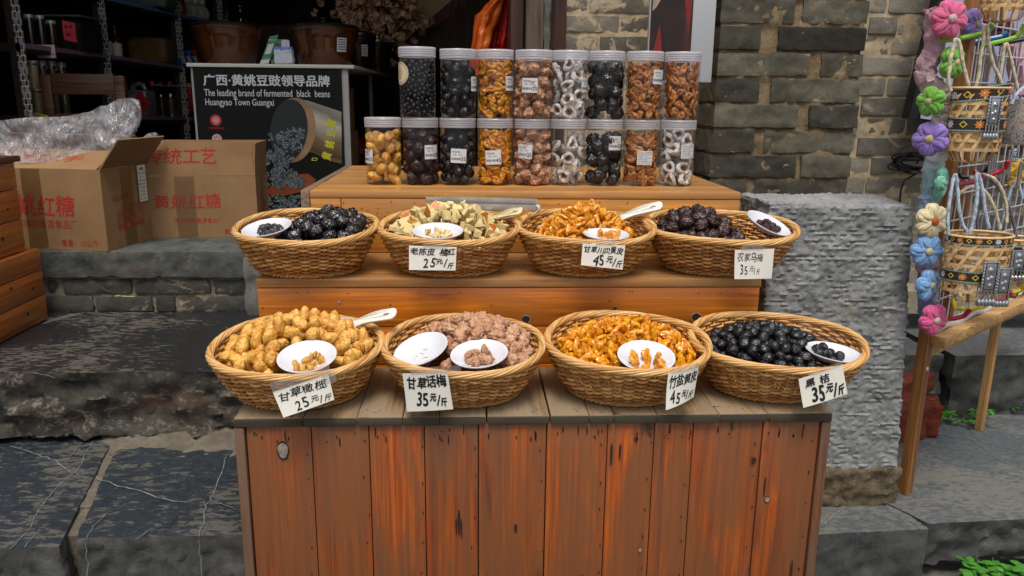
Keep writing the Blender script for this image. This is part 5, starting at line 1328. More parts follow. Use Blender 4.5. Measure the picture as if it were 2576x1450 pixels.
# ---------------------------------------------------------------- shop shelves along the side wall
t = NT('patterned_strip'); tc = t.n('TexCoord'); sp = t.n('SeparateXYZ'); t.L(tc.outputs['Object'], sp.inputs[0])
sx_ = t.math('SINE', t.math('MULTIPLY', sp.outputs['Z'], 150.0)); sy_ = t.math('SINE', t.math('MULTIPLY', sp.outputs['X'], 330.0)); s2 = t.math('SINE', t.math('MULTIPLY', sp.outputs['Z'], 75.0))
f = t.math('ADD', t.math('MULTIPLY', sx_, sy_), t.math('MULTIPLY', t.noise(t.pos((120, 120, 120)), 1.0, 2, .5), 1.2))
c = t.ramp(f, [(.45, '#1d1a18'), (.5, '#a9b6c0'), (.8, '#d5dde2'), (.86, '#8b6a40')])
c = t.mix(t.ramp(s2, [(.4, 0.0), (.6, .5)]), c, t.mix(f, '#6d7f94', '#b3ab98')); t.pbr(c, .5); strip = t.m
t = NT('patterned_edge'); tc = t.n('TexCoord'); sp = t.n('SeparateXYZ'); t.L(tc.outputs['Object'], sp.inputs[0])
f = t.math('ADD', t.math('SINE', t.math('MULTIPLY', sp.outputs['Y'], 200.0)), t.math('MULTIPLY', t.noise(t.pos((150,)*3), 1.0, 2, .5), .8))
t.pbr(t.ramp(f, [(.1, '#a3402f'), (.3, '#c3c6c8'), (.6, '#9fb0c0'), (.85, '#3e5a94')]), .5); edge = t.m
shd = plain('dark_shelf_steel', '#241c16', .6, .2, 20, .1)
PQ = [((29, 2), (80, 292), 3.0), ((248, 0), (277, 186), 3.73), ((439, 0), (477, 355), 4.43), ((551, 0), (556, 60), 4.87)]
sh = thing('metal_shelf', 'tall dark metal shelf with patterned strips along the shop side wall', 'shelf', (at(29, 2, Y=3.0).x, 3.0, ZF))
base = Vector(sh.location)
posts = []
for (q0, q1, Y) in PQ:
    x = (at(*q0, Y=Y).x + at(*q1, Y=Y).x) / 2; posts.append((x, Y)); w = .0155
    MB().box(x - w - base.x, x + w - base.x, Y - 3.0, Y - 2.997, 0, 1.7).build('post_strip', strip, sh, sm=False)
    MB().box(x - w - .024 - base.x, x - w - .0005 - base.x, Y - 3.0 + .001, Y - 2.96, 0, 1.7).build('post', shd, sh, sm=False)
def shelf_z(level, Y):
    pts = {'mid': [(3.0, at(54, 108, Y=3.0).z), (3.73, at(254, 137, Y=3.73).z), (4.43, at(448, 166, Y=4.43).z), (5.0, at(470, 168, Y=5.0).z)],
           'top': [(3.0, 1.60), (3.73, at(305, 0, Y=3.73).z + .02), (4.43, at(432, 34, Y=4.43).z), (5.0, at(530, 60, Y=5.0).z)],
           'low': [(3.0, at(80, 292, Y=3.0).z), (3.73, at(300, 290, Y=3.73).z), (4.43, at(465, 295, Y=4.43).z), (5.0, at(490, 297, Y=5.0).z)]}[level]
    for (a, za), (b, zb) in zip(pts[:-1], pts[1:]):
        if Y <= b: return za + (zb - za) * (Y - a) / (b - a)
    return pts[-1][1]
def line_x(Y):
    for (xa, a), (xb, b) in zip(posts[:-1], posts[1:]):
        if Y <= b: return xa + (xb - xa) * (Y - a) / (b - a)
    return posts[-1][0] + (Y - posts[-1][1]) * .14
for lv in ('mid', 'top', 'low'):
    for (xa, ya), (xb, yb) in zip(posts[:-1], posts[1:]):
        za, zb = shelf_z(lv, ya), shelf_z(lv, yb); mb = MB(); th = .03
        A = [Vector((xa, ya, za)), Vector((xb, yb, zb)), Vector((xb - .42, yb, zb)), Vector((xa - .42, ya, za))]
        V = [v - base for v in A] + [v - base - Vector((0, 0, th)) for v in A]
        mb.add(V, [(0,1,2,3), (7,6,5,4), (1,5,6,2), (2,6,7,3), (3,7,4,0), (0,4,5,1)]); mb.build('shelf_board', shd, sh, sm=False)
        e = [A[0] - base, A[1] - base]; n = Vector((.004, -.001, 0)); MB().add([e[0] + n, e[1] + n, e[1] + n - Vector((0,0,.017)), e[0] + n - Vector((0,0,.017))], [(0,1,2,3)]).build('edge_strip', edge if lv != 'top' else plain('blue_edge_strip', '#5f86b5', .5, .4, 120, 0), sh, sm=False)
def spot(qx, level, back=.06):
    """a place on a shelf board where the photograph shows something standing"""
    lo, hi = 3.0, 5.2
    for _ in range(40):
        m = (lo + hi) / 2; p = Vector((line_x(m) - back, m, 1.0)); d = CM.transposed() @ (p - CL); x = 1288 + FQ * d.x / -d.z
        if x < qx: lo = m
        else: hi = m
    return Vector((line_x(m) - back, m, shelf_z(level, m) + .0005))
def pxh(p, q): return q / FQ * (CM.transposed() @ (CL - p)).z     # size in metres of q picture units at p
dark_herb = plain('dark_herbs', '#1a1712', .8, .5, 60, .5); herb = plain('dried_herbs', '#6d5d3c', .8, .6, 90, .8); powder = plain('beige_powder', '#cdb28a', .8, .08, 40, .2); tin = plain('silver_lid', '#c7c7c5', .4, .1, 60, .1, .3)
def store_jar(lab, qx, level, wq, hq, m, back=.06, grp='jars on the shop shelves', up=0):
    p = spot(qx, level, back); r, h = pxh(p, wq) / 2, pxh(p, hq); p.z += up
    o = thing('storage_jar', lab, 'storage jar', p, (0,0,0), grp)
    MB().lathe([(.002, .004), (r*.93, .004), (r*.95, h*.84), (.002, h*.85)], 24).build('contents', m, o)
    MB().lathe([(.002, 0), (r*.98, 0), (r, .006), (r, h*.9)], 24).build('body', glass, o)
    MB().lathe([(r*1.03, h*.9), (r*1.03, h*.985), (r*.98, h), (.002, h)], 24).build('lid', tin, o); return p, h
for k, (x, w, hh, lab) in enumerate(((66, 20, 80, 'dark herb jar beside the first patterned post'), (94, 21, 76, 'second dark herb jar from the first patterned post'), (121, 21, 77, 'third dark herb jar, between the second jar and the last'), (147, 22, 68, 'dark herb jar nearest to the glass box with the red note'))): store_jar(lab, x, 'mid', w, hh, dark_herb)
store_jar('lower jar of beige powder behind the patterned post and the chair', 92, 'low', 25, 66, powder); pb_, hb_ = store_jar('jar of beige powder stacked on another powder jar', 88, 'low', 26, 70, powder, .062, up=.096)
for k, (x, hh) in enumerate(((112, 132), (136, 132), (160, 128))): store_jar(('tall jar of dried stems next to the powder jars', 'tall jar of dried stems behind the chair post', 'tall jar of dried stems seen through the chair back')[k], x, 'low', 22, hh, herb, .09)
p = spot(196, 'mid', .05); w, h = pxh(p, 84), pxh(p, 84)
gb = thing('glass_box', 'dark glass box with a red handwritten note standing on the shop shelf', 'glass box', p)
MB().box(-w/2, w/2, -.06, .12, .002, h*.86).build('contents', dark_herb, gb, sm=False); MB().box(-w/2 - .003, w/2 + .003, -.063, .123, 0, h*.95).build('glass', glass, gb, sm=False)
MB().box(-w/2 - .006, w/2 + .006, -.07, .13, h*.95, h).build('lid', plain('greenish_lid', '#58605a', .4), gb, sm=False)
nt = MB().grid(lambda u, v: (w*(.0 + .36*u), -.066 - .004*math.sin(3*v), h*(.30 + .55*v - .08*u)), 5, 5).build('note', plain('red_note', '#f0505c', .6, .05, 20, 0), gb)
tb = MB(); text_mb(tb, '黄 精', w*.22, h*.10, 0, Matrix.Translation((w*.18, -.0715, h*.66)), .02, 0, 1, 2); text_mb(tb, '180/斤', w*.18, h*.09, 0, Matrix.Translation((w*.18, -.0715, h*.45)), .02, 0, 1, 3); tb.build('handwriting', ink, nt, sm=False)
p = at(115, 130, Y=3.22); o = thing('shelf_price_card', 'cream price card reading 185 hung from the shelf edge', 'price card', p); k = pxh(p, 1)
MB().box(-24*k, 24*k, 0, .003, -17*k, 17*k, 0, None, .001).build('card', plain('pink_edge_card', '#a8706c', .5), o); MB().box(-22*k, 22*k, -.001, .0, -14*k, 16*k).build('card_face', paper, o, sm=False)
tb = MB(); text_mb(tb, '黄冰玉竹之一', 36*k, 9*k, 0, Matrix.Translation((-1*k, -.0015, 8*k)), .02, 0, .8, 5); text_mb(tb, '黄精 185元/斤', 42*k, 11*k, 0, Matrix.Translation((0, -.0015, -5*k)), .04, 0, .8, 6); tb.build('handwriting', ink, o, sm=False)
# bottles
cer = plain('pale_ceramic', '#c9c3b2', .5, .1, 40, .1); brg = plain('brown_bottle_glaze', '#3a1d0c', .12, .2, 20, 0)
for x, hh, lab in ((279, 80, 'ceramic bottle with brown neck nearest the second patterned post'), (304, 76, 'second ceramic bottle with brown neck standing alone on its other side')):
    p = spot(x, 'mid', .05); r, h = pxh(p, 27)/2, pxh(p, hh); o = thing('ceramic_bottle', lab, 'bottle', p, (0,0,0), 'ceramic bottles on the shop shelf')
    MB().lathe([(.002, 0), (r*.9, 0), (r*.95, h*.05), (r, h*.3), (r*.97, h*.45)], 24).build('body', cer, o)
    MB().lathe([(r*.975, h*.45), (r*.85, h*.58), (r*.4, h*.74), (r*.3, h*.85), (r*.38, h*.92), (r*.42, h*.95), (r*.34, h), (.002, h)], 24).build('neck', brg, o)
jug = clear('milky_jug_plastic', (.9, .9, .88, 1), .06, .2, .5, (.5, .52, .52, 1)); oilm = clear('pale_oil', (.75, .66, .3, 1), .04, .1, .35, (.42, .34, .1, 1)); oil2 = clear('amber_oil', (.7, .48, .15, 1), .04, .1, .4, (.38, .22, .05, 1)); redcap = plain('red_cap', '#a8201a', .4)
for x, w, hh, lab, dia in ((309, 30, 84, 'pale plastic jug half hidden behind the chair', 0), (350, 56, 84, 'pale plastic jug with a red diamond label and curved handle', 1)):
    p = spot(x, 'low', .06); W_, h = pxh(p, w)/2, pxh(p, hh); o = thing('plastic_jug', lab, 'jug', p, (0,0,0), 'plastic jugs on the shop shelf')
    MB().box(-W_, W_, -.06, .07, 0, h*.76, 0, None, .014).build('body', jug, o)
    MB().tube([(-W_*.5, 0, h*.75), (-W_*.5, 0, h*.9)], W_*.22, 12).build('spout', jug, o)
    MB().tube([(-W_*.25, 0, h*.88), (0, 0, h*.94), (W_*.4, 0, h*.9), (W_*.6, 0, h*.76)], .011, 8).build('handle', jug, o)
    if dia:
        d = MB().add([(W_*.5 + a, -.0612, h*.36 + b) for a, b in ((0, .065), (.045, 0), (0, -.065), (-.045, 0))], [(0,3,2,1)]).build('label', redcap, o, sm=False)
        tb = MB(); text_mb(tb, '米酒', .04, .02, 0, Matrix.Translation((W_*.5, -.062, h*.36)), .03); tb.build('lettering', ink, d, sm=False)
for k, (x, m, bk, lab) in enumerate(((384, oil2, .05, 'oil bottle with amber oil standing against the pale jug'), (404, oilm, .13, 'oil bottle half hidden between two other oil bottles'), (428, oilm, .05, 'oil bottle with pale oil nearest the third patterned post'), (340, oilm, .22, 'red capped oil bottle standing behind the pale jugs'))):
    p = spot(x, 'low', bk); r, h = pxh(p, 30)/2, pxh(p, 86); o = thing('oil_bottle', lab, 'bottle', p, (0,0,0), 'oil bottles on the shop shelf')
    MB().lathe([(.002, .003), (r*.92, .003), (r*.94, h*.55), (.002, h*.56)], 20).build('oil', m, o)
    MB().lathe([(.002, 0), (r, 0)] + [(r*(1 - .04*(i % 2)), h*(.05 + .05*i)) for i in range(12)] + [(r*.8, h*.72), (r*.36, h*.86), (r*.34, h*.9)], 20).build('body', glass, o)
    MB().lathe([(r*.44, h*.89), (r*.44, h*.985), (r*.38, h), (.002, h)], 16).build('cap', redcap, o)
    MB().tube([(r*.3, 0, h*.88), (r*1.3, 0, h*.89), (r*1.6, -.005, h*.87)], .005, 6).build('handle', jug, o)
# small goods near the big basin and the shelf above
def gourd(lab, p, s, m, tagm, grp, ribbon=None):
    o = thing('gourd_bottle', lab, 'bottle', p, (0,0,0), grp)
    MB().lathe([(.002, 0), (s*.36, 0), (s*.5, s*.22), (s*.48, s*.5), (s*.26, s*.8), (s*.2, s*.92), (s*.28, s*1.08), (s*.27, s*1.22), (s*.14, s*1.36), (.002, s*1.4)], 20).build('body', m, o)
    if ribbon: MB().lathe([(s*.24, s*.83), (s*.3, s*.88), (s*.22, s*.97)], 16).build('ribbon', ribbon, o)
    MB().box(s*.2, s*.5, -s*.62, -s*.58, s*.1, s*.75, 0, Matrix.Rotation(R(-14), 4, 'Y'), s*.05).build('tag', tagm, o)
tagm = plain('paper_tag', '#98a07f', .6, .1, 40, 0); blu = plain('blue_glaze', '#2358a8', .15, .2, 20); redg = plain('red_cloth', '#9c130f', .6, .2, 60, .4); whg = plain('grey_white_glaze', '#cfcecb', .3, .12, 30); pinkr = plain('pink_ribbon', '#b08088', .6); 
for x, bk, m, lab, rb in ((433, .08, blu, 'blue gourd bottle behind the third patterned post', None), (467, .0, blu, 'blue gourd bottle next to the third patterned post', None), (482, -.02, blu, 'blue gourd bottle beside a red one', None), (497, -.03, redg, 'red gourd bottle squeezed against the brown basin', redg)):
    p = spot(x, 'mid', bk); gourd(lab, p, pxh(p, 29), m, tagm, 'gourd bottles on the shop shelf', rb)
for x, bk, m, lab, rb in ((452, .10, redg, 'red cloth gourd behind others on the upper shelf', redg), (468, .04, redg, 'red cloth gourd on the upper shelf with a hanging tag', redg), (492, .05, whg, 'first white gourd bottle beside the red ones', pinkr), (509, .04, whg, 'middle white gourd bottle of the upper shelf', pinkr), (524, .03, whg, 'last white gourd bottle above the brown basin', pinkr)):
    p = spot(x, 'top', bk); gourd(lab, p, pxh(p, 36), m, tagm, 'gourd bottles on the upper shelf', rb)
p = spot(388, 'top', .06); tag(MB().block(-.16, .12, -.06, .1, 0, .14, .02, lambda q, n: .006*fb(q, 14, 3), .02, 0).build('packed_goods', plain('grey_green_pack', '#5c6f62', .6, .3, 30, .4), loc=p), 'grey green package on the upper shop shelf', 'package')
p = spot(392, 'mid', .10); tag(MB().block(-.11, .09, -.05, .08, 0, .13, .02, lambda q, n: .008*fb(q, 12, 6), .02, 0).build('packed_goods', plain('ochre_pack', '#6b4f22', .6, .3, 25, .4), loc=p), 'ochre paper package in the dim middle shelf', 'package')
ytag = plain('yellow_tag', '#b5a81c', .6, .1, 40, 0)
for (x, y, Y, w, h, lab) in ((497, 52, 4.7, 24, 16, 'yellow tag hanging from the shelf under the white gourds'), (472, 214, 4.35, 16, 8, 'yellow tag beside the black poster'), (103, 291, 3.05, 34, 7, 'yellow tag at the foot of the patterned post')):
    p = at(x, y, Y=Y); k = pxh(p, 1); o = thing('yellow_tag', lab, 'tag', p, (0, R(12), 0)); MB().box(-w*k/2, w*k/2, 0, .002, -h*k/2, h*k/2).build('paper', ytag, o, sm=False)
    tb = MB(); text_mb(tb, '特价', w*k*.7, h*k*.6, 0, Matrix.Translation((0, -.0006, 0)), .03, 0, .6, 3); tb.build('handwriting', ink, o, sm=False)
p = spot(476, 'low', .0); tag(ob('red_bundle', lump('red_bundle', redg, (.03, .03, .085), .2, 5, .2, 2), None, p + Vector((0, 0, .10))), 'red cloth bundle hanging between shelf and black poster', 'cloth')
for (x, y0, y1, Y, w, m, lab) in ((572, -30, 62, 5.0, 16, blackp, 'tall black bottle behind the first brown basin'), (607, 18, 66, 5.3, 17, glass, 'clear jar between the tall black bottle and the door')):
    a = at(x, y1, Y=Y); b = at(x, y0, Y=Y); h = b.z - a.z; r = pxh(a, w)/2
    o = thing('dark_bottle', lab, 'bottle', a); MB().lathe([(.002, 0), (r*1.6, 0), (r*1.7, h*.4), (r*1.0, h*.55), (r*.8, h*.9), (r, h), (.002, h)], 20).build('body', m, o)
    MB().lathe([(r*1.05, h*.99), (r*1.05, h*1.06), (.002, h*1.07)], 16).build('cap', plain('gold_cap', '#8a7434', .3, .1, 30, 0, .8), o)
a = at(590, 66, Y=5.3); tag(MB().box(-1.0, .55, -.4, .6, -.9, -.02).build('back_cabinet', dk, sm=False, loc=(a.x, 5.3, a.z)), 'dark cabinet behind the first brown basin', 'cabinet')
# wall carving panel, dim
p = at(752, 40, Y=6.44); o = thing('carved_panel', 'dim round dark panel with a carved character on the back wall', 'wall panel', p)
MB().tube([(.24*math.cos(q), 0, .24*math.sin(q)) for q in [2*math.pi*i/40 for i in range(40)]], .012, 6, True).build('ring', plain('dim_wood_ring', '#33241a', .6), o)
tb = MB(); text_mb(tb, '酒', .3, .3, 0, Matrix.Identity(4), .04); tb.build('character', plain('dim_wood_ring', ''), o, sm=False)
# ---------------------------------------------------------------- blossom, sloping boards, orange bags
t = NT('dried_blossom'); t.pbr(t.mix(t.island(), '#b98d74', '#d9b088'), .8, None); bl_m = t.m
p = thing('blossom_branch', 'dry pink artificial blossom branch hanging in the shop above the dark pots', 'blossom branch', at(940, -40, Y=4.3)); o0 = Vector(p.location); rg = random.Random(8); mb = MB(); br = MB()
for (x0, y0, x1, y1, n) in ((880, -20, 940, 95, 60), (850, 10, 905, 55, 40), (930, 5, 1000, 65, 60), (960, -10, 1040, 50, 40), (900, 50, 985, 130, 40), (1000, 20, 1060, 80, 26)):
    A_, B_ = at(x0, y0, Y=4.35), at(x1, y1, Y=4.15)
    br.tube([A_ - o0, (A_ + B_)/2 - o0 + Vector((0, 0, .03)), B_ - o0], [.007, .005, .003], 5)
    for k in range(n):
        c = A_.lerp(B_, rg.random()) + Vector((rg.gauss(0, .055), rg.gauss(0, .06), rg.gauss(0, .05))) - o0
        for q in range(6):
            d = Vector((rg.gauss(0, 1), rg.gauss(0, 1), rg.gauss(0, 1))).normalized(); e = d.orthogonal().normalized() * .016; f_ = d.cross(e).normalized() * .016; cc = c + d * .012
            mb.add([cc + e, cc + f_ + d*.006, cc - e, cc - f_ + d*.006], [(0, 1, 2, 3)])
mb.build('blossoms', bl_m, p, sm=False); br.build('twig', plain('dark_twig', '#22150e', .8), p)
beige = plain('beige_board', '#d0b084', .7, .15, 6, .1); woven = NT('woven_edge'); f = woven.noise(woven.pos((60, 60, 8)), 1.0, 3, .5); woven.pbr(woven.ramp(f, [(.4, '#2a0f0a'), (.5, '#6b2f18'), (.65, '#3b1f2a')]), .7); woven = woven.m
def slope(lab, nm, cs, Y, m, th=.03):
    q = [at(x, y, Y=Yk) for (x, y), Yk in zip(cs, Y)]; n = (q[1]-q[0]).cross(q[3]-q[0]).normalized()
    if n.y < 0: n = -n
    o = [v + n*th for v in q]; c = sum(q, Vector())/4; mb = MB().add([v - c for v in q + o], [(0,1,2,3),(7,6,5,4),(0,4,5,1),(1,5,6,2),(2,6,7,3),(3,7,4,0)]); tag(mb.build(nm, m, sm=False, loc=c), lab, 'sloping board')
slope('pale beige boards sloping up behind the blossom branch', 'sloping_board', ((960, 150), (1000, 105), (1180, -25), (1090, -60)), (4.55, 4.4, 4.4, 4.55), beige)
slope('reddish woven strip edging the sloping beige boards', 'woven_strip', ((990, 128), (1018, 128), (1210, -25), (1165, -25)), (4.37, 4.37, 4.37, 4.37), woven, .02)
slope('dark underside of the slope beside the orange bag', 'dark_slope', ((1020, 130), (1185, 128), (1330, -30), (1210, -28)), (4.36, 4.3, 4.3, 4.36), dk, .03)
t = NT('orange_film'); f = t.noise(t.pos((14, 14, 6)), 1.0, 5, .6, 1.0); t.pbr(t.ramp(f, [(.3, '#e04e08'), (.7, '#ff8a30')]), .3, t.bump(f, .8, .02), Subsurface_Weight=.2, Subsurface_Scale=.02, Transmission_Weight=.15); orf = t.m
t = NT('scarlet_film'); f = t.noise(t.pos((22, 22, 10)), 1.0, 5, .6, 1.0); t.pbr(t.ramp(f, [(.3, '#9a0a06'), (.7, '#f52a14')]), .3, t.bump(f, .8, .02), Transmission_Weight=.1); scf = t.m
def hang(lab, nm, pts, Y, m, seed, depth=.05, fold=12):
    """bag hanging in folds; pts: (pixel row, left column, right column) from the top down"""
    L_ = lerp_pts([(y, l) for y, l, r in pts]); R_ = lerp_pts([(y, r) for y, l, r in pts]); y0, y1 = pts[0][0], pts[-1][0]
    def f(u, v):
        an = 2*math.pi*u; y = y0 + (y1-y0)*v; l, r = L_(y), R_(y); c, h = (l+r)/2, (r-l)/2
        k = 1 + .10*math.sin(fold*an + 3*v + seed) * min(1, v*3)
        a = at(c + h*math.cos(an)*k, y, Y=Y); return tuple(a + Vector((0, depth*math.sin(an)*k + .02*fb(a, 9, seed), .006*fb(a, 14, seed))))
    c0 = at((pts[0][1]+pts[0][2])/2, y0, Y=Y); mb = MB().grid(f, 90, 30, 0, Matrix.Translation(-c0), True); tag(mb.build(nm, m, loc=c0), lab, 'plastic bag')
hang('orange plastic bag hanging folded at the shop door post', 'orange_bag', [(-60, 1250, 1275), (-10, 1240, 1272), (25, 1215, 1262), (45, 1196, 1258), (85, 1192, 1240), (130, 1186, 1232), (190, 1180, 1240)], 2.92, orf, 3, .05, 5)
hang('bunch of scarlet plastic bags hanging against the door post', 'scarlet_bag', [(-60, 1262, 1290), (0, 1258, 1288), (40, 1246, 1286), (80, 1236, 1286), (130, 1228, 1284), (200, 1228, 1284)], 2.99, scf, 7, .05, 11)
tag(MB().tube([at(1262, -60, Y=2.95), at(1262, -160, Y=2.95), at(1290, -175, Y=2.7)], .004, 6).build('bag_hook', shd), 'metal hook above the orange bag at the door post', 'hook')

# ---------------------------------------------------------------- boards on the brick wall
YB_ = 2.36; a, b, c_ = at(1636, 0, Y=YB_), at(1745, 0, Y=YB_), at(1803, 0, Y=YB_); zb = at(1795, 208, Y=YB_).z
p = thing('poster_board', 'white edged board with a dark brown picture hanging above the jars', 'poster board', (a.x, YB_, zb)); w = c_.x - a.x
whb = plain('white_board', '#b3b6bb', .45, .03, 10, .03); MB().box(0, w, 0, .018, 0, .5, 0, None, .002).build('board', whb, p)
t = NT('dark_picture'); f = t.noise(t.pos((14, 14, 5)), 1.0, 4, .6, 1.5); t.pbr(t.ramp(f, [(.35, '#150b09'), (.55, '#2e1712'), (.7, '#452420')]), .3); MB().box(.003, b.x - a.x, -.0012, 0, .004, .49).build('picture', t.m, p, sm=False)
pm = MB(); dk_ = plain('picture_red', '#7a1d18', .35, .2, 30, 0); pk = plain('picture_pale', '#a58d7c', .35, .3, 30, 0); wp = b.x - a.x
pm.add([(wp*x, -.0018, .004 + y) for x, y in ((.22, .0), (.12, .08), (.24, .155), (.31, .10), (.30, .04))], [(0,1,2,3,4)], 0)
pm.add([(wp*x, -.0018, .004 + y) for x, y in ((.06, .19), (.14, .20), (.30, .235), (.26, .30), (.05, .30))], [(0,1,2,3,4)], 1)
pm.add([(wp*x, -.0018, .004 + y) for x, y in ((.80, .22), (.92, .12), (.97, .23), (.86, .27))], [(0,1,2,3)], 0)
pm.build('picture_shapes', [dk_, pk], p, sm=False)
MB().lathe([(.0001, -.003), (.0035, -.003), (.004, 0)], 14, 0, Matrix.Translation(((b.x + c_.x)/2 - a.x, 0, at(1772, 105, Y=YB_).z - zb)) @ Matrix.Rotation(R(-90), 4, 'X') @ Matrix.Scale(-1, 4, (0,0,1))).build('screw', steel, p)
a = at(2310, 300, Y=2.45); p = thing('light_box', 'lavender white sign board with a black edge fixed beside the crocheted flowers', 'sign board', (a.x, 2.45, a.z), (0, R(7.5), 0))
MB().box(.002, .9, 0, .05, 0, .8).build('black_frame', plain('black_frame', '#0b0b0b', .45, .1), p, sm=False)
MB().box(-.028, .0015, .004, .05, -.002, .8).build('black_edge', plain('black_frame', ''), p, sm=False)
MB().box(.004, .9, -.004, -.0005, .003, .8).build('face', plain('lavender_face', '#a3a3bb', .45, .02, 8, 0), p, sm=False)
# cable coil on the wall
cb = thing('cable_coil', 'black cable hanging in a loose coil on the pale brick wall', 'cable', at(2300, 410, Y=2.56)); cpos = Vector(cb.location); rubber = plain('black_rubber', '#0a0a0b', .45)
rg = random.Random(3); mb = MB()
for k in range(8):
    ph, w, h = rg.uniform(-.4, .4), rg.uniform(.05, .085), rg.uniform(.014, .03); ox, oz = rg.uniform(-.02, .01), rg.uniform(-.012, .012)
    mb.tube([(ox + w*math.cos(q)*math.cos(ph*.3), -.012 - .01*math.sin(q*2 + k), oz + h*math.sin(q) + .25*w*math.cos(q)*ph) for q in [2*math.pi*i/26 for i in range(26)]], .0032, 6, True)
mb.tube([at(x, y, Y=2.57) - cpos for x, y in ((2326, 298), (2325, 330), (2322, 360), (2318, 395), (2305, 412))], .0034, 6)
mb.tube([at(x, y, Y=2.57) - cpos for x, y in ((2322, 420), (2300, 440), (2275, 455), (2266, 480), (2263, 520))], .0032, 6)
mb.build('cable', rubber, cb)
# ---------------------------------------------------------------- craft rack at the right edge
def rk(qx, qy, Y): return at(qx, qy, Y=Y * K)
pine = wood('pale_pine_bar', 2, '#a3733e', '#bd8c53', '#caa06a', .5, None, 0, 5, .8, .15, 0, 0, .1); pine_x = wood('pale_pine_rail', 0, '#a3733e', '#c09158', '#cda56f', .5, None, 0, 5, .8, .15, 0, 0, .1); pine_d = wood('amber_pine_bar', 2, '#7d4a1e', '#9a6330', '#aa743f', .5, None, 0, 5, .8, .15, 0, 0, .1)
wire = plain('white_wire', '#b9bcc4', .35, .05, 60, 0, .3)
foot = at(2277, 1240, Z=ZR + .004); pk_ = Vector((foot.x, foot.y, ZR + .004))
p = thing('display_stand', 'pine craft stand with a wire grid, two legs seen and a slanting rail', 'display stand', pk_)
d = Vector((.474, .37, 0)).normalized(); nrm = Vector((-d.y, d.x, 0)); RZ = math.atan2(d.y, d.x); MR = Matrix.Rotation(RZ, 4, 'Z')
zr = rk(2322, 848, 1.53).z - pk_.z
MB().box(-.016, .016, -.011, .014, 0, 1.75, 0, MR, .002).build('front_leg', pine_d, p)
MB().box(.565, .588, .02, .042, .0 , zr - .03, 0, MR, .002).build('rear_leg', pine, p)
MB().box(-.005, .75, -.045, -.011, zr - .022, zr + .004, 0, MR, .002).build('front_rail', pine_x, p)
MB().box(.014, .75, -.006, .012, zr - .060, zr - .023, 0, MR, .002).build('under_rail', pine_x, p)
MB().box(.13, .16, .0, .03, zr + .005, 1.75, 0, MR, .002).build('upright', pine_d, p)
MB().box(.022, .75, .03, .05, zr + .43, zr + .48, 0, MR, .002).build('cross_rail', pine, p)
g_ = MB()
for i in range(16): g_.tube([MR @ Vector((.03 + .045*i, -.012, zr + .02)), MR @ Vector((.03 + .045*i, -.012, 1.7))], .0022, 5)
for j in range(19): g_.tube([MR @ Vector((.0, -.0165, zr + .03 + .062*j)), MR @ Vector((.74, -.0165, zr + .03 + .062*j))], .0022, 5)
g_.build('wire_grid', wire, p)
MB().lathe([(.0001, -.002), (.005, -.002), (.006, 0)], 12, 0, MR @ Matrix.Translation((0, -.0105, zr*.80)) @ Matrix.Rotation(R(90), 4, 'X') @ Matrix.Scale(-1, 4, (0, 0, 1))).build('screw', tin, p)
# hooks
HK = {'lime': '#83b53a', 'blue': '#2878a8', 'black': '#121214', 'red': '#a81822', 'pink': '#c2658f', 'yellow': '#c7b02a', 'magenta': '#b0426e'}
hooks = [('lime', ((2368, 108), (2372, 102), (2400, 100), (2460, 88), (2482, 84), (2492, 70), (2496, 62)), 1.50, 'lime green hook carrying the top woven bag'), ('lime', ((2476, 118), (2485, 112), (2530, 102), (2556, 94), (2570, 78), (2578, 60)), 1.56, 'lime green hook further along the grid'),
         ('blue', ((2432, 110), (2438, 108), (2480, 100), (2520, 92), (2535, 82)), 1.60, 'blue hook between the two lime hooks'), ('black', ((2498, 112), (2540, 106), (2580, 98)), 1.62, 'short black hook below the lime hook'),
         ('red', ((2452, 430), (2456, 440), (2490, 440), (2515, 432), (2530, 424), (2536, 405)), 1.52, 'red hook with a raised tip over the lower bag'), ('magenta', ((2405, 460), (2412, 464), (2440, 460), (2465, 454), (2475, 440)), 1.49, 'pink hook holding the lower bag handle'),
         ('black', ((2415, 440), (2420, 446), (2450, 446), (2475, 436), (2490, 420)), 1.53, 'black hook just above the pink hook'), ('yellow', ((2530, 440), (2550, 436), (2570, 425), (2580, 412)), 1.58, 'yellow hook near the upper edge of the lower bags'),
         ('yellow', ((2398, 752), (2402, 776), (2440, 778), (2475, 772), (2490, 758)), 1.48, 'yellow hook below the lower woven bag'), ('red', ((2455, 760), (2490, 758), (2530, 750), (2545, 735)), 1.50, 'red hook beside the low yellow hook'),
         ('red', ((2385, 803), (2400, 802), (2425, 796), (2440, 780)), 1.46, 'lowest red hook above the slanting rail'), ('yellow', ((2500, 742), (2545, 738), (2570, 730), (2582, 715)), 1.54, 'yellow hook at the far end of the grid')]
for c_, pts, Y, lab in hooks:
    P_ = [rk(x, y, Y - .03*i/len(pts)) for i, (x, y) in enumerate(pts)]; o = P_[0].copy(); Q = []
    for i in range(len(P_) - 1):
        for k in range(4): Q.append(P_[i].lerp(P_[i+1], k/4) - o)
    Q.append(P_[-1] - o)
    tag(MB().tube(Q, .0052, 8).build('plastic_hook', plain(c_ + '_hook_plastic', HK[c_], .35), loc=o), lab, 'hook', 'coloured hooks on the wire grid')
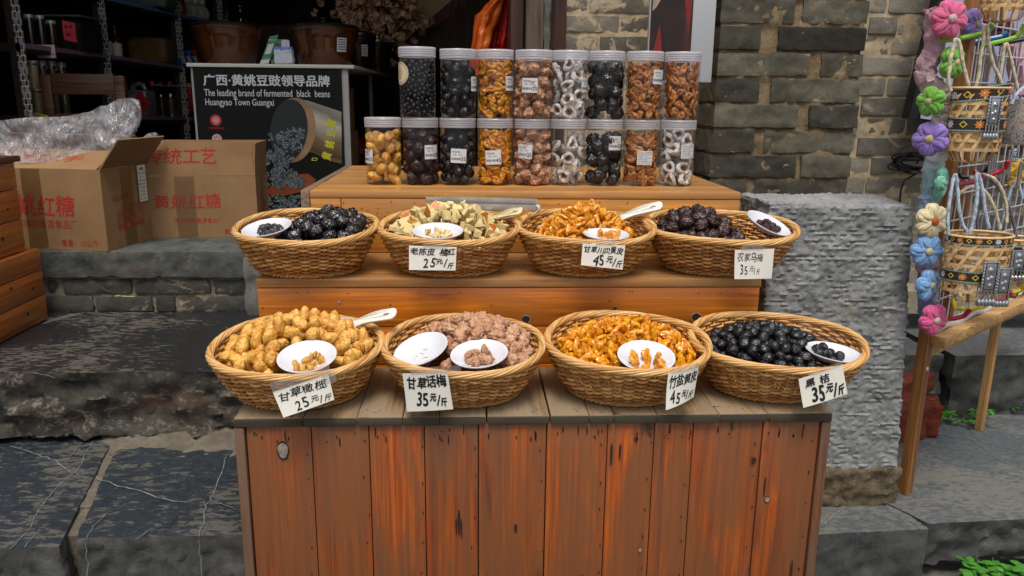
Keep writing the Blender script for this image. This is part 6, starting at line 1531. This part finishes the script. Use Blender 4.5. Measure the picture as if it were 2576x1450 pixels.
# crocheted flowers
def yarn(name, c, c2=None):
    if name in MATS: return MATS[name]
    t = NT(name); f = t.noise(t.pos((13, 1.6, 13)), 1.0, 3, .55, .3); cc = col(c); t.pbr(t.mix(t.ramp(f, [(.3, 0.0), (.7, 1.0)]), tuple(x*.5 for x in cc[:3]) + (1,), c), .9, t.bump(f, .5, .001), Sheen_Weight=.3, Specular_IOR_Level=.2); MATS[name] = t.m; return t.m
def petal_mesh(m, seed):
    rg = random.Random(seed)
    def f(u, v):
        an = 2*math.pi*u; t_ = math.pi*v; s = abs(math.sin(7*an*.5 + .5*math.sin(3*t_)))
        prof = math.sin(t_) ** .62
        r = prof * (1 - .22*(1 - s)**2 - .03*math.sin(18*t_ + 5*an))
        return (.55*r*math.cos(an), .55 - .52*math.cos(t_), .38*r*math.sin(an))
    return MB().grid(f, 56, 22, 0, None, True).mesh('petal', m, True, 180)
def flower(lab, q, Y, rad, c, cc, yaw=0, pitch=0, n=5, spin=0.0):
    o = thing('crochet_flower', lab, 'crocheted flower', rk(*q, Y), (R(90 + pitch), 0, R(yaw)), 'crocheted flowers on the rack'); r = rad / FQ * (CM.transposed() @ (CL - Vector(o.location))).z
    me = petal_mesh(yarn('yarn_' + c, c), 1); k = r * .93
    for i in range(n):
        a = 2*math.pi*i/n + spin; s = k * (1.12 if n == 4 else 1.0 if n == 5 else .9)
        ob('petal', me, o, (0, 0, 0), (R(-8), 0, a), (s, k, s))
    cm = lump('centre', yarn('yarn_' + cc, cc), (r*.25, r*.25, r*.14), .3, 4, .1, 3); ob('centre', cm, o, (0, 0, k*.24))
flower('large hot pink crocheted flower at the top of the rack', (2390, 48), 1.475, 48, '#e8709c', '#dcb6b4', 0, 0, 6, .3)
flower('purple crocheted flower tucked beside the large pink one', (2448, 62), 1.52, 40, '#9d86d2', '#b5a887', 35, 0, 5, .9)
flower('green crocheted flower with a cream centre behind a bag handle', (2398, 158), 1.49, 42, '#7cbc4a', '#dcc890', 25, 0, 4, .78)
flower('green crocheted flower turned edge on beside the sign board', (2340, 256), 1.47, 38, '#7cbc4a', '#c2b884', -62, 0, 5, .2)
flower('purple crocheted flower beside the cable coil', (2340, 350), 1.47, 44, '#9c82d0', '#cdbb88', -45, 0, 5, .5)
flower('mint green crocheted flower on the fuzzy blue garland', (2371, 460), 1.48, 40, '#84cdb0', '#7cc0a6', 55, 0, 5, .3)
flower('cream crocheted flower with an orange centre', (2346, 556), 1.465, 45, '#efe0b4', '#cf6a1c', 8, 0, 6, .1)
flower('upper pale blue crocheted flower below the cream one', (2333, 632), 1.465, 42, '#86b2e4', '#cfc89c', -5, 0, 6, .5)
flower('lower pale blue crocheted flower above the pink one', (2337, 718), 1.47, 42, '#86b4e6', '#c8c49c', 28, 0, 5, .2)
flower('pink crocheted flower at the bottom of the rack', (2350, 805), 1.455, 41, '#dd5e92', '#dcc6bc', 15, 0, 5, .6)
flower('dark red crocheted flower behind the bag handles', (2478, 78), 1.60, 40, '#6a1018', '#5a0d14', 20, 0, 5, .1)
flower('dark red crocheted flower beside the hanging silver charm', (2530, 84), 1.66, 34, '#6a1018', '#5a0d14', 20, 0, 5, .8)
flower('yellow crocheted flower with an orange centre at the frame edge', (2556, 440), 1.72, 40, '#cfa13e', '#b85a1c', 30, 0, 6, .4)
flower('deep pink crocheted flower low behind the woven bags', (2568, 685), 1.60, 36, '#b83a68', '#b83a68', 20, 0, 5, .4)
# fuzzy garland
t = NT('fuzzy_garland'); tc = t.n('TexCoord'); sp = t.n('SeparateXYZ'); t.L(tc.outputs['Object'], sp.inputs[0]); f = t.noise(t.pos((260,)*3), 1.0, 4, .7)
zt_, zb_ = rk(2360, 90, 1.5).z, rk(2340, 800, 1.5).z
fac = t.math('DIVIDE', t.math('SUBTRACT', sp.outputs['Z'], zb_ - zt_), zt_ - zb_)
c = t.ramp(fac, [(.0, '#8f93c6'), (.10, '#a79ccc'), (.17, '#cf9fb8'), (.24, '#b9aebb'), (.36, '#9fb3d6'), (.50, '#9cc6d2'), (.58, '#c2d2d2'), (.66, '#d3cdc4'), (.76, '#dcd3c4'), (.86, '#d6b0b8'), (1.0, '#cf9daf')])
c = t.mix(.45, c, t.ramp(f, [(.3, .35), (.65, 1.0)]), 'MULTIPLY'); t.pbr(c, .95, t.bump(f, 1.0, .004), Sheen_Weight=.4, Specular_IOR_Level=.1); fz = t.m
gp = [(2352, 20), (2352, 60), (2350, 110), (2345, 135), (2330, 165), (2326, 190), (2342, 215), (2372, 235), (2378, 265), (2370, 300), (2372, 330), (2366, 365), (2352, 400), (2346, 430), (2344, 470), (2338, 505), (2330, 540), (2336, 590), (2338, 640), (2332, 672), (2336, 710), (2332, 760), (2338, 790), (2350, 815)]
o = rk(2360, 90, 1.5); Q = []; rr = []
for i in range(len(gp) - 1):
    a, b = rk(*gp[i], 1.515), rk(*gp[i+1], 1.515)
    for k in range(8): Q.append(a.lerp(b, k/8) - o); rr.append(.021)
mb = MB().tube(Q, rr, 18)
mb.v = [tuple(Vector(v) + Vector(v) .normalized() * 0 + Vector((.006*fb(v, 60, 1, 3), .006*fb(v, 60, 9, 3), .006*fb(v, 60, 5, 3)))) for v in mb.v]
tag(mb.build('fuzzy_garland', fz, loc=o), 'fuzzy pastel chenille garland winding down the rack edge', 'garland')
mb = MB().tube([rk(x, y, 1.72) - rk(2570, 130, 1.72) for x, y in ((2580, 90), (2562, 120), (2565, 160), (2572, 200), (2560, 240))], .03, 16); mb.v = [tuple(Vector(v) + Vector((.008*fb(v, 50, 1, 3),)*3)) for v in mb.v]
tag(mb.build('fuzzy_garland', plain('pink_fuzz', '#c79aa6', .95, .3, 200, 1.0), loc=rk(2570, 130, 1.72)), 'fuzzy pale pink garland behind the bags at the frame edge', 'garland')
# white fleece along the rail
fl_ = MB().tube([MR @ Vector((.02 + .06*i, .0, zr + .012 + .006*math.sin(i*2))) for i in range(12)], .018, 14, flat=.7); fl_.v = [tuple(Vector(v) + Vector((.006*fb(v, 40, 1, 3),)*3)) for v in fl_.v]
tag(fl_.build('fleece_strip', plain('white_fleece', '#b5aea6', .95, .2, 160, 1.0), loc=pk_), 'white fleece strip lying on the slanting rail behind the low hooks', 'fleece')
# woven bags
bam = plain('split_bamboo', '#cfac7a', .5, .18, 60, .2); bam2 = plain('darker_bamboo', '#a27c4a', .5, .18, 60, .2)  # two bamboo tones, the darker one for the strips crossing the other way
RB = [plain('ribbon_brown', '#2c1c12', .6, .2, 60, .2), plain('ribbon_orange', '#cf7a22', .6, .15, 60, .1), plain('ribbon_teal', '#2f9a84', .6, .2, 80, .1), plain('ribbon_gold', '#c2a53c', .6, .15, 60, .1), plain('ribbon_silver', '#bdbdc4', .5, .15, 60, .1)]
silver = plain('aged_silver', '#a9abb2', .28, .15, 90, .2, .95); silver_d = plain('dark_silver', '#33343a', .4, .2, 90, .2, .8)
def sewn(par, r, z0, z1, tilt=0.0, a0=-1.9, a1=1.9, ry=None):
    ry = ry or r; h = z1 - z0
    def S(a, v, l=.0): return ((r + .0012 + l)*math.sin(a), -(ry + .0012 + l)*math.cos(a), z0 + h*v + tilt*math.sin(a))
    rb = MB().grid(lambda u, v: S(a0 + (a1-a0)*u, v), 40, 3).build('ribbon', RB[0], par); mb = MB(); L_ = h*1.0; n = int((a1-a0)*r/L_)
    for k in range(n):
        ac = a0 + (k + .5)*(a1-a0)/n; s = h*.42; ww = s/r
        if k % 2 == 0:
            for q in range(8):
                t_ = 2*math.pi*q/8; w_ = .36
                mb.add([S(ac, .5, .0006), S(ac + ww*.6*math.cos(t_-w_), .5 + .36*.6*math.sin(t_-w_), .0008), S(ac + ww*math.cos(t_), .5 + .36*math.sin(t_), .0008), S(ac + ww*.6*math.cos(t_+w_), .5 + .36*.6*math.sin(t_+w_), .0008)], [(0,1,2,3)], 1 if (k//2) % 3 else 4)
            mb.add([S(ac + ww*.2*math.cos(2*math.pi*q/8), .5 + .07*math.sin(2*math.pi*q/8), .0011) for q in range(8)], [tuple(range(8))], 4)
        else:
            for s1, s2 in ((.75, .45),):
                for q in range(4):
                    t0, t1 = math.pi*q/2, math.pi*(q+1)/2
                    mb.add([S(ac + ww*s1*math.cos(t0), .5 + .36*s1*math.sin(t0), .0008), S(ac + ww*s1*math.cos(t1), .5 + .36*s1*math.sin(t1), .0008), S(ac + ww*s2*math.cos(t1), .5 + .36*s2*math.sin(t1), .0008), S(ac + ww*s2*math.cos(t0), .5 + .36*s2*math.sin(t0), .0008)], [(0,1,2,3)], 3)
    m = int((a1-a0)*r/(h*.09))
    for k in range(m):
        aa, ab = a0 + (a1-a0)*k/m, a0 + (a1-a0)*(k+.8)/m
        for v0 in (.02, .89): mb.add([S(aa, v0, .0006), S(ab, v0, .0006), S(ab, v0 + .09, .0006), S(aa, v0 + .09, .0006)], [(0,1,2,3)], 2 if k % 2 else 4)
    mb.build('embroidery', RB, rb, sm=False)
def pendant(par, x, y, z, w, h, tassels=5):
    o = MB().box(-w/2, w/2, -.003, .0, -h, 0, 0, None, .001)
    o2 = o.build('pendant', silver, par, loc=(x, y, z)); mb = MB()
    n = 9
    for k in range(n):
        for xx in (-w*.43, w*.43): mb.lathe([(.0001, .0016), (.0016, .0009), (.0019, 0)], 8, 0, Matrix.Translation((xx, -.003, -h*(k+.5)/n)) @ Matrix.Rotation(R(90), 4, 'X'))
    for (cx_, cz_, s) in ((0, -.3, .2), (.1, -.55, .16), (-.1, -.6, .14), (.05, -.8, .15)): mb.lathe([(.0001, s*w*.45), (s*w*.6, s*w*.3), (s*w, 0)], 10, 0, Matrix.Translation((cx_*w, -.003, cz_*h)) @ Matrix.Rotation(R(90), 4, 'X'))
    mb.build('relief', silver, o2); mb = MB()
    for s_ in (-1, 1): mb.box(s_*w*.34 - w*.02, s_*w*.34 + w*.02, -.0034, -.003, -h*.96, -h*.04)
    for s_ in (.07, .93): mb.box(-w*.36, w*.36, -.0034, -.003, -h*s_ - w*.02, -h*s_ + w*.02)
    mb.build('dark_groove', silver_d, o2, sm=False)
    for k in range(tassels):
        xx = -w*.45 + w*.9*k/(tassels-1); tm = MB().tube([(0, -.002, 0), (0, -.003, -h*.22)], .0016, 6); tm.lathe([(.0001, -h*.22), (w*.13, -h*.3), (w*.16, -h*.38), (w*.12, -h*.46), (.0001, -h*.5)], 10)
        tm.build('tassel', silver, o2, loc=(xx, 0, -h))
def hexweave(par, rx_, ry_, h, n=12, cover=1.0, taper=.06):
    mb = MB(); w = .0034
    def S(a, z, l=0): k = 1 - taper*(1 - z/h)**2; return Vector(((rx_ + l)*k*math.sin(a), -(ry_ + l)*k*math.cos(a), z))
    def strip(fa, N, l, mi):
        V = []
        for i in range(N+1):
            a, z = fa(i/N); a2, z2 = fa(min(1, i/N + .01)); a1, z1 = fa(max(0, i/N - .01))
            P_ = S(a, z, l + .0007*math.sin(i*1.9)); t_ = (S(a2, z2) - S(a1, z1)).normalized(); nn = Vector((math.sin(a), -math.cos(a), 0)); s = t_.cross(nn).normalized()*w
            V += [P_ + s, P_ - s]
        mb.add(V, [(2*i, 2*i+1, 2*i+3, 2*i+2) for i in range(N)], mi)
    for j in range(int(h/.019) + 1): strip(lambda u, j=j: (2*math.pi*u, min(h, .004 + .019*j)), 48, .0004, 0)
    tw = h / rx_ * .62
    for k in range(n):
        for s in (-1, 1): strip(lambda u, k=k, s=s: (2*math.pi*k/n + s*tw*u, h*u), 20, .0008*s + .0006, 0 if s > 0 else 1)
    for k in range(n//2):
        a = math.pi*k/(n//2)*2/2
        mb.tube([S(a, .0), S(a, 0)*.7 + Vector((0,0,-.022)), Vector((0,0,-.026)), S(a + math.pi, 0)*.7 + Vector((0,0,-.022)), S(a + math.pi, 0)], w*.9, 4, False, True, k % 2, None, .25)
    mb.build('bamboo_body', [bam, bam2], par, sm=True)
    MB().tube([S(2*math.pi*i/40, h, .001) for i in range(40)], .003, 6, True).build('bamboo_rim', bam, par)
wrapc = plain('cream_wrapped_cord', '#c6ba9f', .6, .5, 110, .8); wrapb = plain('pale_blue_wrapped_cord', '#aab7c8', .6, .5, 110, .8); wrapm = plain('multicolour_cord', '#6f6370', .7, .6, 260, .8)
def handle_(par, pts, Y, m, o, r=.0038):
    P_ = [rk(x, y, Y) for x, y in pts]; Q = []
    for i in range(len(P_) - 1):
        for k in range(5):
            t_ = k/5; p0, p1, p2, p3 = P_[max(0, i-1)], P_[i], P_[i+1], P_[min(len(P_)-1, i+2)]
            Q.append(.5*((2*p1) + (p2-p0)*t_ + (2*p0-5*p1+4*p2-p3)*t_*t_ + (3*p1-p0-3*p2+p3)*t_**3) - o)
    Q.append(P_[-1] - o); MB().tube(Q, [r*(1 + .12*math.sin(i*1.7)) for i in range(len(Q))], 8).build('handle', m, par)
def bag(lab, ql, qr, qt, qb, Y, bands=(), pends=(), handles=(), body='weave', taper=.06):
    a, b = rk(ql, (qt+qb)/2, Y), rk(qr, (qt+qb)/2, Y); zt, z0 = rk((ql+qr)/2, qt, Y).z, rk((ql+qr)/2, qb, Y).z; r = (b.x - a.x)/2; h = zt - z0 - .024
    o = Vector(((a.x+b.x)/2, Y*K, z0 + .024)); p = thing('woven_bag', lab, 'handbag', o, (0,0,0), 'small handbags hung on the rack')
    if body == 'weave': hexweave(p, r, r*.72, h, 13, 1, taper)
    else: MB().lathe([(.001, -.015), (r*.8, -.012), (r*.95, .01), (r, h*.5), (r*.98, h), (r*.9, h*.98)], 32).build('cloth_body', body, p)
    for (v0, v1, tl) in bands: sewn(p, r*1.005, h*v0, h*v1, tl, -1.7, 1.7, r*.73)
    for (qx, qy, wq, hq) in pends:
        t_ = rk(qx, qy, Y - .03) - o; k = pxh(o, 1); pendant(p, t_.x, -r*.75 - .006, t_.z, wq*k, hq*k)
    for pts, m, dy in handles: handle_(p, pts, Y + dy, m, o)
bag('woven bamboo bag with a slanting embroidered ribbon hung high on the rack', 2387, 2520, 222, 408, 1.46, ((.83, 1.05, .008), (.32, .54, .0)), ((2494, 242, 34, 70),),
    ((((2392, 230), (2386, 205), (2390, 160), (2396, 125), (2404, 100), (2414, 110), (2420, 150), (2430, 190), (2438, 222)), wrapc, -.01), (((2452, 228), (2462, 190), (2466, 150), (2474, 100), (2476, 68), (2484, 70), (2488, 110), (2498, 160), (2512, 190), (2520, 215)), wrapc, .01)))
bag('woven bamboo bag with pale blue and cream handles low on the rack', 2374, 2528, 590, 755, 1.44, ((.86, 1.02, 0), (.20, .40, 0)), ((2478, 652, 40, 75), (2512, 668, 36, 66)),
    ((((2386, 590), (2384, 555), (2388, 510), (2396, 460), (2404, 440), (2408, 470), (2412, 520), (2420, 560), (2432, 584)), wrapb, -.01), (((2440, 588), (2452, 540), (2458, 490), (2456, 450), (2460, 438), (2470, 470), (2478, 530), (2488, 575)), wrapb, -.005), (((2410, 490), (2440, 470), (2475, 480), (2500, 520), (2515, 575)), wrapc, .03), (((2440, 450), (2475, 440), (2510, 460), (2530, 510), (2532, 560)), wrapc, .05)))
bag('woven bamboo bag cut by the top edge of the view', 2468, 2590, -60, 54, 1.46, (), (), ())
t = NT('paisley_cloth'); f = t.noise(t.pos((40, 40, 40)), 1.0, 2, .5, 3.0); t.pbr(t.ramp(f, [(.38, '#4c6a80'), (.46, '#b3ada0'), (.54, '#a9a498'), (.58, '#7c2030'), (.64, '#b0aa9c')]), .7); cloth_m = t.m
bag('paisley cloth bag with twisted cords beside the top woven bag', 2520, 2610, 250, 375, 1.56, (), ((2552, 372, 18, 24),), ((((2545, 262), (2555, 240), (2575, 220), (2590, 200)), wrapb, -.04), (((2470, 250), (2475, 190), (2484, 130), (2492, 110), (2504, 150), (2512, 200), (2520, 250)), wrapm, .03), (((2500, 240), (2515, 190), (2524, 130), (2532, 110), (2548, 170), (2560, 230)), wrapc, .04)), cloth_m)
bag('woven bag with a dark ribbon behind the low bamboo bag', 2500, 2600, 600, 745, 1.56, ((.62, .9, 0), (.2, .4, 0)), ((2560, 628, 40, 50),), ((((2460, 600), (2458, 540), (2462, 470), (2474, 440), (2500, 460), (2530, 500), (2550, 560), (2556, 600)), wrapm, .0), (((2510, 600), (2530, 520), (2545, 470), (2560, 460), (2572, 500)), wrapb, .02)))
# bunch of silver tubes hanging at mid height
tb_ = thing('silver_charms', 'bunch of slim silver charms hanging below the paisley bag', 'charms', rk(2535, 405, 1.5)); 
for k in range(7):
    MB().lathe([(.0001, 0), (.003, -.002), (.0035, -.03), (.0038, -.055), (.0001, -.058)], 10).build('charm', silver, tb_, loc=(-.04 + .012*k, .01*(k % 3), .012*((k*5) % 3) - .0))
# ---------------------------------------------------------------- red bricks and weeds
redb = m_rock('red_brick_clay', '#5a2416', '#7d3822', .06, 0, 1.5, .25)
for lab, q, rz, sx, sz in (('broken red brick leaning behind the stand leg', (2290, 1020), .5, .085, .07), ('red brick half hidden behind the grey stone block', (2268, 1078), .2, .075, .055), ('small red brick piece lying beside the stand leg', (2335, 1065), -.3, .05, .05)):
    g0 = at(q[0], q[1] + 40, Z=ZR + .004); tag(MB().block(-sx, sx, -.05, .05, 0, sz*2, .009, lambda p_, n: .006*fb(p_, 24, sx*50, 4), .008).build('red_brick', redb, loc=(g0.x, g0.y + .06, ZR + .004), rot=(0, 0, rz)), lab, 'brick')
t = NT('weed_leaf'); t.pbr(t.mix(t.island(), '#2f6b1c', '#4d8a2a'), .5, None, Subsurface_Weight=.1, Subsurface_Scale=.004); leafm = t.m; stemm = plain('weed_stem', '#4f6f2c', .6)
def weed(lab, p0, n, hgt, spread, leaf, seed, lean=(0, 0)):
    rg = random.Random(seed); o = thing('weed_plant', lab, 'plant', p0); lf, st = MB(), MB()
    for k in range(n):
        a = rg.uniform(0, 6.28); r = spread * math.sqrt(rg.random()); b = Vector((r*math.cos(a)*.5, r*math.sin(a)*.35, 0)); tp = b + Vector((r*.6*math.cos(a) + lean[0], r*.4*math.sin(a) + lean[1], hgt*rg.uniform(.4, 1.0)))
        m = (b + tp)/2 + Vector((0, 0, hgt*.12)); st.tube([b, m, tp], [.0012, .001, .0007], 4)
        for q in range(rg.choice((5, 7, 9))):
            u = .35 + .65*q/8; c = b.lerp(m, min(1, u*2)) if u < .5 else m.lerp(tp, (u-.5)*2)
            an = rg.uniform(0, 6.28); d_ = Vector((math.cos(an), math.sin(an), rg.uniform(-.1, .5))).normalized(); s_ = d_.cross(Vector((0, 0, 1))).normalized(); L_ = leaf*rg.uniform(.6, 1.2); W_ = L_*.36; dn = Vector((0, 0, -L_*.18))
            lf.add([c, c + d_*L_*.4 + s_*W_ + dn*.1, c + d_*L_*.75 + s_*W_*.7 + dn*.5, c + d_*L_ + dn, c + d_*L_*.75 - s_*W_*.7 + dn*.5, c + d_*L_*.4 - s_*W_ + dn*.1, c + d_*L_*.5 + Vector((0,0,L_*.05))], [(0,1,6),(1,2,6),(2,3,6),(3,4,6),(4,5,6),(5,0,6)])
    lf.build('leaves', leafm, o); st.build('stem', stemm, o)
Z4 = ZR + .006
weed('low clump of bright green weeds beside the red bricks', at(2372, 1050, Z=Z4), 46, .045, .15, .020, 1)
weed('tall ferny weed growing in the crack of the upper step', at(2388, 1030, Z=Z4) + Vector((0, .05, 0)), 12, .17, .05, .022, 2)
weed('small weed growing behind the rear stand leg', at(2455, 1030, Z=Z4), 16, .10, .08, .018, 3)
weed('tiny weed at the foot of the step near the frame edge', at(2525, 1035, Z=Z4), 12, .035, .06, .016, 4)
weed('leafy weed growing below the big paving slab', at(2480, 1468, Z=GZ + .03), 18, .055, .06, .026, 5)
weed('second leafy weed below the big paving slab', at(2528, 1466, Z=GZ + .03), 14, .06, .05, .03, 6)
